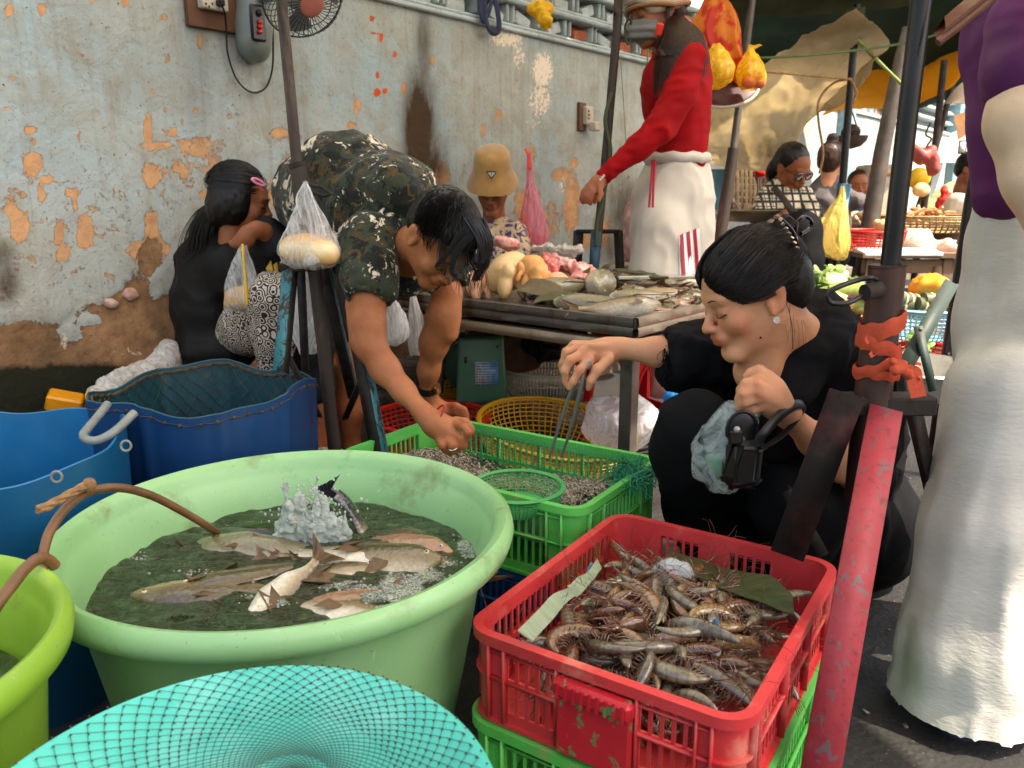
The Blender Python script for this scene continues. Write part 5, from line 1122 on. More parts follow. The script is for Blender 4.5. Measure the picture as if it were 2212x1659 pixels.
stool(V(.48, 2.95, 0), .27, .5, 'red plastic stool behind the zinc table leg', .44); stool(V(.80, 2.62, 0), .26, .15, 'red plastic stool just behind the kneeling woman\'s sleeve', .36)
# ================================================================== PEOPLE
def skin(name, c, c2, blush=(200, 110, 90)):
 t = NT(name); n = t.noise(60, 5); b = t.mix(t.step(t.noise(14, 4), .35, .7), lin(c), lin(c2)); b = t.mix(t.math('MULTIPLY', t.step(t.noise(260, 2), .66, .72), .25), b, lin(tuple(int(x*.7) for x in c)))
 b = t.mix(1.0, b, t.attr('tone', 'Color'), 'MULTIPLY'); t.base(b); t.set(rough=.5, spec=.35, sss=.12, sssr=.006, normal=t.bump(t.noise(420, 3), .45, .0015, t.bump(n, .3, .004)))
 t.b.inputs['Subsurface Radius'].default_value = (1.0, .35, .2); return t.m
skin_man = skin('tanned skin', (178, 112, 72), (156, 92, 56)); skin_lady = skin('fair skin', (208, 152, 116), (194, 132, 98)); skin_girl = skin('brown skin', (156, 94, 60), (136, 78, 48)); skin_pale = skin('pale skin', (232, 202, 172), (224, 190, 158))
hairm = None
def hair_mat(name, c1, c2, rough=.32):
 t = NT(name); n = t.noise(30, 4, src=t.mapping((8, 8, 1.0))); t.base(t.mix(t.step(n, .35, .7), lin(c1), lin(c2))); t.set(rough=rough, spec=.35); t.b.inputs['Anisotropic'].default_value = .5; return t.m
hair_black = hair_mat('black hair', (9, 7, 7), (20, 15, 14), .42); hair_brown = hair_mat('dark brown hair', (30, 20, 16), (66, 40, 26), .38)
lash = mat('dark brow hair', (34, 24, 20), .7); lipc = mat('lips', (186, 92, 78), .35, (170, 76, 66), 40, spec=.6)
def head_prims(s, c, F, sc=1.0, fem=False, closed=True, ear=(1, -1), neck=None, chin=1.0):
 """c: centre of the head, F: frame(side, back, up); sizes in metres for a head 0.23 high"""
 def L(x, y, z): return c+F @ (V(x, y, z)*sc)
 def e(x, y, z, r, k=.02, sub=False, M=None): s.ell(L(x, y, z), V(*r)*sc, F if M is None else F @ M, k*sc, sub)
 def cp(a, b, ra, rb, k=.015, sub=False): s.cap(L(*a), L(*b), ra*sc, rb*sc, k*sc, sub)
 w = .96 if fem else 1.0
 e(0, .018, .038, (.076*w, .094, .082)); e(0, -.020, -.022, (.060*w, .066, .078), .03); e(0, -.028, .045, (.060*w, .058, .052), .03)
 cp((.050*w, .005, -.045), (.018, -.070, -.096*chin), .016, .014, .03); cp((-.050*w, .005, -.045), (-.018, -.070, -.096*chin), .016, .014, .03); e(0, -.074, -.098*chin, (.020, .015, .014), .025)
 e(.037*w, -.062, -.026, (.024, .020, .022), .025); e(-.037*w, -.062, -.026, (.024, .020, .022), .025)
 cp((.040, -.078, .026), (.014, -.086, .022), .008 if fem else .010, .009, .02); cp((-.040, -.078, .026), (-.014, -.086, .022), .008 if fem else .010, .009, .02)
 for sx in (1, -1): e(sx*.031, -.102, .002, (.019, .016, .013), .018, True)
 for sx in (1, -1): e(sx*.031, -.0755, .002, (.0150, .0135, .0125), .006)
 cp((0, -.084, .012), (0, -.108, -.026), .0075, .0105, .012); e(0, -.110, -.029, (.0095, .009, .0085), .008)
 for sx in (1, -1): e(sx*.0125, -.100, -.031, (.0075, .010, .0072), .006)
 for sx in (1, -1): e(sx*.006, -.108, -.0385, (.003, .005, .003), .003, True)
 e(0, -.090, -.055, (.026, .013, .017), .015); e(0, -.0985, -.0530, (.020, .0075, .0052), .005); e(0, -.0965, -.0635, (.017, .0080, .0060), .005); e(0, -.106, -.0580, (.023, .006, .0013), .003, True)
 for sx in ear:
  M = np.array(Euler((0.15, 0, -sx*.35)).to_matrix()); e(sx*.079*w, .014, -.004, (.0075, .019, .031), .006, False, M); e(sx*.081*w, .022, .008, (.007, .016, .020), .005, False, M)
  e(sx*.088*w, .010, .002, (.0055, .010, .017), .004, True, M); cp((sx*.077*w, .000, -.010), (sx*.080*w, .002, -.030), .006, .0065, .006)
 if neck is not None:
  for q in neck: s.cap(*q)
 return L
def face_parts(L, F, root, sc=1.0, brow=True, lashes=(1, -1), lips=None, thick=1.0, sides=(1, -1), browm=None):
 for sx in sides:
  if brow:
   a = spline([L(sx*.014, -.0945, .0245), L(sx*.030, -.0925, .0300), L(sx*.050, -.0790, .0250)], 8); obj('eyebrow', MB().tube(a, np.array([.0026, .0034, .0032, .003, .0026, .0022, .0016, .001])[:len(a)] if len(a) <= 8 else np.interp(np.linspace(0, 1, len(a)), [0, .4, 1], [.0030, .0034, .0010])*sc*thick, 6, flat=.5), browm or lash, root)
  if sx in lashes:
   a = spline([L(sx*.0170, -.0870, -.0035), L(sx*.024, -.0898, -.0068), L(sx*.032, -.0902, -.0078), L(sx*.040, -.0868, -.0062), L(sx*.0465, -.0790, -.0025)], 16); obj('eyelashes', MB().tube(a, np.interp(np.linspace(0, 1, len(a)), [0, .5, 1], [.0007, .0012, .0015])*sc, 5), lash, root)
def body_obj(name, sdf, res, m, root, spots=(), it=1, wr=0.0):
 pos, q = sdf.mesh(res); pos = smooth_mesh(pos, q, it, .4)
 if wr: pos = pos+vnorm(pos, q)*(wr*vnoise(pos*90, 3))[:, None]
 o = obj(name, (pos, [tuple(x) for x in q.tolist()]), m, root); paint(o, spots); return o
def hand_chain(s, pts, k=.006): return s.chain(pts, k)
def strands(name, n, gen, r, m, root, seed=0, seg=9, nside=3, taper=.4):
 """loose hair: n thin tubes, gen(i, random) -> list of points"""
 rr = random.Random(seed); b = MB()
 for i in range(n):
  p = gen(i, rr)
  if p is None: continue
  q = spline(p, seg); b.tube(q, np.linspace(r, r*taper, len(q)), nside, caps=False)
 return obj(name, b, m, root)
def scale_prims(h, c, k):
 h.p = [(p[0], c+(p[1]-c)*k, p[2]*k, *p[3:]) for p in h.p]
def scalp_path(c, F, rad, d0, d1, rr, out=0.0, jit=.004, n=6, lift=0.0):
 """points sweeping over an ellipsoid from direction d0 to d1 (local directions)"""
 d0, d1 = unit(d0), unit(d1); pts = []
 for t in np.linspace(0, 1, n):
  d = unit(d0*(1-t)+d1*t); p = d*(V(*rad)*(1+out)); p = p+d*(rr.uniform(0, jit)+lift*math.sin(t*math.pi)); pts.append(c+F @ p)
 return pts
def nail(p, d, u, s, m, root):
 B = np.stack([np.cross(unit(d), unit(u)), unit(d), unit(u)], 1); obj('nail', MB().ell(p, (s*.42, s*.6, s*.16), B, 8, 6), m, root)
nailm = mat('finger nail', (236, 196, 176), .25, spec=.7)

# ---------------------------------------------------------------- 1. the stooping man
camo = NT('camouflage cotton');
def camo_mat():
 t = camo; a = t.noise(17, 6, .62, dist=.6); b = t.noise(26, 6, .66, dist=.8, src=t.mapping(loc=(3, 1, 2))); c = t.noise(30, 7, .70, dist=.7, src=t.mapping(loc=(7, 4, 1))); d = t.noise(24, 6, .68, dist=.6, src=t.mapping(loc=(1, 8, 5))); big = t.noise(7, 3, .5, src=t.mapping(loc=(2, 2, 9)))
 q = t.mix(t.step(a, .49, .50), lin((50, 58, 44)), lin((28, 32, 26))); q = t.mix(t.step(b, .56, .565), q, lin((82, 64, 34))); q = t.mix(t.step(d, .60, .605), q, lin((22, 24, 32)))
 q = t.mix(t.step(t.math('ADD', c, t.math('MULTIPLY', t.math('SUBTRACT', big, .5), .5)), .605, .61), q, lin((214, 200, 178))); t.base(q); t.set(rough=.85, sheen=.1, spec=.2, normal=t.bump(t.noise(500, 2), .3, .001, t.bump(t.noise(9, 4, .5, dist=1), .5, .02))); return t.m
camo_m = camo_mat()
def man():
 root = empty('person', tuple(G(800, 1000)), 'stooping man in camouflage shirt and red wrist string reaching into the green shrimp crate', 'person')
 s = SDF(); hc = P(950, 518, 1.97); F = frame((.35, -.45, -.82), (.578, -.539, .542)); K = .90; L = head_prims(s, hc, F, .92)
 s.cap(hc+F @ V(0, .03, -.06), P(880, 545, 2.16), .056, .066, .03)
 # near arm
 s.chain([(800, 560, 2.08, 50), (797, 640, 1.99, 39), (797, 700, 1.965, 34), (799, 745, 1.955, 33)], .02); s.chain([(799, 745, 1.955, 33), (832, 798, 1.94, 31), (872, 845, 1.91, 24), (915, 893, 1.87, 18)], .02); s.chain([(760, 660, 1.99, 12), (772, 735, 1.97, 14)], .03)
 s.chain([(915, 893, 1.87, 21), (938, 915, 1.85, 25), (962, 930, 1.84, 27)], .02); s.blob(958, 925, 1.845, 34, 24, .022, .02, -30)
 for pts in ([(985, 915, 1.83, 9.5), (1003, 922, 1.80, 9), (1012, 935, 1.79, 8.5), (1005, 952, 1.80, 8)], [(978, 935, 1.825, 10), (998, 948, 1.80, 9.5), (1000, 962, 1.80, 9), (990, 968, 1.81, 8)], [(962, 942, 1.825, 10.5), (978, 962, 1.80, 10), (980, 972, 1.81, 9), (972, 978, 1.82, 8)], [(945, 940, 1.83, 10), (956, 962, 1.81, 9.5), (962, 972, 1.82, 8.5)], [(985, 908, 1.86, 10), (1005, 912, 1.85, 9.5), (1016, 925, 1.845, 8.5), (1018, 934, 1.84, 7.5)]): s.chain(pts, .006)
 s.chain([(948, 915, 1.825, 3), (975, 935, 1.815, 3.5)], .012)
 # far arm
 s.chain([(950, 560, 2.25, 46), (962, 620, 2.22, 29), (956, 670, 2.20, 27)], .02); s.chain([(952, 688, 2.20, 33), (938, 740, 2.22, 29), (926, 800, 2.25, 21), (922, 848, 2.28, 16)], .03); s.chain([(975, 640, 2.2, 22), (972, 720, 2.19, 18)], .03)
 for pts in ([(945, 690, 2.165, 3), (930, 715, 2.175, 3), (925, 760, 2.2, 3)], [(960, 690, 2.16, 3), (968, 730, 2.17, 3)], [(925, 720, 2.18, 3), (918, 745, 2.19, 3)], [(945, 740, 2.175, 2.5), (935, 790, 2.21, 2.5)]): s.chain(pts, .006)
 s.chain([(922, 848, 2.28, 18), (935, 880, 2.30, 22), (960, 890, 2.30, 20)], .02)
 for dv in (-8, 0, 7): s.chain([(962, 884+dv, 2.30, 8), (985, 885+dv, 2.28, 8), (1002, 893+dv, 2.27, 7), (1008, 902+dv*.8, 2.27, 6)], .006)
 s.chain([(935, 885, 2.27, 9), (955, 900, 2.24, 8), (972, 905, 2.23, 7)], .006)
 # shins and feet seen under the stand
 for (u0, du, y) in ((745, 0, 2.72), (672, 0, 2.62)):
  s.chain([(u0, 690, y, 34), (u0+4, 780, y, 36), (u0+10, 880, y+.02, 30), (u0+14, 960, y+.03, 16), (u0+16, 985, y+.03, 17)], .03)
  g = P(u0+16, 995, y+.0); s.cap(g+V(0, .04, 0), g+V(.05, -.12, -.035), .032, .026, .02)
  for k in range(5): s.cap(g+V(.035+.016*k-.02, -.12, -.035), g+V(.04+.016*k-.02, -.165+.006*k, -.045), .0095, .009, .006)
 s.chain([(945, 560, 2.24, 38), (880, 540, 2.17, 44), (800, 545, 2.12, 42), (800, 570, 2.08, 42)], .04); s.chain([(870, 520, 2.2, 48), (780, 450, 2.38, 62), (700, 470, 2.58, 46), (706, 600, 2.67, 40), (745, 690, 2.72, 34)], .04); s.chain([(700, 470, 2.58, 46), (674, 690, 2.62, 34)], .04)
 spots = [(L(0, -.1, -.058), (.024, .014, .012), (.85, .62, .58), .8, F), (L(0, -.11, -.03), (.018, .014, .014), (1.08, .82, .76), .6, F), (P(1012, 925, 1.79), (.03, .03, .03), (1.08, .85, .8), .5, None), (P(985, 960, 1.80), (.04, .03, .03), (1.06, .84, .8), .5, None), (P(800, 650, 1.97), (.06, .06, .07), (1.1, 1.05, 1.0), .8, None), (P(965, 890, 2.28), (.07, .05, .04), (1.05, .8, .78), .7, None), (hc+F @ V(0, 0, .09), (.10, .12, .06), (.25, .2, .2), 1, F)]
 body = body_obj('body', s, .0042, skin_man, root, spots, 2); face_parts(L, F, root, .92, thick=1.3)
 # hair: cap + combed locks
 h = SDF(); h.ell(hc+F @ V(0, .028, .050), (.084, .098, .086), F, .02); h.ell(hc+F @ V(0, .070, .000), (.068, .052, .070), F, .03); h.ell(hc+F @ V(0, -.030, .080), (.060, .050, .038), F, .03)
 h.ell(hc+F @ V(0, -.138, .000), (.085, .062, .075), F, .010, True)
 for sx in (1, -1): h.ell(hc+F @ V(sx*.085, -.005, -.030), (.022, .035, .040), F, .01, True)
 scale_prims(h, hc, K); pos, q = h.mesh(.004); pos = pos+vnorm(pos, q)*(.0022*vnoise(pos*V(160, 160, 40), 3))[:, None]; obj('hair', (pos, [tuple(x) for x in q.tolist()]), hair_black, root)
 crown = V(.01, .055, .10)
 def g(i, rr):
  a = rr.uniform(-math.pi, math.pi); d1 = V(math.sin(a), -math.cos(a)*1.0, rr.uniform(-.35, .35));
  if d1[1] < -.3 and abs(d1[0]) < .8: d1[2] = rr.uniform(.38, .6)
  return scalp_path(hc+F*K @ V(0, .012, .042), F*K, (.083, .105, .090), crown+V(rr.uniform(-.03, .03), rr.uniform(-.03, .03), 0), d1, rr, .01, .006, 6, .004)
 strands('hair_strands', 1100, g, .0011, hair_black, root, 4, 10)
 def fl(i, rr):   # fringe falling from the forehead
  x = rr.uniform(-.07, .07); ln = rr.uniform(.03, .09); a = hc+F*K @ V(x, -.060+.3*abs(x), .105-abs(x)*.45); b_ = hc+F*K @ V(x*1.12, -.105+.35*abs(x), .065-abs(x)*.3)
  c_ = b_+V(.012, -.004, -ln*.5)+F @ V(x*.1, 0, 0); d = b_+V(.015+rr.uniform(-.01, .01), 0, -ln); return [a, b_, c_, d]
 strands('fringe', 70, fl, .0012, hair_black, root, 6, 10)
 def lock(i, rr):
  base = [(1026, 472), (1048, 520), (1044, 568), (1026, 606)]; j = rr.gauss(0, 1); return [P(u+j*(9-k*1.5)+rr.gauss(0, 1.5), v+rr.gauss(0, 2), 1.90+.015*j) for k, (u, v) in enumerate(base)]
 strands('side_lock', 120, lock, .0012, hair_black, root, 8, 12)
 def lock2(i, rr):
  base = [(1000, 500), (975, 540), (955, 560), (942, 575)] if i % 2 else [(1015, 510), (985, 545), (975, 585), (985, 600)]; j = rr.gauss(0, 1); return [P(u+j*(5-k), v+rr.gauss(0, 2), 1.855+.01*j) for k, (u, v) in enumerate(base)]
 strands('side_lock', 90, lock2, .0010, hair_black, root, 9, 12)
 # shirt
 c = SDF(); c.chain([(690, 420, 2.55, 92), (760, 420, 2.42, 116), (840, 455, 2.25, 104), (880, 500, 2.18, 84)], .05); c.blob(740, 385, 2.42, 80, 80, .17, .06); c.blob(865, 420, 2.2, 76, 55, .14, .05, -30); c.blob(690, 455, 2.52, 58, 100, .15, .05)
 c.chain([(800, 530, 2.08, 66), (797, 575, 2.02, 55), (796, 624, 1.985, 53)], .03); c.chain([(925, 500, 2.25, 58), (960, 575, 2.24, 46), (968, 600, 2.23, 40)], .03); c.chain([(770, 520, 2.25, 80), (850, 560, 2.2, 60), (880, 590, 2.2, 40)], .05)
 c.chain([(796, 650, 1.96, 40), (796, 700, 1.95, 42)], .004, True); c.chain([(972, 625, 2.22, 35), (972, 680, 2.2, 36)], .004, True)
 def cut(p):
  U, Vv = UVp(p); return ~((Vv > 652-0.02*(U-755)+.45*(U-755)*0+ (U-755)*.0) & (U < 860) & (p[:, 1] < 2.15))
 cloth(c, .0075, camo_m, 'shirt', root, ((.008, (9, 9, 5)), (.006, (16, 10, 16)), (.0025, (38, 30, 30))), 2, 3)
 # collar band, shorts
 tr = SDF(); tr.chain([(700, 460, 2.62, 64), (706, 600, 2.68, 56), (735, 700, 2.70, 44)], .04); tr.chain([(690, 480, 2.60, 58), (672, 620, 2.6, 48), (680, 830, 2.62, 44)], .04); cloth(tr, .012, mat('black trousers', (22, 22, 26), .8, bump=.2), 'trousers', root, ((.006, (8, 8, 8)),), 2)
 # wrist string, ring, watch
 def loop(u, v, Y, ru, rv, rot, r, m, nm, tilt=.5):
  c0 = P(u, v, Y); a = np.linspace(0, 2*np.pi, 28, endpoint=False); ca, sa = math.cos(rot), math.sin(rot); k = R(1, c0)
  pts = [c0+V((ru*math.cos(x)*ca-rv*tilt*math.sin(x)*sa)*k, rv*math.sin(x)*k, (ru*math.cos(x)*sa+rv*tilt*math.sin(x)*ca)*k) for x in a]; return obj(nm, MB().tube(pts, r, 6, closed=True), m, root)
 redm = mat('red string', (176, 30, 24), .6); loop(942, 900, 1.855, 29, 24, R_(52), .0022, redm, 'wrist_string', .25)
 loop(979, 966, 1.80, 10, 10, R_(15), .0016, mat('silver ring', (220, 218, 210), .2, metal=.9), 'ring', .4)
 wb = mat('watch strap', (22, 20, 20), .5); c0 = P(922, 838, 2.27); ax = unit(P(922, 848, 2.28)-P(926, 800, 2.25)); b = MB().tube([c0-ax*.012, c0+ax*.012], R(21, c0), 20, caps=False); obj('watch_strap', b, wb, root)
 obj('watch', MB().lathe([(0, 0), (.016, 0), (.018, .002), (.018, .008), (.0, .009)], 24).xf(np.array(Euler((0, math.pi/2-.2, -.3)).to_matrix()), c0+V(R(20, c0), -.008, 0)), mat('brass', (206, 160, 90), .25, metal=.9), root)
 for k, (u0, y) in enumerate(((757, 2.72), (690, 2.62))):
  g0 = P(u0+4, 1003, y); B = np.array(Euler((0, 0, -.3)).to_matrix()); q = MB().lathe([(0, 0), (.045, 0), (.048, .008), (.045, .016), (0, .016)], 24, sx=1, sy=2.6).xf(B, g0+V(.02, -.06, -.075)); o_ = obj('sandal', q, mat('blue sandal', (40, 92, 120), .6), root); obj('sandal_strap', MB().tube(spline([g0+V(-.02, -.03, -.05), g0+V(.01, -.06, -.015), g0+V(.04, -.11, -.03), g0+V(.07, -.06, -.05)], 12), .006, 6), mat('blue sandal', (40, 92, 120), .6), root)
 return root
man()

# ---------------------------------------------------------------- 2. the kneeling woman in black
blackc = mat('black crepe', (19, 19, 22), .9, (13, 13, 15), 5, bump=.5, bscale=300, bdist=.002, spec=.12); blackt = mat('black trousers cloth', (16, 17, 20), .95, (11, 12, 15), 5, bump=.3, bscale=300, bdist=.002, spec=.12)
def lady():
 root = empty('person', tuple(G(1720, 1250)), 'kneeling woman in black with her hair pinned up, picking shrimps with steel tongs', 'person'); s = SDF(); hc = P(1622, 640, 1.50); F = frame((-.92, -.17, -.36), (-.37, -.02, .93)); K = .90; L = head_prims(s, hc, F, .92, True, ear=(1, -1))
 s.cap(hc+F @ V(0, .035, -.05), P(1720, 745, 1.60), .052, .058, .03); s.cap(hc+F @ V(0, .0, -.085), P(1640, 800, 1.53), .035, .05, .03); s.chain([(1720, 745, 1.60, 60), (1660, 860, 1.58, 56)], .04); s.chain([(1715, 740, 1.64, 44), (1800, 780, 1.72, 50)], .04)
 s.chain([(1640, 720, 1.52, 6), (1625, 800, 1.50, 5)], .02); s.chain([(1720, 760, 1.64, 44), (1630, 765, 1.68, 36), (1540, 772, 1.67, 36)], .03); s.chain([(1740, 770, 1.69, 44), (1835, 810, 1.67, 42), (1850, 960, 1.62, 42)], .03)
 # right arm with the tongs
 s.chain([(1540, 775, 1.66, 42), (1470, 765, 1.68, 33), (1420, 760, 1.69, 30), (1335, 752, 1.70, 21)], .02); s.chain([(1340, 752, 1.70, 21), (1310, 757, 1.695, 26), (1275, 770, 1.69, 28)], .015); s.blob(1290, 762, 1.69, 38, 24, .016, .015, -14)
 for pts in ([(1262, 762, 1.66, 11), (1232, 778, 1.64, 10.5), (1220, 800, 1.64, 9.5), (1222, 822, 1.65, 8), (1226, 833, 1.65, 7)], [(1250, 752, 1.70, 11), (1226, 762, 1.69, 10), (1216, 785, 1.69, 9), (1214, 800, 1.69, 8)], [(1268, 745, 1.72, 10.5), (1240, 745, 1.72, 9.5), (1222, 760, 1.72, 8.5), (1218, 775, 1.72, 8)], [(1275, 775, 1.65, 11), (1252, 800, 1.63, 10), (1238, 824, 1.63, 8.5), (1230, 838, 1.635, 7)], [(1315, 775, 1.66, 13), (1290, 800, 1.64, 12), (1276, 822, 1.635, 9.5), (1271, 838, 1.64, 7.5)]): s.chain(pts, .006)
 for (a, b_) in (((1300, 752), (1255, 752)), ((1305, 760), (1262, 765)), ((1310, 748), (1270, 744))): s.chain([(*a, 1.672, 3.5), (*b_, 1.658, 4.5)], .012)
 # left arm and fist at the neckline
 s.chain([(1850, 960, 1.62, 44), (1820, 1000, 1.50, 40), (1760, 950, 1.42, 34), (1702, 897, 1.37, 25)], .02); s.chain([(1702, 897, 1.37, 24), (1675, 870, 1.35, 32), (1655, 850, 1.34, 32)], .02); s.blob(1655, 845, 1.34, 40, 36, .026, .02, 30); s.chain([(1840, 1010, 1.55, 40), (1870, 1085, 1.62, 36)], .03)
 for pts in ([(1640, 818, 1.325, 12), (1612, 830, 1.325, 12), (1602, 842, 1.34, 11), (1618, 850, 1.355, 10)], [(1638, 838, 1.318, 12.5), (1607, 850, 1.32, 12), (1599, 862, 1.335, 11), (1615, 868, 1.35, 10)], [(1640, 858, 1.318, 12), (1610, 868, 1.322, 11.5), (1600, 878, 1.335, 10.5), (1620, 884, 1.35, 9)], [(1655, 872, 1.325, 11), (1628, 884, 1.33, 10), (1612, 890, 1.34, 9.5)], [(1660, 812, 1.35, 13), (1640, 800, 1.36, 12), (1622, 806, 1.365, 10.5), (1612, 815, 1.365, 9.5)]): s.chain(pts, .006)
 for (a, b_) in (((1680, 860), (1640, 828)), ((1684, 872), (1640, 848))): s.chain([(*a, 1.318, 3.5), (*b_, 1.308, 5)], .012)
 sp = [(L(0, -.1, -.0575), (.023, .016, .0125), (.82, .48, .44), 1, F), (L(.045, -.070, -.028), (.034, .034, .028), (1.0, .80, .76), .55, F), (L(0, -.112, -.03), (.016, .014, .013), (1.05, .84, .80), .7, F), (L(.08, .012, 0), (.014, .026, .036), (1.04, .80, .72), .7, F), (L(.031, -.088, .008), (.020, .012, .007), (.80, .66, .62), .5, F), (L(0, .06, .07), (.09, .09, .09), (.2, .17, .16), 1, F), (L(0, .09, -.0), (.08, .07, .06), (.3, .25, .24), 1, F)]
 for (u, v, Y) in ((1262, 762, 1.65), (1250, 752, 1.69), (1268, 745, 1.71), (1238, 776, 1.63), (1252, 800, 1.62), (1640, 820, 1.315), (1638, 838, 1.31), (1640, 856, 1.31), (1612, 832, 1.31), (1607, 850, 1.31)): sp.append((P(u, v, Y), (.010,)*3, (1.0, .74, .68), .55, None))
 for (u, v, Y) in ((1226, 833, 1.64), (1230, 838, 1.63), (1271, 838, 1.63)): sp.append((P(u, v, Y), (.008,)*3, (1.12, 1.0, 1.0), .9, None))
 body_obj('body', s, .0036, skin_lady, root, sp, 2); face_parts(L, F, root, .92, thick=.85, browm=mat('brown eyebrow', (88, 52, 40), .7))
 obj('mole', MB().ell(L(.056, -.030, -.072), (.0022, .0022, .0022), None, 8, 6), lash, root)
 er = L(.082, -.001, -.042); obj('earring', MB().lathe([(0, 0), (.0055, 0), (.006, .0015), (.004, .003), (0, .0034)], 16).xf(frame((0, 1, 0), (0, 0, 1)) @ np.array(Euler((math.pi/2, 0, 0)).to_matrix()), er+V(0, -.004, 0)), mat('diamond silver', (230, 230, 236), .1, metal=.8, bump=.8, bscale=700), root); b = MB()
 for k in range(8): b.ell(er+V(.005*math.cos(k*.785), -.007, .005*math.sin(k*.785)), (.0014,)*3, None, 6, 4)
 obj('earring_stone', b, mat('white stone', (250, 250, 250), .05, spec=1), root)
 # swept-back hair with a twist held by a clip
 h = SDF(); hh = hc+F @ V(0, .030, .055); h.ell(hh, (.083, .098, .086), F, .02); h.ell(hc+F @ V(0, .075, .005), (.072, .060, .075), F, .03); h.ell(hc+F @ V(0, -.030, .076), (.060, .052, .036), F, .03); h.ell(hc+F @ V(0, -.142, .014), (.095, .072, .080), F, .006, True)
 h.ell(hc+F @ V(.094, -.004, -.014), (.026, .040, .044), F, .006, True); h.ell(hc+F @ V(-.094, -.004, -.014), (.026, .040, .044), F, .006, True)
 scale_prims(h, hc, K); pos, q = h.mesh(.0036); pos = pos+vnorm(pos, q)*(.0010*vnoise(pos*V(300, 300, 300), 3))[:, None]; obj('hair', (pos, [tuple(x) for x in q.tolist()]), hair_black, root)
 tw = V(-.0, .100, .082)
 def g(i, rr):
  z = rr.uniform(-1, 1); sx = 1 if rr.random() < .78 else -1; a = rr.uniform(0, .66)
  d0 = V(sx*(.02+.070*math.sin(a*1.6)), -.095+.085*a**1.4, .085-.115*a+rr.uniform(-.01, .01)) if rr.random() < .75 else V(sx*rr.uniform(.02, .075), rr.uniform(.05, .09), rr.uniform(-.085, -.01))
  return scalp_path(hc+F*K @ V(0, .018, .045), F*K, (.0845, .1095, .0910), d0-V(0, .018, .045), tw-V(0, .018, .045)+V(rr.uniform(-.01, .01), rr.uniform(-.01, .02), rr.uniform(-.03, .02)), rr, .01, .0045, 7, .006)
 strands('hair_strands', 2400, g, .0008, hair_black, root, 4, 12); strands('hair_highlights', 260, g, .0007, hair_brown, root, 14, 12)
 tc_ = hc+F*K @ V(.012, .100, .088)
 def g2(i, rr):
  a0 = rr.uniform(0, 6.28); r = rr.uniform(.014, .030); return [tc_+F @ V(.016*math.sin(a0+k*.9), r*math.cos(a0+k*1.1)*1.2+.0, r*math.sin(a0+k*1.1)*1.5-.012+.004*k) for k in range(5)]
 strands('hair_twist', 500, g2, .0013, hair_brown, root, 5, 12)
 def g3(i, rr):
  d0 = V(rr.uniform(.04, .084), rr.uniform(.03, .07), rr.uniform(-.08, -.03)); p = hc+F*K @ d0; return [p, p+V(rr.uniform(-.002, .008), -.008, -.02), p+V(rr.uniform(-.004, .014), -.012, -.045-rr.uniform(0, .02))]
 strands('loose_hair', 9, g3, .0004, hair_black, root, 7, 8)
 obj('loose_hair', MB().tube(spline([L(.080, .030, -.010), L(.090, .026, -.040), L(.092, .020, -.075), L(.088, .012, -.11)], 16), np.linspace(.0012, .0003, 17)[:len(spline([0, 1, 2, 3], 16))] if False else .0007, 4), hair_black, root)
 clip = mat('hair clip', (20, 16, 18), .15, metal=.5); gem = mat('clip stones', (214, 190, 170), .15, metal=.8)
 for k in range(2): obj('hair_clip', MB().tube(spline([P(1675, 468, 1.50), P(1690, 476, 1.46-.01*k), P(1712, 500, 1.45), P(1722, 530, 1.46), P(1715, 548, 1.47)] if k else [P(1718, 505, 1.47), P(1722, 480, 1.47), P(1738, 468, 1.49), P(1752, 478, 1.50), P(1750, 492, 1.50), P(1730, 505, 1.47)], 24), .0035, 8), clip, root)
 b = MB();
 for k in range(7): b.box(P(1686+6*k, 474+10*k, 1.445), (.007, .004, .007), np.array(Euler((.3*k, .5, .2)).to_matrix()), .001)
 obj('clip_stones', b, gem, root)
 # blouse
 c = SDF(); c.chain([(1755, 800, 1.68, 120), (1780, 900, 1.74, 128), (1800, 1000, 1.80, 130)], .06); c.blob(1740, 760, 1.66, 96, 50, .12, .05, -18); c.blob(1850, 800, 1.66, 52, 84, .09, .05); c.blob(1670, 900, 1.64, 76, 96, .09, .05); c.blob(1620, 960, 1.66, 50, 80, .07, .05)
 c.chain([(1620, 760, 1.68, 60), (1540, 758, 1.68, 56), (1478, 772, 1.69, 50), (1462, 790, 1.69, 44)], .05); c.chain([(1840, 780, 1.66, 70), (1862, 880, 1.64, 70), (1880, 960, 1.62, 66)], .05); c.chain([(1700, 715, 1.64, 40), (1755, 690, 1.67, 34), (1790, 720, 1.67, 50)], .03)
 c.chain([(1765, 700, 1.62, 44), (1745, 760, 1.57, 48), (1705, 830, 1.53, 44), (1668, 890, 1.52, 44)], .04)
 c.chain([(1640, 700, 1.46, 40), (1632, 790, 1.43, 40), (1640, 860, 1.42, 30)], .02, True); c.cap(hc+F @ V(0, .0, -.05), P(1675, 735, 1.52), .058, .048, .012, True); c.chain([(1670, 735, 1.50, 34), (1650, 770, 1.47, 24), (1642, 798, 1.46, 12)], .01, True)
 c.chain([(1380, 760, 1.69, 34), (1455, 765, 1.69, 36)], .006, True)
 cloth(c, .0075, blackc, 'blouse', root, ((.016, (7, 7, 4)), (.010, (15, 9, 13)), (.004, (36, 30, 30))), 2, 5)
 col = MB(); pts = spline([P(1660, 690, 1.66), P(1700, 668, 1.70), P(1745, 662, 1.70), P(1762, 680, 1.67), P(1735, 720, 1.62), P(1690, 770, 1.55), P(1655, 830, 1.49), P(1640, 860, 1.47)], 40); col.tube(pts, .012, 8, flat=.4); obj('collar', col, blackc, root)
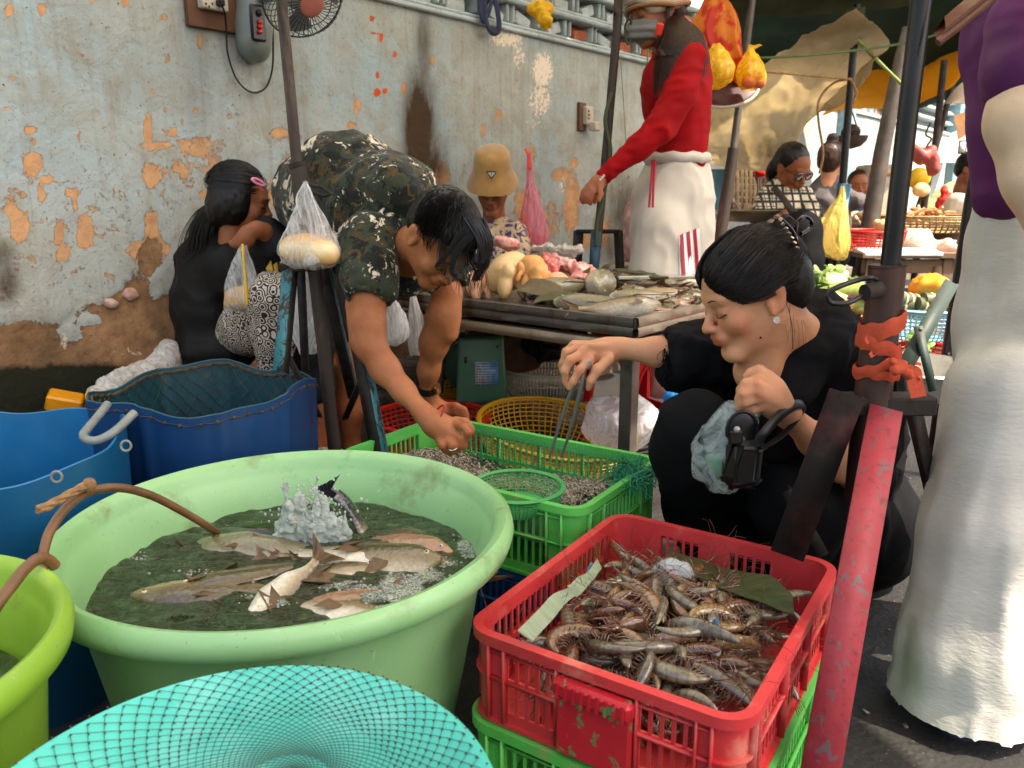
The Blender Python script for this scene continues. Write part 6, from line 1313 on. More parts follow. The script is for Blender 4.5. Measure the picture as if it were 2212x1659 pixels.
 def fringe(pts, n, ln, seed, nm='sleeve_fringe'):
  q = spline([P(*p) for p in pts], n); b = MB(); rr = random.Random(seed)
  for p in q:
   for _ in range(3): d = V(rr.gauss(0, .006), rr.gauss(0, .006), -rr.uniform(.4, 1)*ln); o2 = V(rr.gauss(0, .003), rr.gauss(0, .003), 0); b.tube(spline([p+o2, p+o2+d*.5+V(rr.gauss(0, .003), 0, 0), p+o2+d], 5), .0007, 3, caps=False)
  return obj(nm, b, blackc, root)
 fringe([(1438, 745, 1.66), (1440, 780, 1.63), (1450, 812, 1.64), (1490, 835, 1.66), (1540, 850, 1.66)], 60, .030, 1); fringe([(1812, 985, 1.50), (1830, 1005, 1.50), (1870, 1018, 1.52), (1900, 1010, 1.55)], 50, .028, 2); fringe([(1690, 880, 1.40), (1700, 905, 1.38)], 12, .01, 3)
 ru = SDF(); ru.chain([(1445, 770, 1.69, 40), (1500, 800, 1.70, 42), (1560, 840, 1.70, 40)], .03); ru.chain([(1380, 760, 1.69, 36), (1450, 765, 1.69, 38)], .004, True); cloth(ru, .006, blackc, 'sleeve_frill', root, ((.010, (30, 8, 30)),), 1, 8)
 # trousers: crouching legs
 tr = SDF(); tr.chain([(1500, 930, 1.52, 66), (1480, 980, 1.56, 60), (1500, 1100, 1.72, 52), (1520, 1190, 1.78, 44)], .05); tr.chain([(1500, 935, 1.53, 64), (1640, 1010, 1.70, 84), (1760, 1080, 1.85, 100)], .06); tr.chain([(1700, 1090, 1.50, 62), (1720, 1150, 1.55, 60), (1740, 1260, 1.66, 50)], .05); tr.chain([(1700, 1090, 1.50, 62), (1800, 1110, 1.66, 84), (1870, 1130, 1.82, 96)], .06); tr.chain([(1780, 1010, 1.82, 120), (1850, 1150, 1.86, 110)], .08)
 tr.chain([(1560, 1120, 1.80, 70), (1660, 1180, 1.80, 76), (1650, 1260, 1.80, 60)], .06)  # extra black bulk, added to darken the lit gap below the legs
 cloth(tr, .010, blackt, 'trousers', root, ((.010, (7, 7, 7)), (.005, (16, 12, 16))), 3, 7)
 for (u, v, y) in ((1520, 1215, 1.74), (1740, 1290, 1.62)):
  g = P(u, v, y); g[2] = .03; obj('shoe', MB().ell(g+V(-.02, -.03, 0), (.042, .11, .032), np.array(Euler((0, 0, .5)).to_matrix()), 16, 10), mat('dark shoe', (26, 24, 26), .5), root)
 return root
lady()
# tongs, handbag, clear bag
steel = mat('polished steel', (150, 150, 154), .38, metal=.6, bump=.05)
r = empty('tongs', tuple(P(1190, 985, 1.74)), 'long steel tongs held by the kneeling woman over the shrimps', 'tongs')
for pts in ([(1262,795,1.63),(1232,850,1.66),(1205,930,1.71),(1187,988,1.75)],[(1262,795,1.64),(1252,850,1.645),(1232,930,1.69),(1212,988,1.735)]):
 q = spline([P(*p) for p in pts], 20); obj('arm', MB().tube(q, np.linspace(.0048, .0030, len(q)), 8, flat=.35, up=(0, 1, 0)), steel, r)
obj('hinge', MB().tube(spline([P(1262,796,1.63), P(1272,780,1.64), P(1270,796,1.645)], 10), .005, 8), steel, r)
lea = mat('glossy black leather', (12, 12, 13), .38, (17, 17, 18), 10, bump=.15, bscale=60, bdist=.004, spec=.35)
def handbag():
 r = empty('handbag', tuple(P(1600, 1050, 1.33)), 'small black leather handbag hanging from the kneeling woman\'s wrist', 'handbag')
 pc = P(1604, 995, 1.325); b = MB().box((0, 0, 0), (R(78, pc), .052, R(112, pc)), None, .014); b.v[0][:, 0] *= 1-.9*b.v[0][:, 2]; b.xf(np.array(Euler((0, .07, .1)).to_matrix()), pc); po = obj('pouch', b, lea, r); md = po.modifiers.new('round', 'BEVEL'); md.width = .006; md.segments = 3
 fc = P(1602,930,1.315); fb = MB().ell(fc, (R(33, fc), .007, R(44, fc)), None, 24, 10); obj('flap', fb, lea, r); obj('flap_edge', MB().tube([fc+V(R(33, fc)*math.cos(a), -.003, R(44, fc)*math.sin(a)) for a in np.linspace(-.3, 3.45, 24)], .0028, 6), lea, r); obj('flap_tongue', MB().box(P(1590, 945, 1.292), (R(30, fc), .006, R(30, fc)), None, .003), lea, r)
 obj('clasp', MB().ell(P(1592,928,1.275), (.006, .005, .006), None, 10, 8), steel, r); obj('seam', MB().tube(spline([P(1590,965,1.278), P(1588,1000,1.272), P(1592,1040,1.285)], 14), .003, 6), lea, r)
 obj('strap', MB().tube(spline([P(1638,955,1.29), P(1655,930,1.29), P(1690,893,1.315), P(1722,873,1.345), P(1735,880,1.37), P(1705,925,1.34), P(1665,958,1.30), P(1640,968,1.29)], 40), .0085, 8, flat=.35, up=(0, 1, 0)), lea, r)
handbag()
def film_bag(name, prims, m, label, cat='bag', am=.010, fr=22, res=.006, knot=None, seed=0, cut=None, st=(1, 1, .5), parent=None, group=None):
 s = SDF(); [s.blob(*p[:6], k=.03, rot=p[6] if len(p) > 6 else 0) if len(p) > 4 and not isinstance(p[0], tuple) else s.chain(list(p), .02) for p in prims]
 pos, q = s.mesh(res); N = vnorm(pos, q); f = V(fr, fr, fr)*V(*st)
 pos = pos+N*(am*(1-2*np.abs(vnoise(pos*f, seed)))+am*.5*(1-2*np.abs(vnoise(pos*f*2.3, seed+1))))[:, None]
 kw = dict(label=label, category=cat) if parent is None else {}
 o = obj(name, (pos, [tuple(x) for x in q.tolist()]), m, parent, **kw)
 if group: o['group'] = group
 return o
film_bag('plastic_bag', [(1555, 985, 1.38, 50, 70, .06), (1575, 930, 1.37, 42, 44, .05), ((1600, 900, 1.36, 24), (1630, 882, 1.35, 14))], film('blue tinted clear bag', (206, 226, 228), .08, .06, 9), 'crackly clear plastic bag held beside the black handbag')
lump('greens', [(1560, 1010, 1.38, 26, 24, .03), (1545, 990, 1.38, 18, 14, .025)], mat('dull green veg', (70, 130, 96), .5, (120, 150, 130), 20), 'greenish goods inside the clear bag by the handbag', 'vegetables')
from mathutils.bvhtree import BVHTree
def decal(o, pts, m, name, n=(8, 8), off=.0025, parent=None, Yhint=None):
 """a thin patch laid on the front of object o; pts = 4 corners (u,v) in order, bilinear"""
 me = o.data; og = Vector(ORIG[o.name]); bv = BVHTree.FromPolygons([v.co+og for v in me.vertices], [tuple(p.vertices) for p in me.polygons]); pts = np.array(pts, float); rows = []
 for a in np.linspace(0, 1, n[0]):
  r = []
  for b in np.linspace(0, 1, n[1]):
   u, v = (pts[0]*(1-a)+pts[1]*a)*(1-b)+(pts[3]*(1-a)+pts[2]*a)*b; d = ray(u, v); hit = bv.ray_cast(Vector((0, 0, CAMZ)), Vector(d).normalized())
   if hit[0] is None:
    if r or rows: r.append(r[-1] if r else rows[-1][0]); continue
    return None
   r.append(np.array(hit[0])-unit(d)*off)
  rows.append(r)
 return obj(name, MB().grid(np.array(rows)), m, parent)
def simple_person(lbl, base, hc, F, sc, sk, torso, tm, res=.007, fem=True, hair=None, hairm=hair_black, arms=(), extra=None, spots=(), folds=((.008, (9, 9, 6)), (.004, (22, 20, 20))), tres=.009, lips=True, hcut=True, lash_on=True, tname='shirt'):
 root = empty('person', tuple(base), lbl, 'person'); s = SDF(); L = head_prims(s, hc, F, sc, fem); s.cap(hc+F @ V(0, .03, -.05)*sc, hc+F @ V(0, .045, -.05)*sc+V(0, 0, -.12), .046*sc, .055*sc, .03)
 for ch in arms: s.chain(ch, .012)
 if extra: extra(s)
 sp = [(L(0, -.1, -.058), V(.023, .014, .012)*sc, (.82, .52, .48), .8 if lips else 0, F), (L(0, .05, .08), V(.09, .10, .08)*sc, (.25, .2, .2), 1, F)]+list(spots)
 body_obj('body', s, res, sk, root, sp, 1)
 if lash_on: face_parts(L, F, root, sc, thick=1.2)
 if hair != 'none':
  h = SDF(); h.ell(hc+F @ V(0, .028, .050)*sc, V(.084, .100, .086)*sc, F, .02); h.ell(hc+F @ V(0, .07, -.0)*sc, V(.070, .055, .075)*sc, F, .03)
  h.ell(hc+F @ V(0, -.130, .005)*sc, V(.09, .068, .072)*sc, F, .012, True)
  for sx in (1, -1): h.ell(hc+F @ V(sx*.09, -.010, -.035)*sc, V(.024, .036, .040)*sc, F, .01, True)
  if hair: hair(h, L)
  pos, q = h.mesh(res*.9); pos = pos+vnorm(pos, q)*(.002*vnoise(pos*V(120, 120, 60), 3))[:, None]; obj('hair', (pos, [tuple(x) for x in q.tolist()]), hairm, root)
 c = SDF(); torso(c); g = cloth(c, tres, tm, tname, root, folds, 2, 3); return root, L, g
# ---------------------------------------------------------------- girl by the wall
paisley = NT('paisley leggings'); t = paisley; v1 = t.voro(40, out='Distance'); rg = t.math('SINE', t.math('MULTIPLY', v1, 24.0)); n_ = t.noise(70, 4, .6); rr_ = t.math('ADD', rg, t.math('MULTIPLY_ADD', n_, 2.2, -1.1))
t.base(t.mix(t.step(rr_, .05, .25), lin((26, 22, 22)), lin((206, 192, 176)))); t.set(rough=.7, normal=t.bump(t.noise(20, 4), .5, .01))
def girl():
 hc = P(524, 436, 2.60); F = frame((.985, .12, -.22), (.16, 0, 1))
 def hair(h, L): h.ell(L(0, .075, -.045), V(.062, .045, .06), F, .03); h.ell(L(-.05, .02, -.02), V(.035, .05, .06), F, .03)
 def torso(c):
  c.chain([(505, 505, 2.66, 40), (470, 580, 2.70, 72), (467, 660, 2.70, 76), (462, 740, 2.68, 70)], .06); c.chain([(560, 520, 2.58, 34), (585, 555, 2.55, 44), (560, 580, 2.58, 48), (510, 580, 2.62, 60)], .05); c.blob(475, 760, 2.66, 66, 34, .12, .05)
  c.chain([(575, 500, 2.50, 26), (595, 530, 2.50, 28), (600, 570, 2.52, 26)], .03)
 arms = ([(520, 505, 2.62, 22), (560, 530, 2.56, 20), (590, 540, 2.50, 20)], [(590, 540, 2.50, 20), (572, 500, 2.46, 17), (555, 495, 2.44, 17)], [(555, 497, 2.44, 18), (535, 505, 2.43, 19)], [(540, 502, 2.42, 9), (522, 508, 2.41, 8), (512, 518, 2.42, 7), (520, 524, 2.43, 6)], [(538, 510, 2.415, 9), (520, 518, 2.41, 8), (512, 526, 2.42, 7), (522, 530, 2.43, 6)], [(538, 518, 2.415, 8), (520, 526, 2.41, 7.5), (505, 528, 2.42, 5.5), (496, 524, 2.43, 5)], [(542, 524, 2.42, 8), (528, 533, 2.42, 7), (520, 532, 2.43, 6)], [(552, 492, 2.43, 9), (538, 495, 2.42, 8), (528, 503, 2.415, 7)])
 sat = mat('black satin', (13, 13, 14), .6, (10, 10, 11), 5, bump=.4, bscale=14, bdist=.01, spec=.25)
 r, L, g = simple_person('girl in black with pink hair clip sitting by the wall holding bagged tea', P(480, 780, 2.75), hc, F, .82, skin_girl, torso, sat, .0055, True, hair, arms=arms, folds=((.012, (8, 8, 4)), (.006, (16, 14, 10))), tres=.008, lash_on=True)
 def tail(i, rr):
  j, k = rr.gauss(0, 1), rr.gauss(0, .02); base = [(478, 432), (455, 455), (436, 500), (428, 545), (400+rr.uniform(-6, 30), 572+rr.uniform(-25, 6))]; w = [3, 10, 14, 15, 12]; return [P(u+j*a*.9, v, 2.60+k+.01*n) for n, ((u, v), a) in enumerate(zip(base, w))]
 strands('ponytail', 750, tail, .0016, hair_black, r, 3, 12); strands('hair_strands', 500, lambda i, rr: scalp_path(hc+F @ V(0, .025, .045), F*.9, (.079, .095, .083), V(rr.uniform(-1, 1)*.8, -.9+rr.random(), rr.uniform(-.1, 1)), V(-.35, .9, -.05), rr, .0, .004, 6, .003), .0009, hair_black, r, 5, 10)
 s = SDF(); a = np.linspace(0, 2*np.pi, 20, endpoint=False); c0 = P(476, 432, 2.60); pts = [c0+V(.012*math.cos(x), .02*math.cos(x), .018*math.sin(x)) for x in a]; obj('scrunchie', MB().tube(pts, .007+.0015*np.sin(a*6), 8, closed=True), mat('scrunchie', (120, 96, 104), .7, (60, 44, 50), 60), r)
 pk = mat('pink clip', (240, 140, 176), .3); a = np.linspace(0, 2*np.pi, 24, endpoint=False); obj('hair_clip', MB().tube([P(558+13*math.cos(x)+3*math.sin(x), 393+5*math.cos(x)+6*math.sin(x), 2.505+.01*math.cos(x)) for x in a], .0042+.0008*np.sin(a*12), 6, closed=True), pk, r)
 lg = SDF(); lg.chain([(490, 735, 2.70, 50), (545, 700, 2.55, 52), (590, 645, 2.42, 48)], .05); lg.chain([(592, 640, 2.42, 48), (594, 720, 2.44, 40), (590, 830, 2.48, 30)], .04); lg.chain([(520, 720, 2.70, 46), (600, 670, 2.60, 40), (604, 780, 2.6, 34)], .04)
 cloth(lg, .008, paisley.m, 'leggings', r, ((.006, (10, 10, 6)),), 2, 6)
 gold = mat('gold print', (226, 160, 50), .3, (250, 210, 120), 30, coat=.5)
 for q in ([(574,580),(585,562),(592,590),(588,600)], [(590,572),(598,566),(603,596),(594,590)], [(600,590),(608,580),(616,606),(604,604)], [(604,566),(616,560),(618,576),(608,580)], [(606,582),(618,584),(619,596),(610,600)]):
  try: decal(g, q, gold, 'gold_print', (6, 6), .004, r)
  except Exception: pass
 for (u0, y) in ((672, 2.50),):
  g0 = P(u0, 915, y)
 return r
girl()
def knot_bag(name, rows, m, label, parent=None, group=None, flut=7, seed=0, cat='bag', amp=.12):
 """hanging bag as a lathe-like film around rows of (u, v, Y, half width, half depth)"""
 a = np.linspace(0, 2*np.pi, 48, endpoint=False); R1 = []
 cs = [P(*q[:3]) for q in rows]; par = np.array([[*c, R(q[3], c), q[4]] for c, q in zip(cs, rows)]); par = spline(par, 40); n = len(par)
 for i, (x, y, z, w, d) in enumerate(par):
  f = i/n; k = 1+amp*(np.sin(a*flut+seed)*.6+np.sin(a*(flut*2+1)+seed*2)*.4)*(1-f)**.5+.03*np.sin(a*5+i*.5); R1.append(np.stack([x+w*k*np.cos(a), y+d*k*np.sin(a), z+np.zeros(48)+.002*np.sin(a*4+i)], 1))
 b = MB().grid(np.array(R1).transpose(1, 0, 2), True); kw = dict(label=label, category=cat) if parent is None else {}
 o = obj(name, b, m, parent, **kw)
 if group: o['group'] = group
 return o
clearf = film('clear bag film', (236, 240, 242), .20, .08, 20, True)
# tea bag with the yellow straw
knot_bag('drink_bag', [(526,530,2.40,7,.006),(524,545,2.40,12,.012),(522,575,2.40,24,.022),(524,620,2.40,38,.03),(528,655,2.40,43,.026),(528,672,2.40,44,.006)], clearf, 'clear bag of milky tea hanging from the girl\'s fist')
tea = mat('milk tea', (206, 160, 96), .25, (222, 184, 128), 12, coat=.4); s = SDF(); s.blob(527, 640, 2.40, 42, 24, .028, .02); s.cap(P(492, 658, 2.4), P(562, 658, 2.4), .012, .012, .02); s.blob(526, 598, 2.40, 90, 10, .2, .003, sub=True)
pos, q = s.mesh(.004); obj('tea', (pos, [tuple(x) for x in q.tolist()]), tea, None, label='milky tea filling the bottom of the girl\'s clear bag', category='drink')
obj('straw', MB().tube([P(524,527,2.385), P(526,560,2.375), P(531,615,2.367), P(534,658,2.365)], .0036, 8), mat('yellow straw', (250, 200, 20), .3), None, label='yellow straw standing in the bag of tea', category='straw')
# bread in a bag on the left stand
bread = NT('bread crust'); t = bread; z_ = t.node('ShaderNodeSeparateXYZ'); t.link(t.tc('Generated'), z_.inputs[0]); f_ = t.math('ADD', z_.outputs[2], t.math('MULTIPLY_ADD', t.noise(18, 5), .3, -.15)); t.base(t.ramp(f_, [(.05, lin((206, 140, 70))), (.3, lin((236, 196, 130))), (.6, lin((250, 228, 184))), (.85, lin((224, 168, 96)))])); t.set(rough=.6, normal=t.bump(t.noise(60, 6), .5, .004))
s = SDF(); s.cap(P(632, 538, 2.0), P(706, 548, 1.98), R(27, P(670, 545, 2)), R(27, P(670, 545, 2)), .02); s.blob(668, 528, 2.0, 44, 20, .035, .03, 5); pos, q = s.mesh(.004); pos += vnorm(pos, q)*(.0015*vnoise(pos*60, 2))[:, None]; obj('bread_loaf', (pos, [tuple(x) for x in q.tolist()]), bread.m, None, label='golden bread loaf in the clear bag on the left stand', category='bread')
knot_bag('plastic_bag', [(660,392,2.0,4,.005),(660,408,2.0,9,.01),(662,440,2.0,22,.022),(664,480,2.0,40,.035),(666,520,2.0,60,.045),(668,548,2.0,67,.05),(672,568,2.0,58,.05),(676,580,2.0,40,.03)], film('bread bag film', (240, 242, 244), .16, .08, 16, True), 'clear plastic bag with a bread loaf hooked on the rusty stand')
BB = [o for o in COL.objects if o.get('label') == 'clear plastic bag with a bread loaf hooked on the rusty stand'][0]
for q in ([(655,398),(640,430),(650,470)], [(664,398),(680,440),(705,510)], [(668,404),(674,425),(670,445)]): obj('bag_handle', MB().tube(spline([P(u, v, 1.985) for u, v in q], 12), .005, 6, flat=.35), film('bag handle film', (244, 246, 248), .55, .15, 20), BB)

# ---------------------------------------------------------------- woman in red
redk = mat('crimson knit', (160, 6, 14), .85, (140, 4, 12), 4, bump=.3, bscale=500, bdist=.001, spec=.2); sweat = mat('cream sweatpants', (206, 198, 184), .85, (190, 182, 170), 6, bump=.3, bscale=300, bdist=.001, sheen=.1)
def red_woman():
 Y = 3.30; hc = P(1414, 28, Y); F = frame((-.88, -.38, -.30), (-.28, 0, .96))
 def torso(c):
  c.chain([(1476, 112, Y, 46), (1464, 165, Y, 64), (1462, 230, Y, 62), (1464, 290, Y, 56), (1462, 345, Y, 60)], .05); c.chain([(1445, 85, Y, 28), (1470, 110, Y, 46)], .03); c.blob(1430, 190, Y-.03, 36, 44, .08, .05)
  c.chain([(1492, 128, Y-.12, 36), (1466, 200, Y-.16, 36), (1428, 272, Y-.18, 31)], .02); c.chain([(1426, 276, Y-.18, 30), (1380, 318, Y-.18, 24), (1302, 382, Y-.16, 15)], .02)
 hd = [(1306, 380, Y-.16, 13), (1292, 394, Y-.16, 16), (1278, 408, Y-.16, 16)]
 arms = ([(1445, 95, Y, 22), (1476, 150, Y-.1, 24), (1428, 272, Y-.18, 18), (1306, 380, Y-.16, 12)], hd, [(1276, 404, Y-.17, 6), (1262, 414, Y-.17, 5.5), (1257, 428, Y-.17, 5), (1259, 438, Y-.17, 4.5)], [(1276, 412, Y-.18, 6), (1268, 424, Y-.18, 5.5), (1266, 436, Y-.18, 4.5)], [(1282, 416, Y-.18, 6), (1277, 430, Y-.18, 5.5), (1276, 441, Y-.18, 4.5)], [(1290, 415, Y-.16, 6), (1287, 428, Y-.15, 5), (1285, 438, Y-.15, 4.5)], [(1296, 404, Y-.18, 6.5), (1298, 420, Y-.20, 5.5), (1293, 434, Y-.21, 4.5)])
 r, L, g = simple_person('standing woman in red knit top, beige helmet and cream striped track pants', G(1450, 880), hc, F, 1.0, skin_girl, torso, redk, .006, True, 'x' and (lambda h, L: None), hairm=hair_brown, arms=arms, folds=((.006, (9, 9, 4)), (.004, (20, 14, 30))), tres=.009, tname='knit_top')
 p = SDF(); p.chain([(1462, 350, Y, 58), (1456, 420, Y, 78), (1440, 500, Y-.03, 74)], .05); p.chain([(1430, 480, Y-.08, 62), (1420, 600, Y-.10, 60), (1425, 740, Y-.08, 52), (1430, 820, Y-.06, 40)], .03); p.chain([(1478, 480, Y, 62), (1474, 600, Y+.02, 62), (1480, 740, Y+.02, 54), (1482, 830, Y, 42)], .03)
 pg_ = cloth(p, .010, sweat, 'track_pants', r, ((.010, (9, 9, 3)), (.005, (18, 14, 9))), 2, 4)
 a = np.linspace(0, 2*np.pi, 30, endpoint=False); c0 = P(1462, 342, Y); obj('waistband', MB().tube([c0+V(.122*math.cos(x), .125*math.sin(x), .004*math.sin(x*9)) for x in a], .014, 8, closed=True, flat=1.4), sweat, r)
 st = mat('crimson stripe', (164, 14, 50), .6); wh = mat('white panel', (236, 234, 232), .7)
 for q, m in (([(1466, 510), (1512, 492), (1520, 640), (1470, 640)], wh), ([(1469, 508), (1476, 504), (1484, 640), (1476, 640)], st), ([(1483, 502), (1490, 499), (1500, 640), (1492, 640)], st), ([(1497, 497), (1504, 493), (1515, 640), (1507, 640)], st), ([(1478, 690), (1484, 690), (1492, 760), (1485, 760)], st), ([(1492, 688), (1498, 688), (1508, 760), (1500, 760)], st)): decal(pg_, q, m, 'stripe', (6, 14), .004 if m is wh else .007, r)
 for k in (0, 1): obj('drawstring', MB().tube(spline([P(1410+5*k, 346, Y-.15), P(1406+6*k, 400, Y-.22), P(1402+8*k, 448, Y-.24)], 14), .0045, 6), st, r)
 # helmet, mask, strap, hair
 hm = mat('beige helmet', (206, 194, 172), .22, (196, 182, 158), 8, coat=.5); tan = mat('tan helmet trim', (150, 98, 56), .5, bump=.3)
 s = SDF(); s.ell(hc+F @ V(0, .018, .058), (.115, .132, .112), F, .02); s.ell(hc+F @ V(0, -.150, -.030), (.14, .100, .095), F, .02, True); s.ell(hc+F @ V(0, 0, -.13), (.2, .2, .12), F, .02, True)
 pos, q = s.mesh(.007); obj('helmet', (pos, [tuple(x) for x in q.tolist()]), hm, r)
 a = np.linspace(0, 2*np.pi, 44, endpoint=False); obj('helmet_trim', MB().tube([hc+F @ V(.108*math.cos(x), .018+.122*math.sin(x), -.008+.045*max(0, -math.sin(x))) for x in a], .009, 8, closed=True), tan, r); obj('visor', MB().grid(np.array([[hc+F @ V(.085*math.sin(x)*k2, -.105-.06*math.cos(x)*(k2-.2)-.02, .062-.02*k2) for x in np.linspace(-1.3, 1.3, 16)] for k2 in (.9, 1.0, 1.15)])), mat('black visor', (14, 14, 18), .08, coat=1), r)
 s = SDF(); s.ell(hc+F @ V(0, -.060, -.050), (.062, .062, .055), F, .02); s.ell(hc+F @ V(0, -.120, -.040), (.02, .02, .03), F, .03); pos, q = s.mesh(.006); pos += vnorm(pos, q)*(.003*np.sin(pos[:, 2]*220))[:, None]; obj('face_mask', (pos, [tuple(x) for x in q.tolist()]), mat('grey mask', (122, 122, 118), .9, bump=.3), r)
 obj('chin_strap', MB().tube(spline([hc+F @ V(.095, .0, .0), hc+F @ V(.080, -.02, -.07), hc+F @ V(.03, -.055, -.125)], 12), .008, 6, flat=.3), lash, r); obj('strap_buckle', MB().box(P(1424, 64, Y-.14), (.026, .014, .045), np.array(Euler((.2, .15, 0)).to_matrix()), .005), mat('red buckle', (226, 50, 24), .3), r)
 def hr(i, rr): j = rr.gauss(0, 1); k = rr.random(); return [P(1446+30*k, 35, Y-.08), P(1440+72*k+j*3, 75, Y-.15), P(1424+96*k+j*4, 120, Y-.17), P(1410+112*k+j*5, 150+rr.uniform(-40, 50)*(1.3-k), Y-.17)]
 strands('long_hair', 900, hr, .0024, hair_brown, r, 3, 10); a = np.linspace(0, 6.28, 20, endpoint=False); c0 = P(1299, 384, Y-.16); b = MB()
 for x in a: b.ell(c0+V(.026*math.cos(x)*.8, .03*math.sin(x), .022*math.cos(x)), (.0055,)*3, None, 6, 4)
 obj('bead_bracelet', b, mat('pale beads', (226, 206, 196), .3), r); return r
red_woman()
# ---------------------------------------------------------------- shopper in purple and white at the right edge
purk = mat('purple ribbed knit', (92, 22, 88), .8, (78, 16, 76), 4, bump=.4, bscale=300, bdist=.001, stretch=(1, 1, .2)); linen = mat('white crinkled cotton', (200, 198, 190), .85, (186, 184, 176), 8, bump=.35, bscale=70, bdist=.004, stretch=(.8, .8, 2.0), sheen=.1)
def shopper():
 Y = 1.38; r = empty('person', tuple(G(2120, 1700)), 'shopper at the right edge in a purple knit top and long white crinkled trousers', 'person')
 s = SDF(); s.chain([(2245, 120, 1.30, 88), (2222, 260, 1.26, 78), (2245, 380, 1.24, 66), (2300, 560, 1.22, 50), (2340, 700, 1.2, 40)], .03); s.chain([(2290, -60, 1.48, 80), (2290, 100, 1.48, 84)], .03)
 s.chain([(2330, 700, 1.2, 40), (2335, 760, 1.18, 44)], .02); s.chain([(2290, 100, 1.48, 76), (2245, 450, 1.47, 60), (2210, 900, 1.40, 60), (2110, 1400, 1.31, 50), (2090, 1650, 1.30, 44)], .03); g0 = P(2090, 1650, 1.30); s.cap(g0+V(0, 0, .05), g0+V(0, .0, -.03), .04, .045, .02); s.cap(g0+V(0, 0, -.03), g0+V(-.06, -.16, -.06), .045, .03, .03); body_obj('body', s, .007, skin_pale, r, (), 1)
 c = SDF(); c.chain([(2252, -60, 1.48, 134), (2245, 80, 1.48, 130), (2230, 250, 1.46, 108), (2200, 400, 1.44, 88)], .05); c.chain([(2250, 60, 1.32, 102), (2228, 160, 1.28, 92)], .03); cloth(c, .010, purk, 'knit_top', r, ((.006, (8, 8, 6)), (.003, (18, 14, 30))), 2, 4)
 p = SDF(); p.chain([(2205, 420, 1.46, 88), (2228, 520, 1.46, 120), (2236, 700, 1.44, 146), (2222, 900, 1.40, 150)], .04); p.chain([(2180, 850, 1.36, 120), (2140, 1150, 1.33, 126), (2100, 1400, 1.31, 134), (2076, 1560, 1.30, 142), (2072, 1592, 1.30, 142)], .03); p.chain([(2240, 850, 1.48, 130), (2280, 1100, 1.5, 120), (2330, 1350, 1.5, 110)], .03)
 pos_ = lambda q: q[:, 2] > 0.135
 cloth(p, .010, linen, 'trousers', r, ((.007, (13, 13, 1.4)), (.004, (26, 22, 5))), 2, 9, cut=lambda q: q[:, 2] > P(2055, 1608, 1.18)[2])
 s = SDF(); s.chain([(2070, 1580, 1.28, 60), (2080, 1760, 1.28, 50)], .02); cloth(s, .01, mat('navy underlayer', (24, 36, 60), .85, bump=.4), 'underlayer', r, ((.004, (20, 20, 20)),), 1)
 g0 = P(2110, 1700, 1.25); g0[2] = .02
 br = mat('brown bag leather', (104, 50, 26), .35, (84, 38, 20), 10, bump=.2, coat=.3); t_ = np.linspace(0, 1, 24); A = np.array([P(2026+x*230, 92-x*200+8*math.sin(x*3), 1.20) for x in t_]); Bq = np.array([P(2040+x*230, 36-x*150-22*math.sin(x*2), 1.22) for x in t_]); b = MB(); b.grid(np.array([A, (A+Bq)/2+V(0, -.012, 0), Bq])); b.grid(np.array([Bq, (A+Bq)/2+V(0, .02, 0), A]));
 bag = empty('shoulder_bag', tuple(P(2120, 40, 1.22)), 'brown leather bag flap sticking out at the top right corner', 'bag'); obj('flap', b, br, bag); obj('edge_roll', MB().tube(A, .006, 8), br, bag); obj('seam', MB().tube(A*.9+Bq*.1+V(0, -.005, 0), .0018, 6), mat('seam thread', (180, 110, 60), .6), bag)
shopper()
# ---------------------------------------------------------------- hat woman
floral = NT('purple floral cotton'); t = floral; n_ = t.noise(24, 5, .6, dist=1.4); t.base(t.mix(t.step(n_, .50, .56), lin((206, 180, 140)), t.mix(t.step(t.noise(60, 3), .5, .6), lin((58, 40, 96)), lin((96, 70, 120))))); t.set(rough=.8)
def hat_woman():
 Y = 3.75; hc = P(1064, 405, Y); F = frame((-.10, -.88, -.40), (0, -.35, .93))
 def torso(c): c.chain([(1075, 500, Y+.05, 34), (1090, 540, Y+.05, 50), (1095, 620, Y+.02, 56)], .05); c.chain([(1112, 500, Y, 22), (1122, 545, Y-.05, 20), (1110, 590, Y-.15, 17)], .03); c.chain([(1045, 505, Y, 20), (1035, 560, Y-.05, 20)], .03)
 r, L, g = simple_person('seated woman in a tan bucket hat and purple floral blouse behind the chickens', P(1090, 700, Y), hc, F, .98, skin_girl, torso, floral.m, .006, True)
 hatm = mat('camel felt', (176, 134, 76), .9, (160, 118, 62), 20, bump=.4, bscale=200, sheen=.4); n = 64; a = np.linspace(0, 2*np.pi, n, endpoint=False); rows = []
 for rr, z in ((.002, .150), (.05, .147), (.078, .135), (.092, .105), (.097, .06), (.100, .028), (.112, .0), (.128, -.035), (.134, -.058), (.130, -.060), (.122, -.035), (.104, -.0), (.094, .03), (.086, .1), (.002, .14)): rows.append(np.array([hc+F @ V(rr*math.cos(x)*.88, .004+rr*math.sin(x)*1.10, z*.80+.064+.004*math.sin(x*3)*(z < 0)) for x in a]))
 ho = obj('bucket_hat', MB().grid(np.array(rows).transpose(1, 0, 2), True), hatm, r); kb = mat('badge black', (20, 20, 22), .4); kw = mat('badge white', (236, 236, 236), .3, metal=.2)
 for q, m, o in (([(1050,370),(1073,370),(1062,386),(1061,386)], kb, .004), ([(1053,372.5),(1070,372.5),(1062,382.5),(1061,382.5)], kw, .006), ([(1060.6,374),(1062.4,374),(1062,379),(1061,379)], kb, .008)): decal(ho, q, m, 'badge', (5, 5), o, r)
hat_woman()
pinkj = mat('pale pink jacket', (196, 150, 146), .6, (180, 134, 132), 5, bump=.4, bscale=20, bdist=.01)
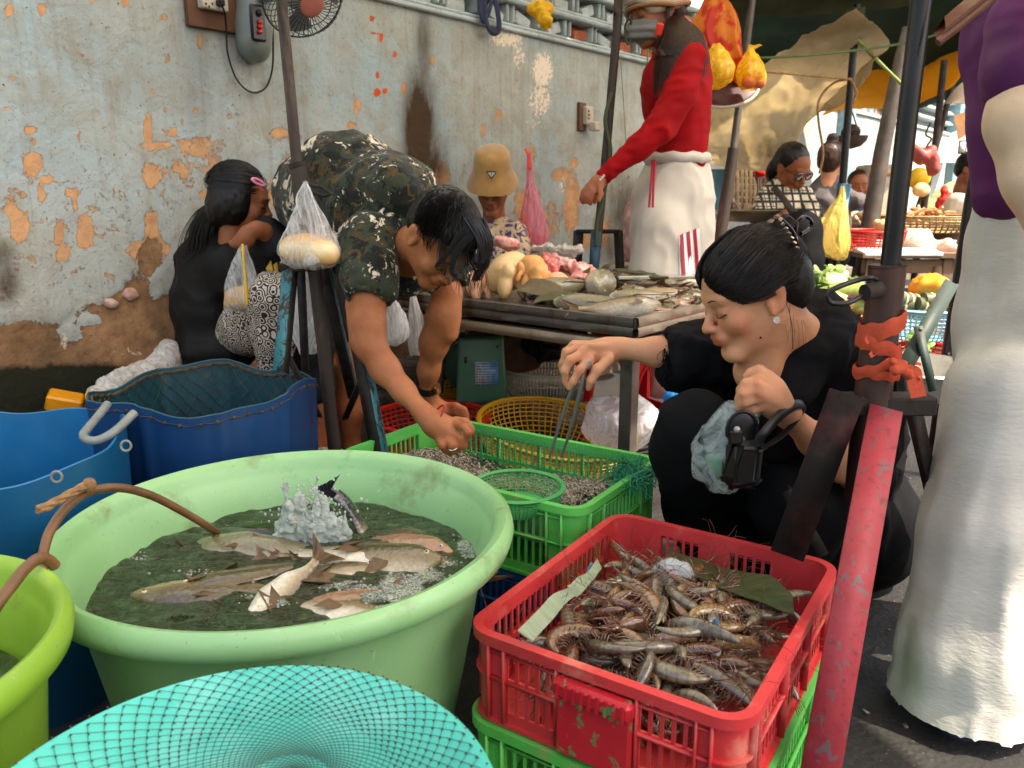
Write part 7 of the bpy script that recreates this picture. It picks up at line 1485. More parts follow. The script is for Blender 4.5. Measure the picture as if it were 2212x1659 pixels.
simple_person('person in a pale pink quilted jacket mostly hidden behind the cream track pants', P(1410, 650, 4.0), P(1440, 330, 4.0), frame((-.3, -.9, -.2), (0, 0, 1)), .95, skin_girl, lambda c: (c.chain([(1430, 400, 4.0, 50), (1415, 470, 4.0, 62), (1410, 580, 4.0, 66)], .04), c.chain([(1390, 420, 3.9, 22), (1372, 480, 3.85, 22), (1378, 560, 3.8, 20)], .03)), pinkj, .008, tname='jacket', folds=((.012, (4, 4, 22)), (.004, (20, 20, 20))), lash_on=False)
# ---------------------------------------------------------------- people further down the market
plaid = NT('plaid flannel'); t = plaid; sx = t.node('ShaderNodeSeparateXYZ'); t.link(t.tc(), sx.inputs[0])
def band_(o, f, th): return t.math('GREATER_THAN', t.math('SINE', t.math('MULTIPLY', o, f)), th)
l1 = t.math('MAXIMUM', band_(sx.outputs[0], 150.0, .62), band_(sx.outputs[2], 150.0, .62)); l2 = t.math('MAXIMUM', band_(sx.outputs[0], 300.0, .4), band_(sx.outputs[2], 300.0, .4)); t.base(t.mix(l1, t.mix(t.math('MULTIPLY', l2, t.step(t.noise(6, 2), .45, .55)), lin((222, 210, 186)), lin((120, 112, 100))), lin((48, 46, 46)))); t.set(rough=.8, normal=t.bump(t.noise(14, 4), .6, .02))
def plaid_woman():
 Y = 4.5; hc = P(1712, 364, Y); F = frame((.42, -.76, -.48), (.12, -.42, .88))
 def torso(c): c.chain([(1692, 420, Y+.08, 40), (1700, 470, Y+.05, 56), (1705, 540, Y, 58)], .05); c.chain([(1658, 428, Y, 22), (1646, 470, Y-.08, 22), (1690, 490, Y-.2, 17), (1722, 480, Y-.25, 14)], .03); c.chain([(1738, 424, Y, 18), (1752, 455, Y-.1, 17), (1748, 478, Y-.2, 14)], .03)
 ar = ([(1700, 440, Y, 14), (1740, 446, Y-.03, 11), (1748, 476, Y-.2, 9)], [(1708, 412, Y+.03, 12), (1700, 450, Y, 14), (1690, 485, Y-.2, 11), (1722, 480, Y-.25, 10)], [(1722, 480, Y-.25, 10), (1738, 470, Y-.28, 9), (1748, 466, Y-.28, 7), (1756, 472, Y-.28, 4)], [(1748, 476, Y-.2, 9), (1756, 470, Y-.24, 7), (1762, 462, Y-.25, 4)])
 r, L, g = simple_person('woman in sunglasses and a plaid shirt sitting in front of the brown woven chair', P(1700, 620, Y), hc, F, .98, skin_girl, torso, plaid.m, .007, True, arms=ar, lash_on=False, hair=lambda h, L: h.ell(L(-.02, .10, -.06), V(.05, .04, .07), F, .03))
 gl = mat('dark lens', (50, 20, 30), .08, coat=1)
 for sx_ in (1, -1): obj('sunglass_lens', MB().ell(L(sx_*.036, -.098, .002), V(.031, .006, .026), F, 14, 8), gl, r)
 obj('sunglass_frame', MB().tube([L(-.075, -.02, .012), L(-.068, -.085, .014), L(0, -.104, .008), L(.068, -.085, .014), L(.075, -.02, .012)], .0025, 6), lash, r)
 obj('bag_strap', MB().tube(spline([P(1672, 405, Y-.06), P(1700, 440, Y-.19), P(1722, 480, Y-.16)], 14), .018, 6, flat=.25, up=(0, 1, 0)), lash, r); tr = SDF(); tr.chain([(1690, 520, Y, 50), (1730, 500, Y-.35, 42), (1740, 560, Y-.4, 36), (1745, 640, Y-.4, 30)], .04); cloth(tr, .014, blackt, 'trousers', r, (), 1)
plaid_woman()
greyk = mat('grey turtleneck', (92, 86, 88), .85, (78, 74, 78), 4, bump=.3)
def grey_woman():
 Y = 5.1; hc = P(1796, 352, Y); F = frame((.55, .80, -.15), (.0, 0, 1))
 def torso(c): c.chain([(1790, 398, Y, 24), (1786, 430, Y, 42), (1785, 480, Y, 44), (1790, 540, Y, 46)], .04); c.chain([(1820, 415, Y, 18), (1842, 432, Y-.05, 16), (1858, 432, Y+.1, 13)], .03); c.chain([(1795, 380, Y, 17), (1790, 395, Y, 20)], .02)
 simple_person('woman in a grey turtleneck with a hair bun seen from behind', P(1790, 620, Y), hc, F, .95, skin_lady, torso, greyk, .008, True, lambda h, L: h.ell(L(0, .05, .145), V(.035, .035, .032), F, .01), hairm=hair_brown, lash_on=False)
grey_woman()
simple_person('smiling child looking over the stall beside the grey woman', P(1855, 560, 5.9), P(1854, 402, 5.9), frame((-.2, -.97, -.05), (0, 0, 1)), .86, skin_girl, lambda c: (c.chain([(1852, 445, 5.9, 20), (1850, 480, 5.9, 30), (1850, 540, 5.9, 34)], .04),), mat('teal blue shirt', (30, 66, 96), .8), .009, True, hairm=hair_brown)
r_, L_, g_ = simple_person('stallholder in a patterned cap and check shirt at the far right', P(2110, 560, 6.3), P(2098, 368, 6.3), frame((.6, -.7, -.3), (0, 0, 1)), 1.0, skin_girl, lambda c: (c.chain([(2112, 420, 6.3, 28), (2115, 470, 6.3, 36), (2110, 540, 6.3, 38)], .04),), mat('pink check shirt', (190, 130, 140), .8, (230, 200, 200), 60), .010, True, lash_on=False)
simple_person('distant bare armed person in the light by the black pole', P(2136, 480, 7.2), P(2134, 322, 7.2), frame((.7, -.6, 0), (0, 0, 1)), 1.0, skin_lady, lambda c: (c.chain([(2132, 370, 7.2, 20), (2130, 420, 7.2, 26), (2130, 480, 7.2, 30)], .04),), mat('tan top', (206, 150, 110), .8), .010, True, hairm=hair_brown, lash_on=False)
# ================================================================== PRAWNS AND SHRIMPS
def prawn_mat(name, c1, c2, c3):
 t = NT(name); n = t.noise(26, 4); b = t.mix(t.step(n, .38, .65), lin(c1), lin(c2)); b = t.mix(t.math('MULTIPLY', t.step(t.noise(160, 4, .6), .55, .68), .5), b, lin(c3)); b = t.mix(t.math('MULTIPLY', t.step(t.wave(22, dirn='X', dist=1.5), .75, .95), .45), b, lin(c3)); g = t.node('ShaderNodeObjectInfo'); hv = t.node('ShaderNodeHueSaturation'); t.link(b, hv.inputs['Color']); t.link(t.math('MULTIPLY_ADD', g.outputs['Random'], .7, .62), hv.inputs['Value']); t.link(t.math('MULTIPLY_ADD', g.outputs['Random'], .05, .475), hv.inputs['Hue'])
 t.base(hv.outputs[0]); t.set(rough=.16, spec=.8, coat=.6, sss=.1, sssr=.01, normal=t.bump(t.noise(140, 4), .35, .002)); return t.m
pr1 = prawn_mat('prawn shell', (132, 92, 56), (98, 74, 50), (54, 38, 28)); pr2 = prawn_mat('greyish prawn shell', (120, 108, 86), (88, 84, 72), (58, 44, 34)); legm = mat('prawn legs', (142, 104, 84), .35, (196, 160, 140), 60, trl=.3); antm = mat('prawn feelers', (116, 62, 44), .4, (80, 44, 34), 30); claw = mat('blue prawn claw', (36, 84, 120), .25, (90, 130, 150), 40, coat=.5)
def prawn_parts(L=.11, curl=1.0, seed=0):
 rr = random.Random(seed); n = 34; t = np.linspace(0, 1, n); th = curl*(t*1.0)**1.4*1.9; dx = np.cos(th); dz = -np.sin(th); x = np.cumsum(dx)*L/n; z = np.cumsum(dz)*L/n
 rad = np.interp(t, [0, .05, .2, .36, .5, .8, .94, 1], [.10, .42, .85, 1, .94, .62, .36, .14])*L*.098; seg = np.where(t > .36, 1+.10*((t-.36)*11 % 1)-.05, 1.0); rad = rad*seg
 m = 12; a = np.linspace(0, 2*np.pi, m, endpoint=False); V_ = []
 for i in range(n):
  nx, nz = math.sin(th[i]), math.cos(th[i]); V_.append(np.stack([x[i]+rad[i]*1.15*np.sin(a)*nx, .80*rad[i]*np.cos(a), z[i]+rad[i]*1.15*np.sin(a)*nz], 1))
 b = MB().grid(np.array(V_).transpose(1, 0, 2), True); b.add(V_[0], [tuple(range(m))])
 b.tube([V(-.004*L, 0, rad[1]), V(-.12*L, 0, rad[4]*.9), V(-.26*L, 0, rad[4]*1.5)], [.016*L, .010*L, .001*L], 5, flat=.6)       # rostrum
 ex, ez, et = x[-1], z[-1], th[-1]; d = V(math.cos(et), 0, -math.sin(et))
 for k in (-2, -1, 0, 1, 2): b.grid(np.array([[V(ex, k*.012*L, ez), V(ex, k*.012*L, ez)+d*.05*L+V(0, k*.030*L, .012*L), V(ex, 0, ez)+d*.13*L+V(0, k*.05*L, .0)], [V(ex, k*.012*L+.012*L, ez), V(ex, k*.012*L+.012*L, ez)+d*.05*L+V(0, k*.034*L+.010*L, .012*L), V(ex, .012*L, ez)+d*.13*L+V(0, k*.05*L, .0)]]))
 for sy in (-1, 1): b.ell((.02*L, sy*.055*L, rad[2]*.75), (.016*L, .012*L, .016*L), None, 6, 4)
 lg = MB()
 for k in range(5):
  i = 4+k*2
  for sy in (-1, 1): s0 = V(x[i], sy*rad[i]*.5, z[i]-rad[i]*.8); lg.tube([s0, s0+V(-.05*L+.02*L*k*.3, sy*.08*L, -.05*L), s0+V(-.13*L+rr.uniform(-.05, .05)*L, sy*.05*L, -.12*L), s0+V(-.20*L, sy*rr.uniform(0, .06)*L, -.13*L)], [.008*L, .006*L, .004*L, .001*L], 4)
 for k in range(5):
  i = 15+k*3
  for sy in (-1, 1): s0 = V(x[i], sy*rad[i]*.4, z[i]-rad[i]*.8*math.cos(th[i])) - V(math.sin(th[i])*rad[i], 0, 0); q = V(-math.sin(th[i]), 0, -math.cos(th[i])); lg.tube([s0, s0+q*.06*L, s0+q*.09*L+V(-.02*L, sy*.02*L, 0)], [.010*L, .010*L, .003*L], 4, flat=.4)
 an = MB()
 for sy in (-1, 1):
  pts = [V(0, sy*.02*L, rad[1]*.5)]; d_ = V(-1, sy*.3, .3)
  for k in range(6): d_ = unit(d_+V(rr.gauss(.15, .3), rr.gauss(0, .35), rr.gauss(.02, .3))); pts.append(pts[-1]+d_*L*.15)
  an.tube(spline(pts, 18), .0004, 3, caps=False)
  an.tube([V(-.02*L, sy*.01*L, rad[1]), V(-.14*L, sy*.05*L, rad[1]*1.6), V(-.24*L, sy*.05*L, rad[1]*1.2)], .0008, 3)
 return b, lg, an
PV = []
for k, (cu, m) in enumerate(((.55, pr1), (1.15, pr1), (.25, pr2), (1.5, pr1), (.8, pr2), (1.2, pr2))):
 b, lg, an = prawn_parts(.135, cu, k); ms = [mesh('prawn_shell', b.verts()-V(.04, 0, 0), b.f), mesh('legs', lg.verts()-V(.04, 0, 0), lg.f), mesh('feelers', an.verts()-V(.04, 0, 0), an.f)]
 for me, mm in zip(ms, (m, legm, antm)): me.materials.append(mm)
 PV.append(ms)
REX = V(math.cos(RA), math.sin(RA), 0); REY = V(-math.sin(RA), math.cos(RA), 0)
def prawns():
 rr = random.Random(11); N = 0; lay = []
 for layer in range(3):
  for i in range(7):
   for j in range(9):
    a = (-.5+(i+.5+rr.uniform(-.35, .35))/7)*.275; b = (-.5+(j+.5+rr.uniform(-.35, .35))/9)*.365; hgt = .226+layer*.024+.032*math.exp(-((a/.14)**2+((b+.02)/.19)**2))*(layer+1)/2
    if layer < 2 and max(abs(a)/.15, abs(b)/.195) < .5: continue
    lay.append((a, b, hgt, layer))
 for a, b, hz, layer in lay:
  p = V(RCc[0], RCc[1], 0)+REX*a+REY*b; p[2] = hz+rr.uniform(-.004, .006); ms = rr.choice(PV); o = bpy.data.objects.new('prawn', ms[0]); COL.objects.link(o)
  o.location = tuple(p); o.rotation_euler = (rr.choice([1.35, -1.35, .3, 1.5, -1.2, 0, -.6])+rr.uniform(-.3, .3), rr.uniform(-.35, .35), rr.uniform(0, 6.28)); sc = rr.uniform(.85, 1.15)*.92; o.scale = (sc,)*3
  o['label'] = 'glossy brown raw prawn in the heap inside the red crate'; o['category'] = 'prawn'; o['group'] = 'large prawns heaped in the red crate'
  for nm_, me in (('legs', ms[1]), ('feelers', ms[2])):
   c = bpy.data.objects.new(nm_, me); COL.objects.link(c); c.parent = o
prawns()
# claws, ice, banana leaves in the red crate
for pts, lb in (([G(1278,1215,.33), G(1268,1248,.31), G(1285,1282,.29), G(1298,1310,.285)], 'blue prawn claw sticking up by the left side of the red crate'), ([G(1490,1360,.31), G(1525,1350,.32), G(1545,1335,.325), G(1552,1370,.31)], 'blue jointed prawn claw near the middle of the heap')):
 obj('prawn_claw', MB().tube(spline([p+V(0, 0, .0) for p in pts], 14), np.interp(np.linspace(0, 1, 13), [0, .3, .5, 1], [.002, .0042, .003, .0042])[:len(spline(pts, 14))] if len(spline(pts, 14)) <= 13 else .0034, 6), claw, None, label=lb, category='claw')
icem = NT('ice'); icem.base(lin((226, 234, 238))); icem.set(rough=.12, trans=.5, ior=1.31, normal=icem.bump(icem.noise(60, 5), .8, .01))
def ice():
 s = SDF(); p = G(1445, 1238, .31)
 for (dx, dy, dz, r) in ((0, 0, 0, .026), (.02, .004, .004, .02), (-.02, .002, -.004, .018), (.034, -.004, -.008, .014), (.005, 0, .016, .014)): s.ell(p+V(dx, dy, dz), (r, r*.8, r*.8), None, .006)
 pos, q = s.mesh(.004); pos += vnorm(pos, q)*(.006*np.sign(vnoise(pos*50, 3))*np.abs(vnoise(pos*50, 3))**.6)[:, None]; obj('ice_chunk', (pos, [tuple(x) for x in q.tolist()]), icem.m, None, smooth=False, label='white chunk of ice on the prawns in the red crate', category='ice')
 b = MB(); rr = random.Random(2)
 for (u, v) in ((1290, 1340), (1370, 1395), (1500, 1425), (1545, 1410), (1405, 1450), (1625, 1345), (1560, 1290)):
  p = G(u, v, .285); o = MB().ell(p, (rr.uniform(.008, .014), .01, .008), None, 7, 5); o.v[0] += .003*vnoise(o.v[0]*200)[:, None]; obj('ice_piece', o, icem.m, None, smooth=False, label='small glassy ice piece between the prawns', category='ice', group='small ice pieces in the red crate')
ice()
bl = mat('banana leaf', (50, 64, 34), .45, (74, 82, 40), 10, bump=.5, bscale=40, stretch=(1, 10, 1), dirt=(120, 96, 60), dscale=12); bl2 = mat('pale leaf back', (146, 160, 132), .5, (122, 140, 112), 10, bump=.4, bscale=50, stretch=(1, 8, 1), dirt=(90, 80, 50), dscale=14)
leaf('banana_leaf', [[(1118,1365,.98),(1160,1320,1.03),(1195,1285,1.08),(1235,1270,1.10)],[(1150,1385,.985),(1190,1340,1.04),(1225,1300,1.09),(1255,1280,1.11)]], bl2, 'pale folded leaf standing along the left side of the red crate')
leaf('banana_leaf', [[(1225,1262,1.16),(1262,1240,1.22),(1290,1205,1.28)],[(1245,1285,1.15),(1275,1260,1.2),(1300,1225,1.27)]], bl2, 'second pale leaf strip near the blue claw in the red crate')
leaf('banana_leaf', [[(1440,1190,1.37),(1500,1205,1.34),(1560,1225,1.30),(1590,1232,1.28),(1660,1245,1.24),(1712,1285,1.19)],[(1450,1235,1.27),(1500,1245,1.25),(1560,1275,1.21),(1600,1290,1.19),(1650,1305,1.16),(1716,1325,1.13)]], bl, 'dark green banana leaf lining the far side of the red crate')
# small shrimps: nobody could count them
shm = NT('small shrimp shell'); t = shm; t.base(t.mix(t.step(t.noise(60, 4), .4, .62), lin((176, 160, 138)), lin((112, 100, 86)))); t.set(rough=.2, spec=.7, coat=.3)
def shrimp_heap(spots, n, L, z, label, m=None):
 rr = random.Random(n); b = MB(); base = []
 for cu in (.6, 1.2, 1.6):
  t = np.linspace(0, 1, 7); th = cu*t*1.5; x = np.cumsum(np.cos(th))/7; zz = -np.cumsum(np.sin(th))/7; q = MB().tube(np.stack([x, 0*x, zz], 1), np.array([.05, .11, .12, .10, .08, .05, .02]), 5); base.append((q.verts()-V(.4, 0, -.2), q.f))
 for _ in range(n):
  c = rr.choice(spots); u = rr.gauss(c[0], c[2]*.5); v = rr.gauss(c[1], c[3]*.5); zc = z+c[4]*math.exp(-(((u-c[0])/c[2])**2+((v-c[1])/c[3])**2)); p = G(u, v, zc+rr.uniform(-.004, .006)); d = p-V(gcen[0], gcen[1], 0);
  if abs(d @ V(math.cos(gang), math.sin(gang), 0)) > .30 or abs(d @ V(-math.sin(gang), math.cos(gang), 0)) > .165: continue
  vv, ff = rr.choice(base); A = np.array(Euler((rr.uniform(-1.6, 1.6), rr.uniform(-.5, .5), rr.uniform(0, 6.28))).to_matrix()); s = L*rr.uniform(.7, 1.2); b.add((vv*s) @ A.T+p, ff)
 return obj('shrimps', b, m or shm.m, None, kind='stuff')
shrimp_heap([(900,985,60,26,.035),(960,1000,70,30,.03),(1010,1030,60,26,.02),(880,1000,50,24,.03),(1060,1060,60,24,.01),(1240,1055,60,26,.012),(1290,1050,40,24,.012),(1200,1080,60,24,.01),(1150,1040,120,40,.0)], 5600, .020, .262, '')
sh2 = NT('reddish shrimp shell'); t = sh2; t.base(t.mix(t.step(t.noise(50, 4), .4, .62), lin((190, 150, 120)), lin((130, 96, 78)))); t.set(rough=.2, coat=.3)
shrimp_heap([(1130,1055,38,9,.012),(1100,1050,20,7,.008),(1160,1062,18,7,.008)], 300, .024, .292, '', sh2.m)
obj('crate_liner', MB().box((gcen[0], gcen[1], .250), (.62, .35, .004), np.array(Euler((0, 0, gang)).to_matrix())), mat('liner net green', (60, 120, 84), .6, (90, 110, 90), 60, bump=.6, bscale=300), None, label='fine green liner net on the floor of the shrimp crate', category='net', smooth=False)
def liner():
 b = MB(); ex = V(math.cos(gang), math.sin(gang), 0); ey = V(-math.sin(gang), math.cos(gang), 0); nm = mat('liner net green2', (40, 150, 110), .6)
 for k in range(70):
  a = -.31+.62*k/69; p = gcen+ex*a+ey*.173; b.tube([V(p[0], p[1], .22), V(p[0]+.002*math.sin(k), p[1], .31)+ex*.006, V(p[0], p[1], .352)], .0006, 3, caps=False)
 for j in range(12): z = .24+j*.009; b.tube([gcen*V(1, 1, 0)+ex*(-.31+.62*i/30)+ey*(.172+.0015*math.sin(i*2+j))+V(0, 0, z) for i in range(31)], .0006, 3, caps=False)
 for k in range(200):
  rr = random.Random(k); c = P(1365, 985, 1.66); c[2] = .345; p = c+V(rr.gauss(0, .022), rr.gauss(0, .03), rr.gauss(0, .012)); b.tube([p, p+V(rr.gauss(0, .012), rr.gauss(0, .012), rr.gauss(0, .012)), p+V(rr.gauss(0, .02), rr.gauss(0, .02), rr.gauss(-.01, .01))], .0011, 3, caps=False)
 obj('liner_net', b, nm, None, label='ragged green net bunched at the right end of the shrimp crate', category='net')
liner()
# ================================================================== WALL FITTINGS
def fittings():
 A = np.stack([WDIR, WN, V(0, 0, 1)], 1)
 def wbox(u, v, off, size, bev=.003): return MB().box(W(u, v, off), size, A, bev)
 k = lambda u0, u1, v: abs(wall_s(u1, v)-wall_s(u0, v)); kz = lambda u, v0, v1: abs(W(u, v0)[2]-W(u, v1)[2])
 wd = mat('brown socket board', (112, 74, 50), .7, (90, 56, 38), 8, bump=.4, stretch=(1, 1, .2)); ww = mat('ivory plastic', (206, 196, 178), .4, dirt=(150, 130, 100)); r = empty('socket_board', tuple(W(455, 60)), 'brown board with a double mains socket beside the fan at the top left', 'socket')
 obj('board', wbox(455, 2, .012, (k(400, 508, 30), .022, kz(455, -55, 68)), .002), wd, r); obj('socket', wbox(460, 4, .036, (k(430, 488, 10), .028, kz(460, -12, 24)), .004), ww, r)
 for u in (445, 452, 459):
  obj('pin_hole', wbox(u, 8+((u == 452)*6), .052, (.004, .004, .007), .0005), eyeb, r)
 obj('plug', wbox(476, 6, .060, (.022, .03, .022), .004), blackp, r)
 cord = mat('black cord', (20, 20, 22), .5); obj('cord', MB().tube(spline([W(477, 8, .075), W(486, 30, .06), W(489, 70, .03), W(492, 115, .02), W(508, 165, .018), W(530, 192, .018), W(552, 200, .018), W(575, 188, .018), W(588, 150, .03), W(590, 100, .05), W(589, 60, .07)], 60), .0035, 8), cord, None, label='black power cord looping from the socket to the wall fan', category='cord')
 # wall fan
 r = empty('wall_fan', tuple(W(560, 130)), 'grey wall fan with red buttons and a wire guard at the top left', 'fan'); gy = mat('fan grey plastic', (128, 136, 128), .35, (112, 120, 112), 6); dk = mat('fan dark panel', (50, 42, 40), .3)
 s = SDF(); s.cap(W(548, -60, .05), W(548, 90, .05), .062, .058, .03); s.cap(W(548, 60, .04), W(550, 104, .035), .058, .050, .03); pos, q = s.mesh(.006); obj('column', (pos, [tuple(x) for x in q.tolist()]), gy, r); a = A @ np.array(Euler((0, .0, 0)).to_matrix())
 obj('control_panel', MB().box(W(557, 50, .108), (.062, .016, kz(555, 12, 88)), A, .008), dk, r)
 for v in (48, 58, 69): obj('button', MB().ell(W(562, v, .120), (.0085, .0085, .0085), A, 10, 8), mat('fan red button', (226, 40, 24), .3), r)
 obj('knob', MB().ell(W(560, 28, .120), (.010, .010, .012), A, 10, 8), blackp, r); obj('arm', MB().tube([W(560, -10, .08), W(600, -20, .22), P(640, -20, 2.75)], .03, 12), gy, r)
 c = P(655, -10, 2.62); ax = unit(V(.55, -.62, -.56)); x = unit(np.cross(ax, V(0, 0, 1))); y = np.cross(x, ax); RF = R(92, c); gm = mat('fan guard wire', (66, 70, 74), .35, metal=.5); b = MB()
 for i in range(40):
  t_ = i*2*np.pi/40; rr_ = np.linspace(.12, 1, 10); hh = .062*np.sqrt(np.clip(1-(rr_)**2.6, 0, 1));
  for sg in (1, -1): b.tube([c+x*RF*q*math.cos(t_+.5*(1-q))+y*RF*q*math.sin(t_+.5*(1-q))+ax*h*sg for q, h in zip(rr_, hh)], .0013, 4, caps=False)
 obj('guard', b, gm, r); tt = np.linspace(0, 2*np.pi, 60, endpoint=False)
 for q, h in ((1, 0), (.75, .052), (.5, .058)): obj('guard_ring', MB().tube([c+x*RF*q*math.cos(a_)+y*RF*q*math.sin(a_)+ax*h for a_ in tt], .003 if q == 1 else .0015, 6, closed=True), gm, r)
 obj('badge', MB().ell(c+ax*.062, (RF*.30, .006, RF*.30), np.stack([x, ax, y], 1), 24, 8), mat('fan badge', (186, 110, 96), .5), r); bladem = mat('fan blade', (120, 126, 128), .35, trl=.3)
 for i in range(3):
  t0 = i*2.094; rows = [[c+x*RF*q*math.cos(t0+w*1.2*(.6+.4*q))+y*RF*q*math.sin(t0+w*1.2*(.6+.4*q))+ax*(.02*(w-.5)) for q in np.linspace(.2, .88, 8)] for w in np.linspace(0, 1, 8)]; B1 = np.array(rows); b = MB().grid(B1); b.grid((B1-ax*.003)[::-1]); obj('blade', b, bladem, r)
 obj('motor', MB().tube([c-ax*.02, c-ax*.16], .055, 20), gy, r)
 # second socket further right
 r = empty('socket', tuple(W(1262, 260)), 'small wooden block with a white adapter plugged in beside the thin pole', 'socket'); obj('board', wbox(1256, 252, .012, (k(1255, 1269, 250), .02, kz(1262, 222, 282)), .002), wd, r); obj('socket', wbox(1270, 250, .03, (k(1263, 1279, 250), .03, kz(1270, 234, 273)), .004), mat('ivory plastic', (206, 196, 178), .4), r); obj('adapter', wbox(1284, 273, .06, (.06, .05, .05), .006), mat('ivory plastic', (206, 196, 178), .4), r)
 for vv in (240, 248, 256): obj('pin_hole', wbox(1272, vv, .047, (.010, .003, .010), .0005), eyeb, r)
 wire = mat('thin wire', (150, 140, 110), .6); hose([W(1340, 120, .02), W(1348, 240, .02), W(1352, 330, .02), W(1338, 375, .02), W(1322, 372, .02)], .003, 'thin pale wire hanging against the wall beside the thin pole', wire, 'wire'); hose([W(1400, 100, .04), W(1396, 180, .03), W(1389, 250, .03)], .004, 'thin green string hanging in front of the wall by the red sleeve', mat('green string', (110, 130, 60), .6), 'wire')
 # dark blue cloth strap, yellow cloth in the openings
 nb = mat('navy strap', (22, 34, 66), .9, bump=.5);
 p = [W(1046, -20, .03), W(1048, 30, .05), W(1056, 62, .06), W(1068, 70, .06), W(1078, 58, .06), W(1074, 20, .05), W(1066, -10, .03)]; obj('strap_loop', MB().tube(spline(p, 30), .017, 8, flat=.35, up=tuple(WN)), nb, None, label='navy blue strap looped out of the wall opening', category='strap')
 obj('strap_loop', MB().tube(spline([W(1040, -20, .03), W(1038, 20, .05), W(1044, 45, .05), W(1058, 20, .045), W(1062, -16, .03)], 20), .014, 8, flat=.4, up=tuple(WN)), nb, None, label='second shorter navy strap behind the looped one', category='strap')
 film_bag('yellow_cloth', [((1150, 18, 3.85, 9), (1168, 22, 3.80, 12), (1186, 20, 3.85, 9)), ((1166, 26, 3.80, 10), (1178, 46, 3.76, 8), (1180, 62, 3.75, 3))], mat('yellow rag', (240, 192, 30), .6, (226, 176, 20), 20, trl=.3), 'bright yellow rag stuffed in the wall opening', 'cloth', .012, 40, .006)
fittings()
def moveY(x): return x
# pink bag of tomatoes on the wall
pinkf = film('pink bag film', (244, 150, 170), .42, .18, 16, True); pinkd = film('pink bag neck', (236, 110, 130), .8, .3, 30, True)
knot_bag('plastic_bag', [(1143,330,3.95,4,.01),(1144,360,3.95,6,.012),(1145,390,3.95,7,.014),(1148,415,3.95,13,.03),(1150,450,3.95,22,.05),(1152,490,3.95,29,.06),(1153,515,3.95,32,.06),(1152,535,3.95,26,.05),(1150,545,3.95,12,.02)], pinkf, 'pink knotted bag of tomatoes hanging on the wall', flut=9)
obj('bag_knot', MB().tube(spline([P(1136,322,3.95), P(1141,332,3.93), P(1143,345,3.93), P(1145,365,3.92)], 12), .011, 6, flat=.5), mat('red bag tie', (220, 60, 50), .5), None, label='red twisted tie on top of the pink bag', category='tie')
tom = mat('tomato', (226, 74, 36), .2, (236, 110, 50), 6, coat=.5)
for i, (u, v, r_) in enumerate(((1133,480,14),(1136,508,15),(1142,530,14),(1170,528,15),(1160,515,13),(1152,535,12))):
 p = P(u, v, 3.95+.02*(i % 2)); obj('tomato', MB().ell(p, (R(r_, p),)*3, None, 16, 10), tom, None, label=['tomato highest in the pink bag', 'tomato left of centre in the pink bag', 'tomato at the bottom left of the pink bag', 'tomato bulging at the right of the pink bag', 'tomato behind the right one in the pink bag', 'lowest tomato of the pink bag'][i], category='tomato')
# clear bags hanging under the table and behind stand
wf = film('white bag film', (236, 236, 234), .42, .2, 16, True)
for q, lb in (([(842,640,2.5,6,.01),(848,665,2.5,18,.02),(853,700,2.5,28,.04),(852,730,2.5,28,.04),(848,745,2.5,14,.02)], 'hanging clear bag between the stooping man\'s arms'), ([(892,640,2.75,6,.01),(897,680,2.75,14,.02),(900,730,2.75,20,.04),(900,765,2.75,16,.03)], 'second milky bag hanging behind the man\'s far arm'), ([(665,310,2.9,6,.02),(668,345,2.9,16,.04),(670,380,2.9,20,.05)], 'white bag corner peeping above the camouflage shirt'), ([(640,575,2.35,14,.03),(650,620,2.35,28,.05),(660,700,2.35,36,.06),(668,760,2.35,20,.04)], 'large cloudy bag hanging inside the turquoise legged stand')): knot_bag('plastic_bag', q, wf, lb)
film_bag('plastic_bag', [(1335, 920, 2.55, 66, 50, .12), (1370, 905, 2.5, 40, 40, .08), (1300, 890, 2.6, 22, 30, .05)], film('white heap film', (236, 236, 240), .5, .2, 14), 'whitish full bag on the ground behind the zinc table leg', 'bag', .016, 16, .010)
film_bag('plastic_bag', [(1190, 885, 3.1, 60, 22, .12), (1250, 900, 2.9, 44, 24, .1)], film('grey heap film', (190, 184, 180), .3, .12, 20), 'flattened clear bag on the ground below the cream basin', 'bag', .02, 18, .010)
film_bag('plastic_bag', [((335, 810, 2.55, 10), (355, 780, 2.55, 20), (362, 750, 2.55, 12)), ((340, 800, 2.5, 22), (280, 825, 2.4, 22), (215, 850, 2.3, 16)), ((250, 840, 2.35, 26), (300, 820, 2.45, 20))], film('white foam film', (236, 234, 228), .5, .2, 20), 'crumpled white plastic bags on the ledge behind the dark blue barrel', 'bag', .014, 26, .007)
obj('brick', MB().box(P(312, 798, 2.62), (.10, .06, .045), np.array(Euler((0, 0, .5)).to_matrix()), .008), redb, None, label='broken red brick lying at the foot of the wall', category='brick')
obj('dustpan', MB().box(P(140, 868, 2.4), (.10, .07, .05), np.array(Euler((.2, .3, .4)).to_matrix()), .006), mat('orange plastic', (226, 150, 20), .4), None, label='yellow orange plastic scoop beside the sage colander', category='scoop')
film_bag('bin_liner', [(1120, 740, 3.4, 90, 40, .2), (1200, 735, 3.3, 70, 34, .2)], mat('black bin liner', (20, 22, 26), .25, bump=.5), 'dark heap of black sacks under the fish table', 'sack', .03, 8, .014)
b = MB(); rr = random.Random(9)
film_bag('plastic_bag', [(590, 1010, 2.2, 40, 10, .05), (700, 985, 2.4, 50, 8, .06)], film('floor film', (220, 210, 206), .35, .1, 24), 'torn clear plastic lying on the ground under the left stand', 'bag', .012, 26, .008)
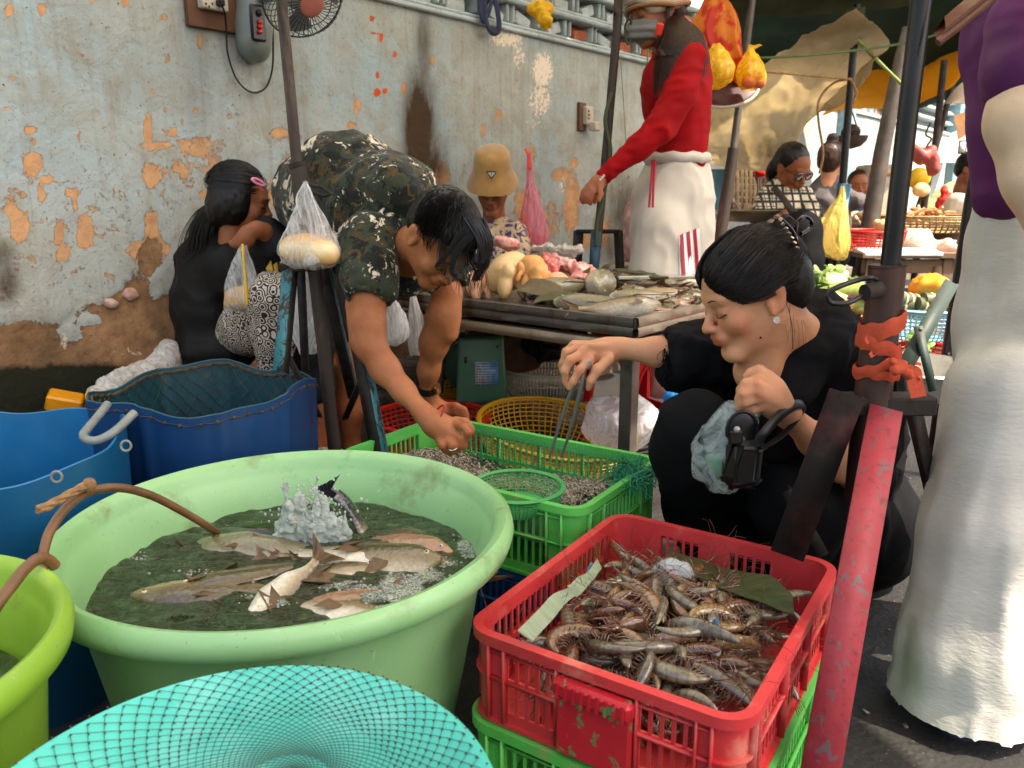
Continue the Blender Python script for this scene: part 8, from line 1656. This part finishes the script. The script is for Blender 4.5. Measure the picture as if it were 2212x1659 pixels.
blueb = mat('blue printed bag', (24, 110, 190), .35, (40, 140, 214), 10); film_bag('plastic_bag', [(1520, 870, 2.1, 70, 26, .08), (1480, 860, 2.1, 34, 16, .05)], blueb, 'bright blue bag behind the kneeling woman\'s knee', 'bag', .012, 18, .008)
# litter on the asphalt: nobody could count it
lm = mat('litter scraps', (150, 140, 122), .8, (96, 84, 66), 60); b = MB()
for _ in range(420):
 x, y = rr.uniform(.2, 2.6), rr.uniform(.7, 5); s = rr.uniform(.002, .009); A = np.array(Euler((rr.uniform(-.4, .4), rr.uniform(-.4, .4), rr.uniform(0, 6))).to_matrix()); b.box((x, y, s*.3+.001), (s*2, s, s*.3), A)
obj('litter', b, lm, None, kind='stuff', smooth=False)
# ================================================================== FAR STALLS
oak = mat('weathered stall wood', (122, 92, 68), .75, (94, 70, 52), 6, bump=.4, stretch=(1, 6, 1))
def far_table():
 r = empty('stall_table', tuple(P(1950, 640, 4.6)), 'weathered wooden stall table behind the black pole', 'table'); z = P(1950, 548, 4.5)[2]; x0, x1 = P(1838, 550, 4.5)[0], P(2055, 550, 4.5)[0]; cx = (x0+x1)/2
 for k in range(5): obj('plank', MB().box((cx, 4.42+k*.152, z), (x1-x0, .146, .03), None, .003), oak, r)
 obj('apron', MB().box((cx, 4.40, z-.06), (x1-x0-.05, .03, .075), None, .003), oak, r)
 for x in (x0+.06, x1-.08):
  for y in (4.40, 5.0): obj('leg', MB().box((x, y, z/2), (.05, .05, z-.03), None, .004), oak, r)
 obj('brace', MB().beam((x0+.08, 4.39, z-.45), (cx-.1, 4.39, z-.06), .03, .04), oak, r, smooth=False); obj('brace', MB().beam((x1-.1, 4.39, z-.45), (cx+.15, 4.39, z-.06), .03, .04), oak, r, smooth=False); return z
fz = far_table()
basket('basket', P(1880,546,4.6)+V(0, 0, .005), .175, .12, .12, redp, 'red woven plastic basket on the far wooden table', 'basket', nr=44, ng=8)
lump('bag_heap', [(1985,530,4.6,34,26,.12),(2020,535,4.6,30,20,.1),(1955,520,4.62,18,18,.08)], film('white bags heap', (240, 232, 220), .78, .25, 14), 'heap of crumpled white bags on the far wooden table', 'bag', .02, .010, .03, 16)
film_bag('plastic_bag', [(2050, 540, 4.5, 16, 20, .06)], film('pinkish bag', (236, 200, 186), .6, .2, 20), 'pinkish filled bag at the right end of the wooden table', 'bag', .012, 26, .01)
obj('price_tray', MB().box(P(1978, 552, 4.42)+V(-.1, 0, .02), (.42, .16, .02), np.array(Euler((.1, 0, -.03)).to_matrix()), .003), mat('white tray', (224, 230, 232), .4), None, label='white and blue flat tray on the front edge of the wooden table', category='tray')
def heap(name, pts, n, shape, size, mats, label, cat, group, seed, dz=.04):
 rr = random.Random(seed)
 for i in range(n):
  u = rr.uniform(pts[0], pts[1]); v = rr.uniform(pts[2], pts[3]); p = P(u, v, pts[4]+rr.uniform(-pts[5], pts[5])); s = size*rr.uniform(.8, 1.25); e = Euler((rr.uniform(-.4, .4), rr.uniform(-.5, .5), rr.uniform(0, 6.28))); M3 = np.array(e.to_matrix())
  if shape == 'gourd':
   q = spline([V(-s, 0, 0), V(-.3*s, .1*s, .05*s), V(.4*s, .12*s, 0), V(s, 0, .05*s)], 12); b = MB().tube(q, np.interp(np.linspace(0, 1, len(q)), [0, .15, .6, .9, 1], [.05, .22, .30, .2, .05])*s, 10)
  elif shape == 'round': b = MB().ell((0, 0, 0), (s, s*.95, s*.85), None, 12, 8)
  elif shape == 'leafy':
   b = MB()
   for k in range(9): A2 = np.array(Euler((rr.uniform(-1, 1), rr.uniform(-1, 1), rr.uniform(0, 6))).to_matrix()); b.ell(V(rr.gauss(0, .4), rr.gauss(0, .4), rr.gauss(0, .3))*s, (s*.5, s*.38, s*.10), A2, 8, 5)
  elif shape == 'dragon':
   b = MB().ell((0, 0, 0), (s, s*.8, s*.8), None, 12, 8)
   for k in range(14): d = unit(V(rr.gauss(0, 1), rr.gauss(0, 1), rr.gauss(0, 1))); b.tube([d*s*.8, d*s*1.15+V(0, 0, .1*s), d*s*1.4+V(.2*s, 0, .2*s)], [s*.22, s*.14, s*.02], 5, flat=.4)
  elif shape == 'stick': b = MB().tube([V(-s, 0, 0), V(0, 0, .04*s), V(s, 0, 0)], [s*.12, s*.13, s*.11], 8)
  b.xf(M3, p); m = mats[i % len(mats)]
  lab = label[i % len(label)] if isinstance(label, list) else label
  obj(name, b, m, None, label=lab, category=cat, group=group)
gourd = mat('pale green gourd', (140, 158, 84), .4, (112, 136, 66), 14, bump=.2, stretch=(1, 6, 1)); gourd2 = mat('green melon', (92, 120, 62), .45, (120, 140, 70), 10); egg = mat('purple aubergine', (66, 32, 74), .2, coat=.5); cab = mat('leafy green', (96, 132, 66), .5, (140, 160, 90), 20, trl=.2); wht = mat('white radish', (226, 220, 190), .45, (206, 204, 160), 10); drg = mat('dragonfruit', (214, 50, 96), .35, (226, 120, 110), 14)
obj('display_board', MB().box(V(P(1830, 690, 3.7)[0], 3.75, P(1830, 690, 3.5)[2]-.08), (.75, .9, .05), None, .004), oak, None, label='low wooden board the vegetables are heaped on', category='board')
heap('gourd', (1790, 1880, 635, 690, 3.55, .12), 16, 'gourd', .13, [gourd, gourd2], 'pale green gourd in the heap beside the rusty sleeve', 'gourd', 'green gourds in the vegetable heap', 1)
heap('greens', (1755, 1850, 590, 640, 3.8, .15), 22, 'leafy', .055, [cab, gourd2], 'bunch of leafy greens behind the gourds', 'greens', 'leafy bunches behind the gourds', 2); heap('melon', (1765, 1810, 600, 650, 3.7, .1), 9, 'round', .045, [gourd2, wht], 'small round green or white vegetable near the woman\'s bun', 'vegetable', 'round vegetables behind the kneeling woman', 3)
heap('aubergine', (1755, 1880, 640, 705, 3.45, .06), 5, 'stick', .13, [egg], 'thin purple aubergine lying on the gourds', 'aubergine', 'aubergines on the heap', 4); heap('dragon_fruit', (1768, 1815, 665, 690, 3.35, .05), 3, 'dragon', .045, [drg], 'pink dragon fruit behind the black collar', 'fruit', 'dragon fruits behind the black collar', 5); heap('dragon_fruit', (1840, 1865, 700, 720, 3.25, .04), 2, 'dragon', .035, [mat('orange fruit', (226, 140, 70), .5)], 'orange yellow fruit beside the rusty sleeve', 'fruit', 'orange fruits by the sleeve', 8)
basket('colander', P(1980, 735, 3.0), .175, .12, .13, lbluep, 'light blue perforated colander behind the dark green stand leg', 'colander', nr=60, ng=9, solid_top=.12)
cake = mat('banana leaf roll', (74, 78, 46), .5, (56, 62, 36), 10); twine = mat('twine', (206, 196, 150), .7)
for i, (u, v, a_) in enumerate(((1945, 655, .2), (1968, 650, .5), (1985, 672, -.3), (2010, 662, .5), (2032, 650, .2), (1925, 662, -.2))):
 p = P(u, v, 3.0); d = V(math.cos(a_), .3*math.sin(a_*3), -.35*math.sin(a_)); d = unit(d); r = empty('leaf_wrapped_cake', tuple(p), ['leaf wrapped roll at the left of the light blue colander', 'leaf wrapped roll in the middle of the light blue colander', 'lowest leaf wrapped roll in the light blue colander', 'leaf wrapped roll tied with pale twine right of centre', 'leaf wrapped roll at the right end of the colander', 'leaf wrapped roll against the colander rim by the sleeve'][i], 'rice cake', 'leaf wrapped rolls'); obj('wrap', MB().tube([p-d*.075, p+d*.075], .028, 12), cake, r)
 for k in (-.045, -.015, .015, .045): obj('twine_band', MB().tube([p+d*(k-.004), p+d*(k+.004)], .0295, 12), twine, r)
film_bag('orange_cloth', [(2010, 620, 3.2, 36, 24, .08)], mat('orange cloth', (236, 150, 40), .7), 'orange cloth bundle behind the leaf wrapped rolls', 'cloth', .01, 20, .01)
basket('tray', P(1985, 785, 2.75), .16, .12, .05, redp, 'shallow red basket of greens under the blue colander', 'basket', nr=40, ng=4); heap('greens', (1945, 2005, 735, 770, 2.8, .05), 10, 'leafy', .035, [cab], 'leafy herbs in the shallow red basket', 'greens', 'herbs in the shallow red basket', 6)
obj('basin', MB().lathe([(0, 0), (.13, 0), (.19, .09), (.205, .095), (.20, .10), (.185, .095), (.125, .008), (0, .006)], 40, P(1965, 850, 2.45)), mat('aluminium', (170, 172, 174), .3, metal=.85, bump=.1), None, label='aluminium basin on the ground behind the orange rag', category='basin')
obj('black_crate', MB().box(P(1900, 636, 4.0), (.5, .3, .12), None, .01), mat('black crate plastic', (26, 28, 34), .5), None, label='black plastic crate behind the vegetables', category='crate')
obj('wooden_crate', MB().box(P(1865, 735, 3.2), (.22, .25, .09), None, .004), mat('tan slatted crate', (180, 130, 84), .7, (140, 96, 60), 30), None, label='small tan crate below the dragon fruit', category='crate')
# hanging things
yb = film('yellow noodle bag', (226, 206, 110), .40, .2, 12, True)
knot_bag('plastic_bag', [(1820,402,4.15,3,.01),(1818,425,4.15,8,.02),(1808,460,4.15,22,.05),(1800,500,4.15,34,.07),(1800,530,4.15,34,.07),(1806,552,4.15,24,.05),(1815,562,4.15,10,.02)], yb, 'yellow bag of noodles hanging from the dark pole')
nd = mat('pale noodles', (226, 196, 120), .4, (206, 170, 96), 40, bump=.6, bscale=60, stretch=(6, 6, 1)); b = MB()
for k in range(9): b.tube(spline([P(1778+k*2.6, 470, 4.15), P(1768+k*3.4, 505, 4.14), P(1778+k*3.4, 535, 4.13), P(1800+k*3, 556, 4.13)], 18), .012, 6)
obj('noodle_bundle', b, nd, None, label='curved bundle of pale noodles inside the yellow bag', category='noodles')
redfl = mat('red floral cloth', (214, 60, 40), .6, (236, 150, 50), 14, lo=.45, hi=.55, bump=.3, trl=.5, detail=3); ybag = film('yellow carrier film', (250, 206, 40), .62, .2, 12)
knot_bag('cloth_bundle', [(1545,-10,3.8,16,.04),(1550,30,3.8,40,.08),(1545,80,3.8,52,.1),(1560,120,3.8,44,.09),(1590,160,3.8,18,.05),(1600,200,3.8,5,.02)], redfl, 'red and orange floral cloth bundle hanging behind the helmeted woman', flut=5, cat='cloth', amp=.2)
knot_bag('plastic_bag', [(1548,95,3.6,8,.02),(1550,115,3.6,22,.05),(1550,145,3.6,36,.09),(1548,175,3.6,32,.08),(1545,192,3.6,12,.03)], ybag, 'yellow filled carrier bag just behind the red knit shoulder', flut=6, amp=.1); knot_bag('plastic_bag', [(1632,98,3.65,14,.02),(1622,108,3.65,7,.02),(1622,122,3.65,16,.04),(1622,150,3.65,29,.08),(1622,178,3.65,28,.08),(1618,194,3.65,14,.04)], ybag, 'yellow knotted carrier bag beside the thin grey pole', flut=6, amp=.1, seed=2)
heap('packet', (1615, 1640, 140, 180, 3.62, .02), 5, 'round', .03, [mat('orange packet', (236, 120, 60), .4), redp], 'orange item inside the yellow knotted bag', 'packet', 'orange items in the yellow bag', 12)
r = empty('serving_tray', tuple(P(1580, 220, 3.8)), 'dark round tray with a pale rim below the yellow bags', 'tray'); c0 = P(1560, 185, 3.8); ax = unit(V(-.1, -.8, .55)); x_ = unit(np.cross(ax, V(0, 0, 1))); y_ = np.cross(x_, ax); tt = np.linspace(0, 2*np.pi, 50, endpoint=False)
obj('dish', MB().ell(c0, (.155, .012, .115), np.stack([x_, ax, y_], 1), 30, 8), mat('maroon tray', (70, 26, 34), .4), r); obj('rim', MB().tube([c0+x_*.16*math.cos(a)+y_*.12*math.sin(a)-ax*.0 for a in tt], .007, 8, closed=True), mat('pale rim', (206, 196, 180), .4), r)
hose([(P(1450+k*40, 110+(k*4), 3.9+k*.05)) for k in range(0, 5)]+[P(1760, 118, 4.1), P(1960, 92, 4.3), P(2110, 45, 4.2)], .006, 'green cord stretched across under the canopy', mat('green cord', (96, 116, 70), .7), 'cord'); hose([P(1650, 155, 4.0), P(1800, 168, 4.15), P(1840, 172, 4.25)], .005, 'tan cord from the thin grey pole to the knotted rope', ropem, 'cord'); hose([P(1852, 85, 4.2), P(1900, 135, 4.5), P(1952, 186, 4.8)], .009, 'pale green rope tied down to the thick steel pole', mat('pale green rope', (140, 160, 80), .7), 'cord')
hose([P(1838, 170, 4.2), P(1800, 180, 4.2), P(1770, 215, 4.2), P(1768, 260, 4.2), P(1778, 330, 4.2), P(1770, 375, 4.2)], .006, 'loop of brown rope hanging from the dark pole', ropem, 'rope'); hose([P(1838, 172, 4.18), P(1850, 200, 4.18), P(1842, 225, 4.18)], .006, 'short rope end knotted on the dark pole', ropem, 'rope')
def rings(u, v, Y, m):
 b = MB()
 for k in range(4): b.tube([P(u, v, Y)+V(.035*math.cos(a), .035*math.sin(a), -.02+.012*k+.004*math.sin(a*3+k)) for a in np.linspace(0, 6.28, 14, endpoint=False)], .010, 6, closed=True)
 obj('rope_binding', b, m, None, label='olive rope binding at the top of the dark pole', category='rope')
rings(1848, 30, 4.3, mat('olive rope', (84, 96, 50), .8, bump=.6))
r = empty('hanging_meat', tuple(P(1998, 370, 5.2)), 'dark red meat hanging from iron hooks at the far stall', 'meat'); obj('hook', MB().tube(spline([P(2010,265,5.2), P(2000,290,5.2), P(2012,300,5.2), P(2002,318,5.2), P(2004,345,5.2)], 20), .006, 6), iron, r); lump('meat', [(1985,335,5.2,12,26,.05,20),(2006,332,5.2,16,18,.05),(2014,355,5.2,12,24,.05)], meatr if False else mat('dark meat', (128, 44, 42), .5, (150, 70, 60), 20, bump=.5), '', '', .03, .010, .02, 12, r)
film_bag('yellow_bucket', [(1985, 385, 5.6, 22, 22, .08)], mat('yellow plastic pail', (236, 190, 40), .4), 'yellow pail hanging behind the meat', 'pail', .004, 10, .012); lump('straw_hat', [(1990, 410, 5.5, 18, 16, .05)], mat('straw', (222, 190, 140), .7), 'small straw coloured pot below the yellow pail', 'pot', .02, .01, .004)
r = empty('hanging_basket', tuple(P(1838, 320, 6.6)), 'wall basket of dark goods hung on the sunny wall', 'basket'); obj('bowl', MB().lathe([(0, 0), (.07, .02), (.11, .06), (.12, .1), (.11, .1), (.07, .03), (0, .01)], 30, P(1838, 322, 6.6)), mat('brown bowl', (96, 76, 66), .6), r); lump('goods', [(1838, 285, 6.6, 18, 14, .1)], mat('dark checked cloth', (60, 40, 50), .7, (140, 120, 120), 60), '', '', .02, .012, .01, 20, r)
for du in (-18, 0, 18): obj('hanger', MB().tube([P(1838+du, 288, 6.6), P(1838, 232, 6.6)], .006, 5), iron, r)
def lounger(u, v, Y, w, h, lb, m):
 r = empty('woven_chair', tuple(P(u, v+h, Y)), lb, 'chair'); s = R(1, P(u, v, Y))
 for k in range(7): obj('strap', MB().tube([P(u-w, v-h+2*h*k/6, Y-.006*(k % 2)), P(u, v-h+2*h*k/6, Y+.01), P(u+w, v-h+2*h*k/6, Y-.006*((k+1) % 2))], R(h/7.5, P(u, v, Y)), 4, flat=.12, up=(0, 1, 0)), m, r)
 for k in range(6): uu = u-w+2*w*(k+.5)/6; obj('strap', MB().tube([P(uu, v-h, Y+.006*(k % 2)), P(uu, v, Y-.012), P(uu, v+h, Y+.006*((k+1) % 2))], R(w/7.5, P(u, v, Y)), 4, flat=.12, up=(0, 1, 0)), m, r)
 for sg in (-1, 1): obj('frame_tube', MB().tube([P(u+sg*w, v-h*1.05, Y), P(u+sg*w, v+h*1.6, Y)], .012, 8), pipe, r)
lounger(1608, 405, 5.0, 28, 42, 'khaki woven strap chair back behind the thin pole foot', mat('khaki strap', (118, 96, 66), .6, (90, 72, 50), 20)); lounger(1665, 375, 5.2, 24, 44, 'dark brown woven strap chair back behind the plaid shirt woman', mat('brown strap', (84, 46, 32), .6, (64, 36, 26), 20))
obj('pan', MB().lathe([(0, 0), (.10, .0), (.17, .05), (.18, .055), (.165, .052), (0, .01)], 32, P(1612, 478, 4.2)), mat('pan steel2', (150, 140, 120), .35, metal=.8), None, label='wide steel pan behind the kneeling woman\'s head', category='pan')
obj('blue_pail', MB().lathe([(0, 0), (.10, 0), (.13, .3), (.14, .31), (.12, .3), (.0, .02)], 24, P(1568, 440, 5.2)-V(0, 0, .1)), mat('blue post paint', (96, 160, 190), .6), None, label='light blue container below the beige tarpaulin', category='container')
lump('red_light', [(1641, 372, 4.9, 14, 12, .04)], mat('red lamp plastic', (226, 26, 20), .3), 'small bright red bag under the tarpaulin corner', 'bag', .02, .008, .006)
lump('red_cloth', [(2040, 420, 6.0, 8, 20, .03), (2052, 430, 6.0, 6, 16, .03), (2030, 440, 6.0, 8, 14, .03)], mat('red hanging cloth', (226, 56, 44), .7, trl=.3), 'red cloth tied on the leaning far pole', 'cloth', .02, .01, .01)
# wicker tray with dried goods, white sacks beyond
basket('wicker_tray', P(2000, 500, 5.2), .34, .28, .10, mat('wicker', (176, 146, 100), .7, (130, 100, 64), 30), 'wicker tray of dried goods beyond the white bags', 'tray', nr=60, ng=6, bar=.006); heap('dried_fish', (1960, 2055, 455, 480, 5.2, .1), 26, 'stick', .07, [mat('dried orange', (176, 110, 70), .6), mat('dried tan', (206, 160, 110), .6)], 'dried fish piece on the wicker tray', 'dried fish', 'dried goods on the wicker tray', 7)
heap('garlic', (1895, 1925, 480, 500, 4.7, .04), 10, 'round', .03, [mat('garlic skin', (214, 184, 136), .6)], 'garlic bulb in the bunch by the brown strut', 'garlic', 'garlic bulbs by the brown strut', 9)
film_bag('sack', [(2070, 455, 5.6, 26, 36, .12)], mat('white woven sack', (224, 216, 200), .7, trl=.3), 'pale sack standing at the far right stall', 'sack', .012, 12, .012)
bx = mat('cream box', (216, 204, 180), .6); obj('cool_box', MB().box(P(1890, 415, 6.6), (.24, .3, .42), None, .02), bx, None, label='cream box with an orange lid standing behind the thick steel pole', category='box'); obj('box_lid', MB().box(P(1890, 378, 6.6), (.26, .32, .03), None, .01), mat('orange lid', (226, 140, 40), .5), None, label='orange lid on the cream box behind the thick pole', category='lid')
obj('stall_table', MB().box(P(1850, 500, 5.6)-V(0, 0, .02), (1.6, .6, .04), None, .004), oak, None, label='long stall board in front of the smiling child', category='table'); lump('goods_heap', [(1860, 470, 5.4, 30, 10, .1), (1830, 480, 5.3, 26, 10, .1)], mat('brown dried goods', (130, 84, 56), .6, (200, 180, 150), 30, bump=.6), 'low heap of brown and pale dried goods by the child', 'goods', .02, .012, .03, 20)
sheet('striped_cloth', [[(1995,440,6.8),(2040,400,6.8),(2090,385,6.8)],[(2000,480,6.7),(2045,450,6.7),(2090,425,6.7)]], mat('green striped sack', (206, 190, 140), .7, (90, 140, 90), 5, stretch=(1, 1, 14)), 'green striped sack cloth in the bright far stall', 'sack cloth', (16, 16), ((.01, (8, 8, 8)),), seed=3)
sheet('tarpaulin', [[(2040,225,3.4),(2080,180,3.4),(2125,150,3.4)],[(2060,228,3.3),(2095,226,3.3),(2125,225,3.3)]], mat('grey brown canvas', (96, 84, 72), .8, (70, 60, 54), 5), 'grey brown canvas corner beside the purple sleeve', 'canvas', (14, 14), ((.01, (8, 8, 8)),), seed=3)
sheet('tarpaulin', [[(2060,250,5.5),(2100,240,5.5),(2130,240,5.4)],[(2070,300,5.4),(2100,282,5.4),(2125,262,5.3)]], mat('tan canvas', (150, 104, 60), .8, trl=.3), 'small tan canvas hanging at the far right', 'canvas', (14, 14), ((.01, (8, 8, 8)),), seed=3)
# white awning at the far end of the lane
sheet('market_awning', [[(1960,262,12),(2050,255,12),(2150,262,11)],[(1960,350,11),(2050,352,11),(2150,352,10)]], mat('white awning', (236, 236, 232), .8, trl=.3), 'white awning glaring in the sun at the end of the lane', 'awning', (14, 14), ((.01, (3, 3, 3)),), seed=3)
cardm = mat('black tag', (40, 40, 40), .5); r = empty('price_tag', tuple(P(2079, 325, 5.8)), 'small framed tag hanging by the far poles', 'tag'); obj('frame', MB().box(P(2079, 318, 5.8), (.055, .01, .09), None, .003), cardm, r); obj('card', MB().box(P(2079, 318, 5.79), (.04, .004, .07), None), mat('white card', (226, 226, 220), .5), r, smooth=False)
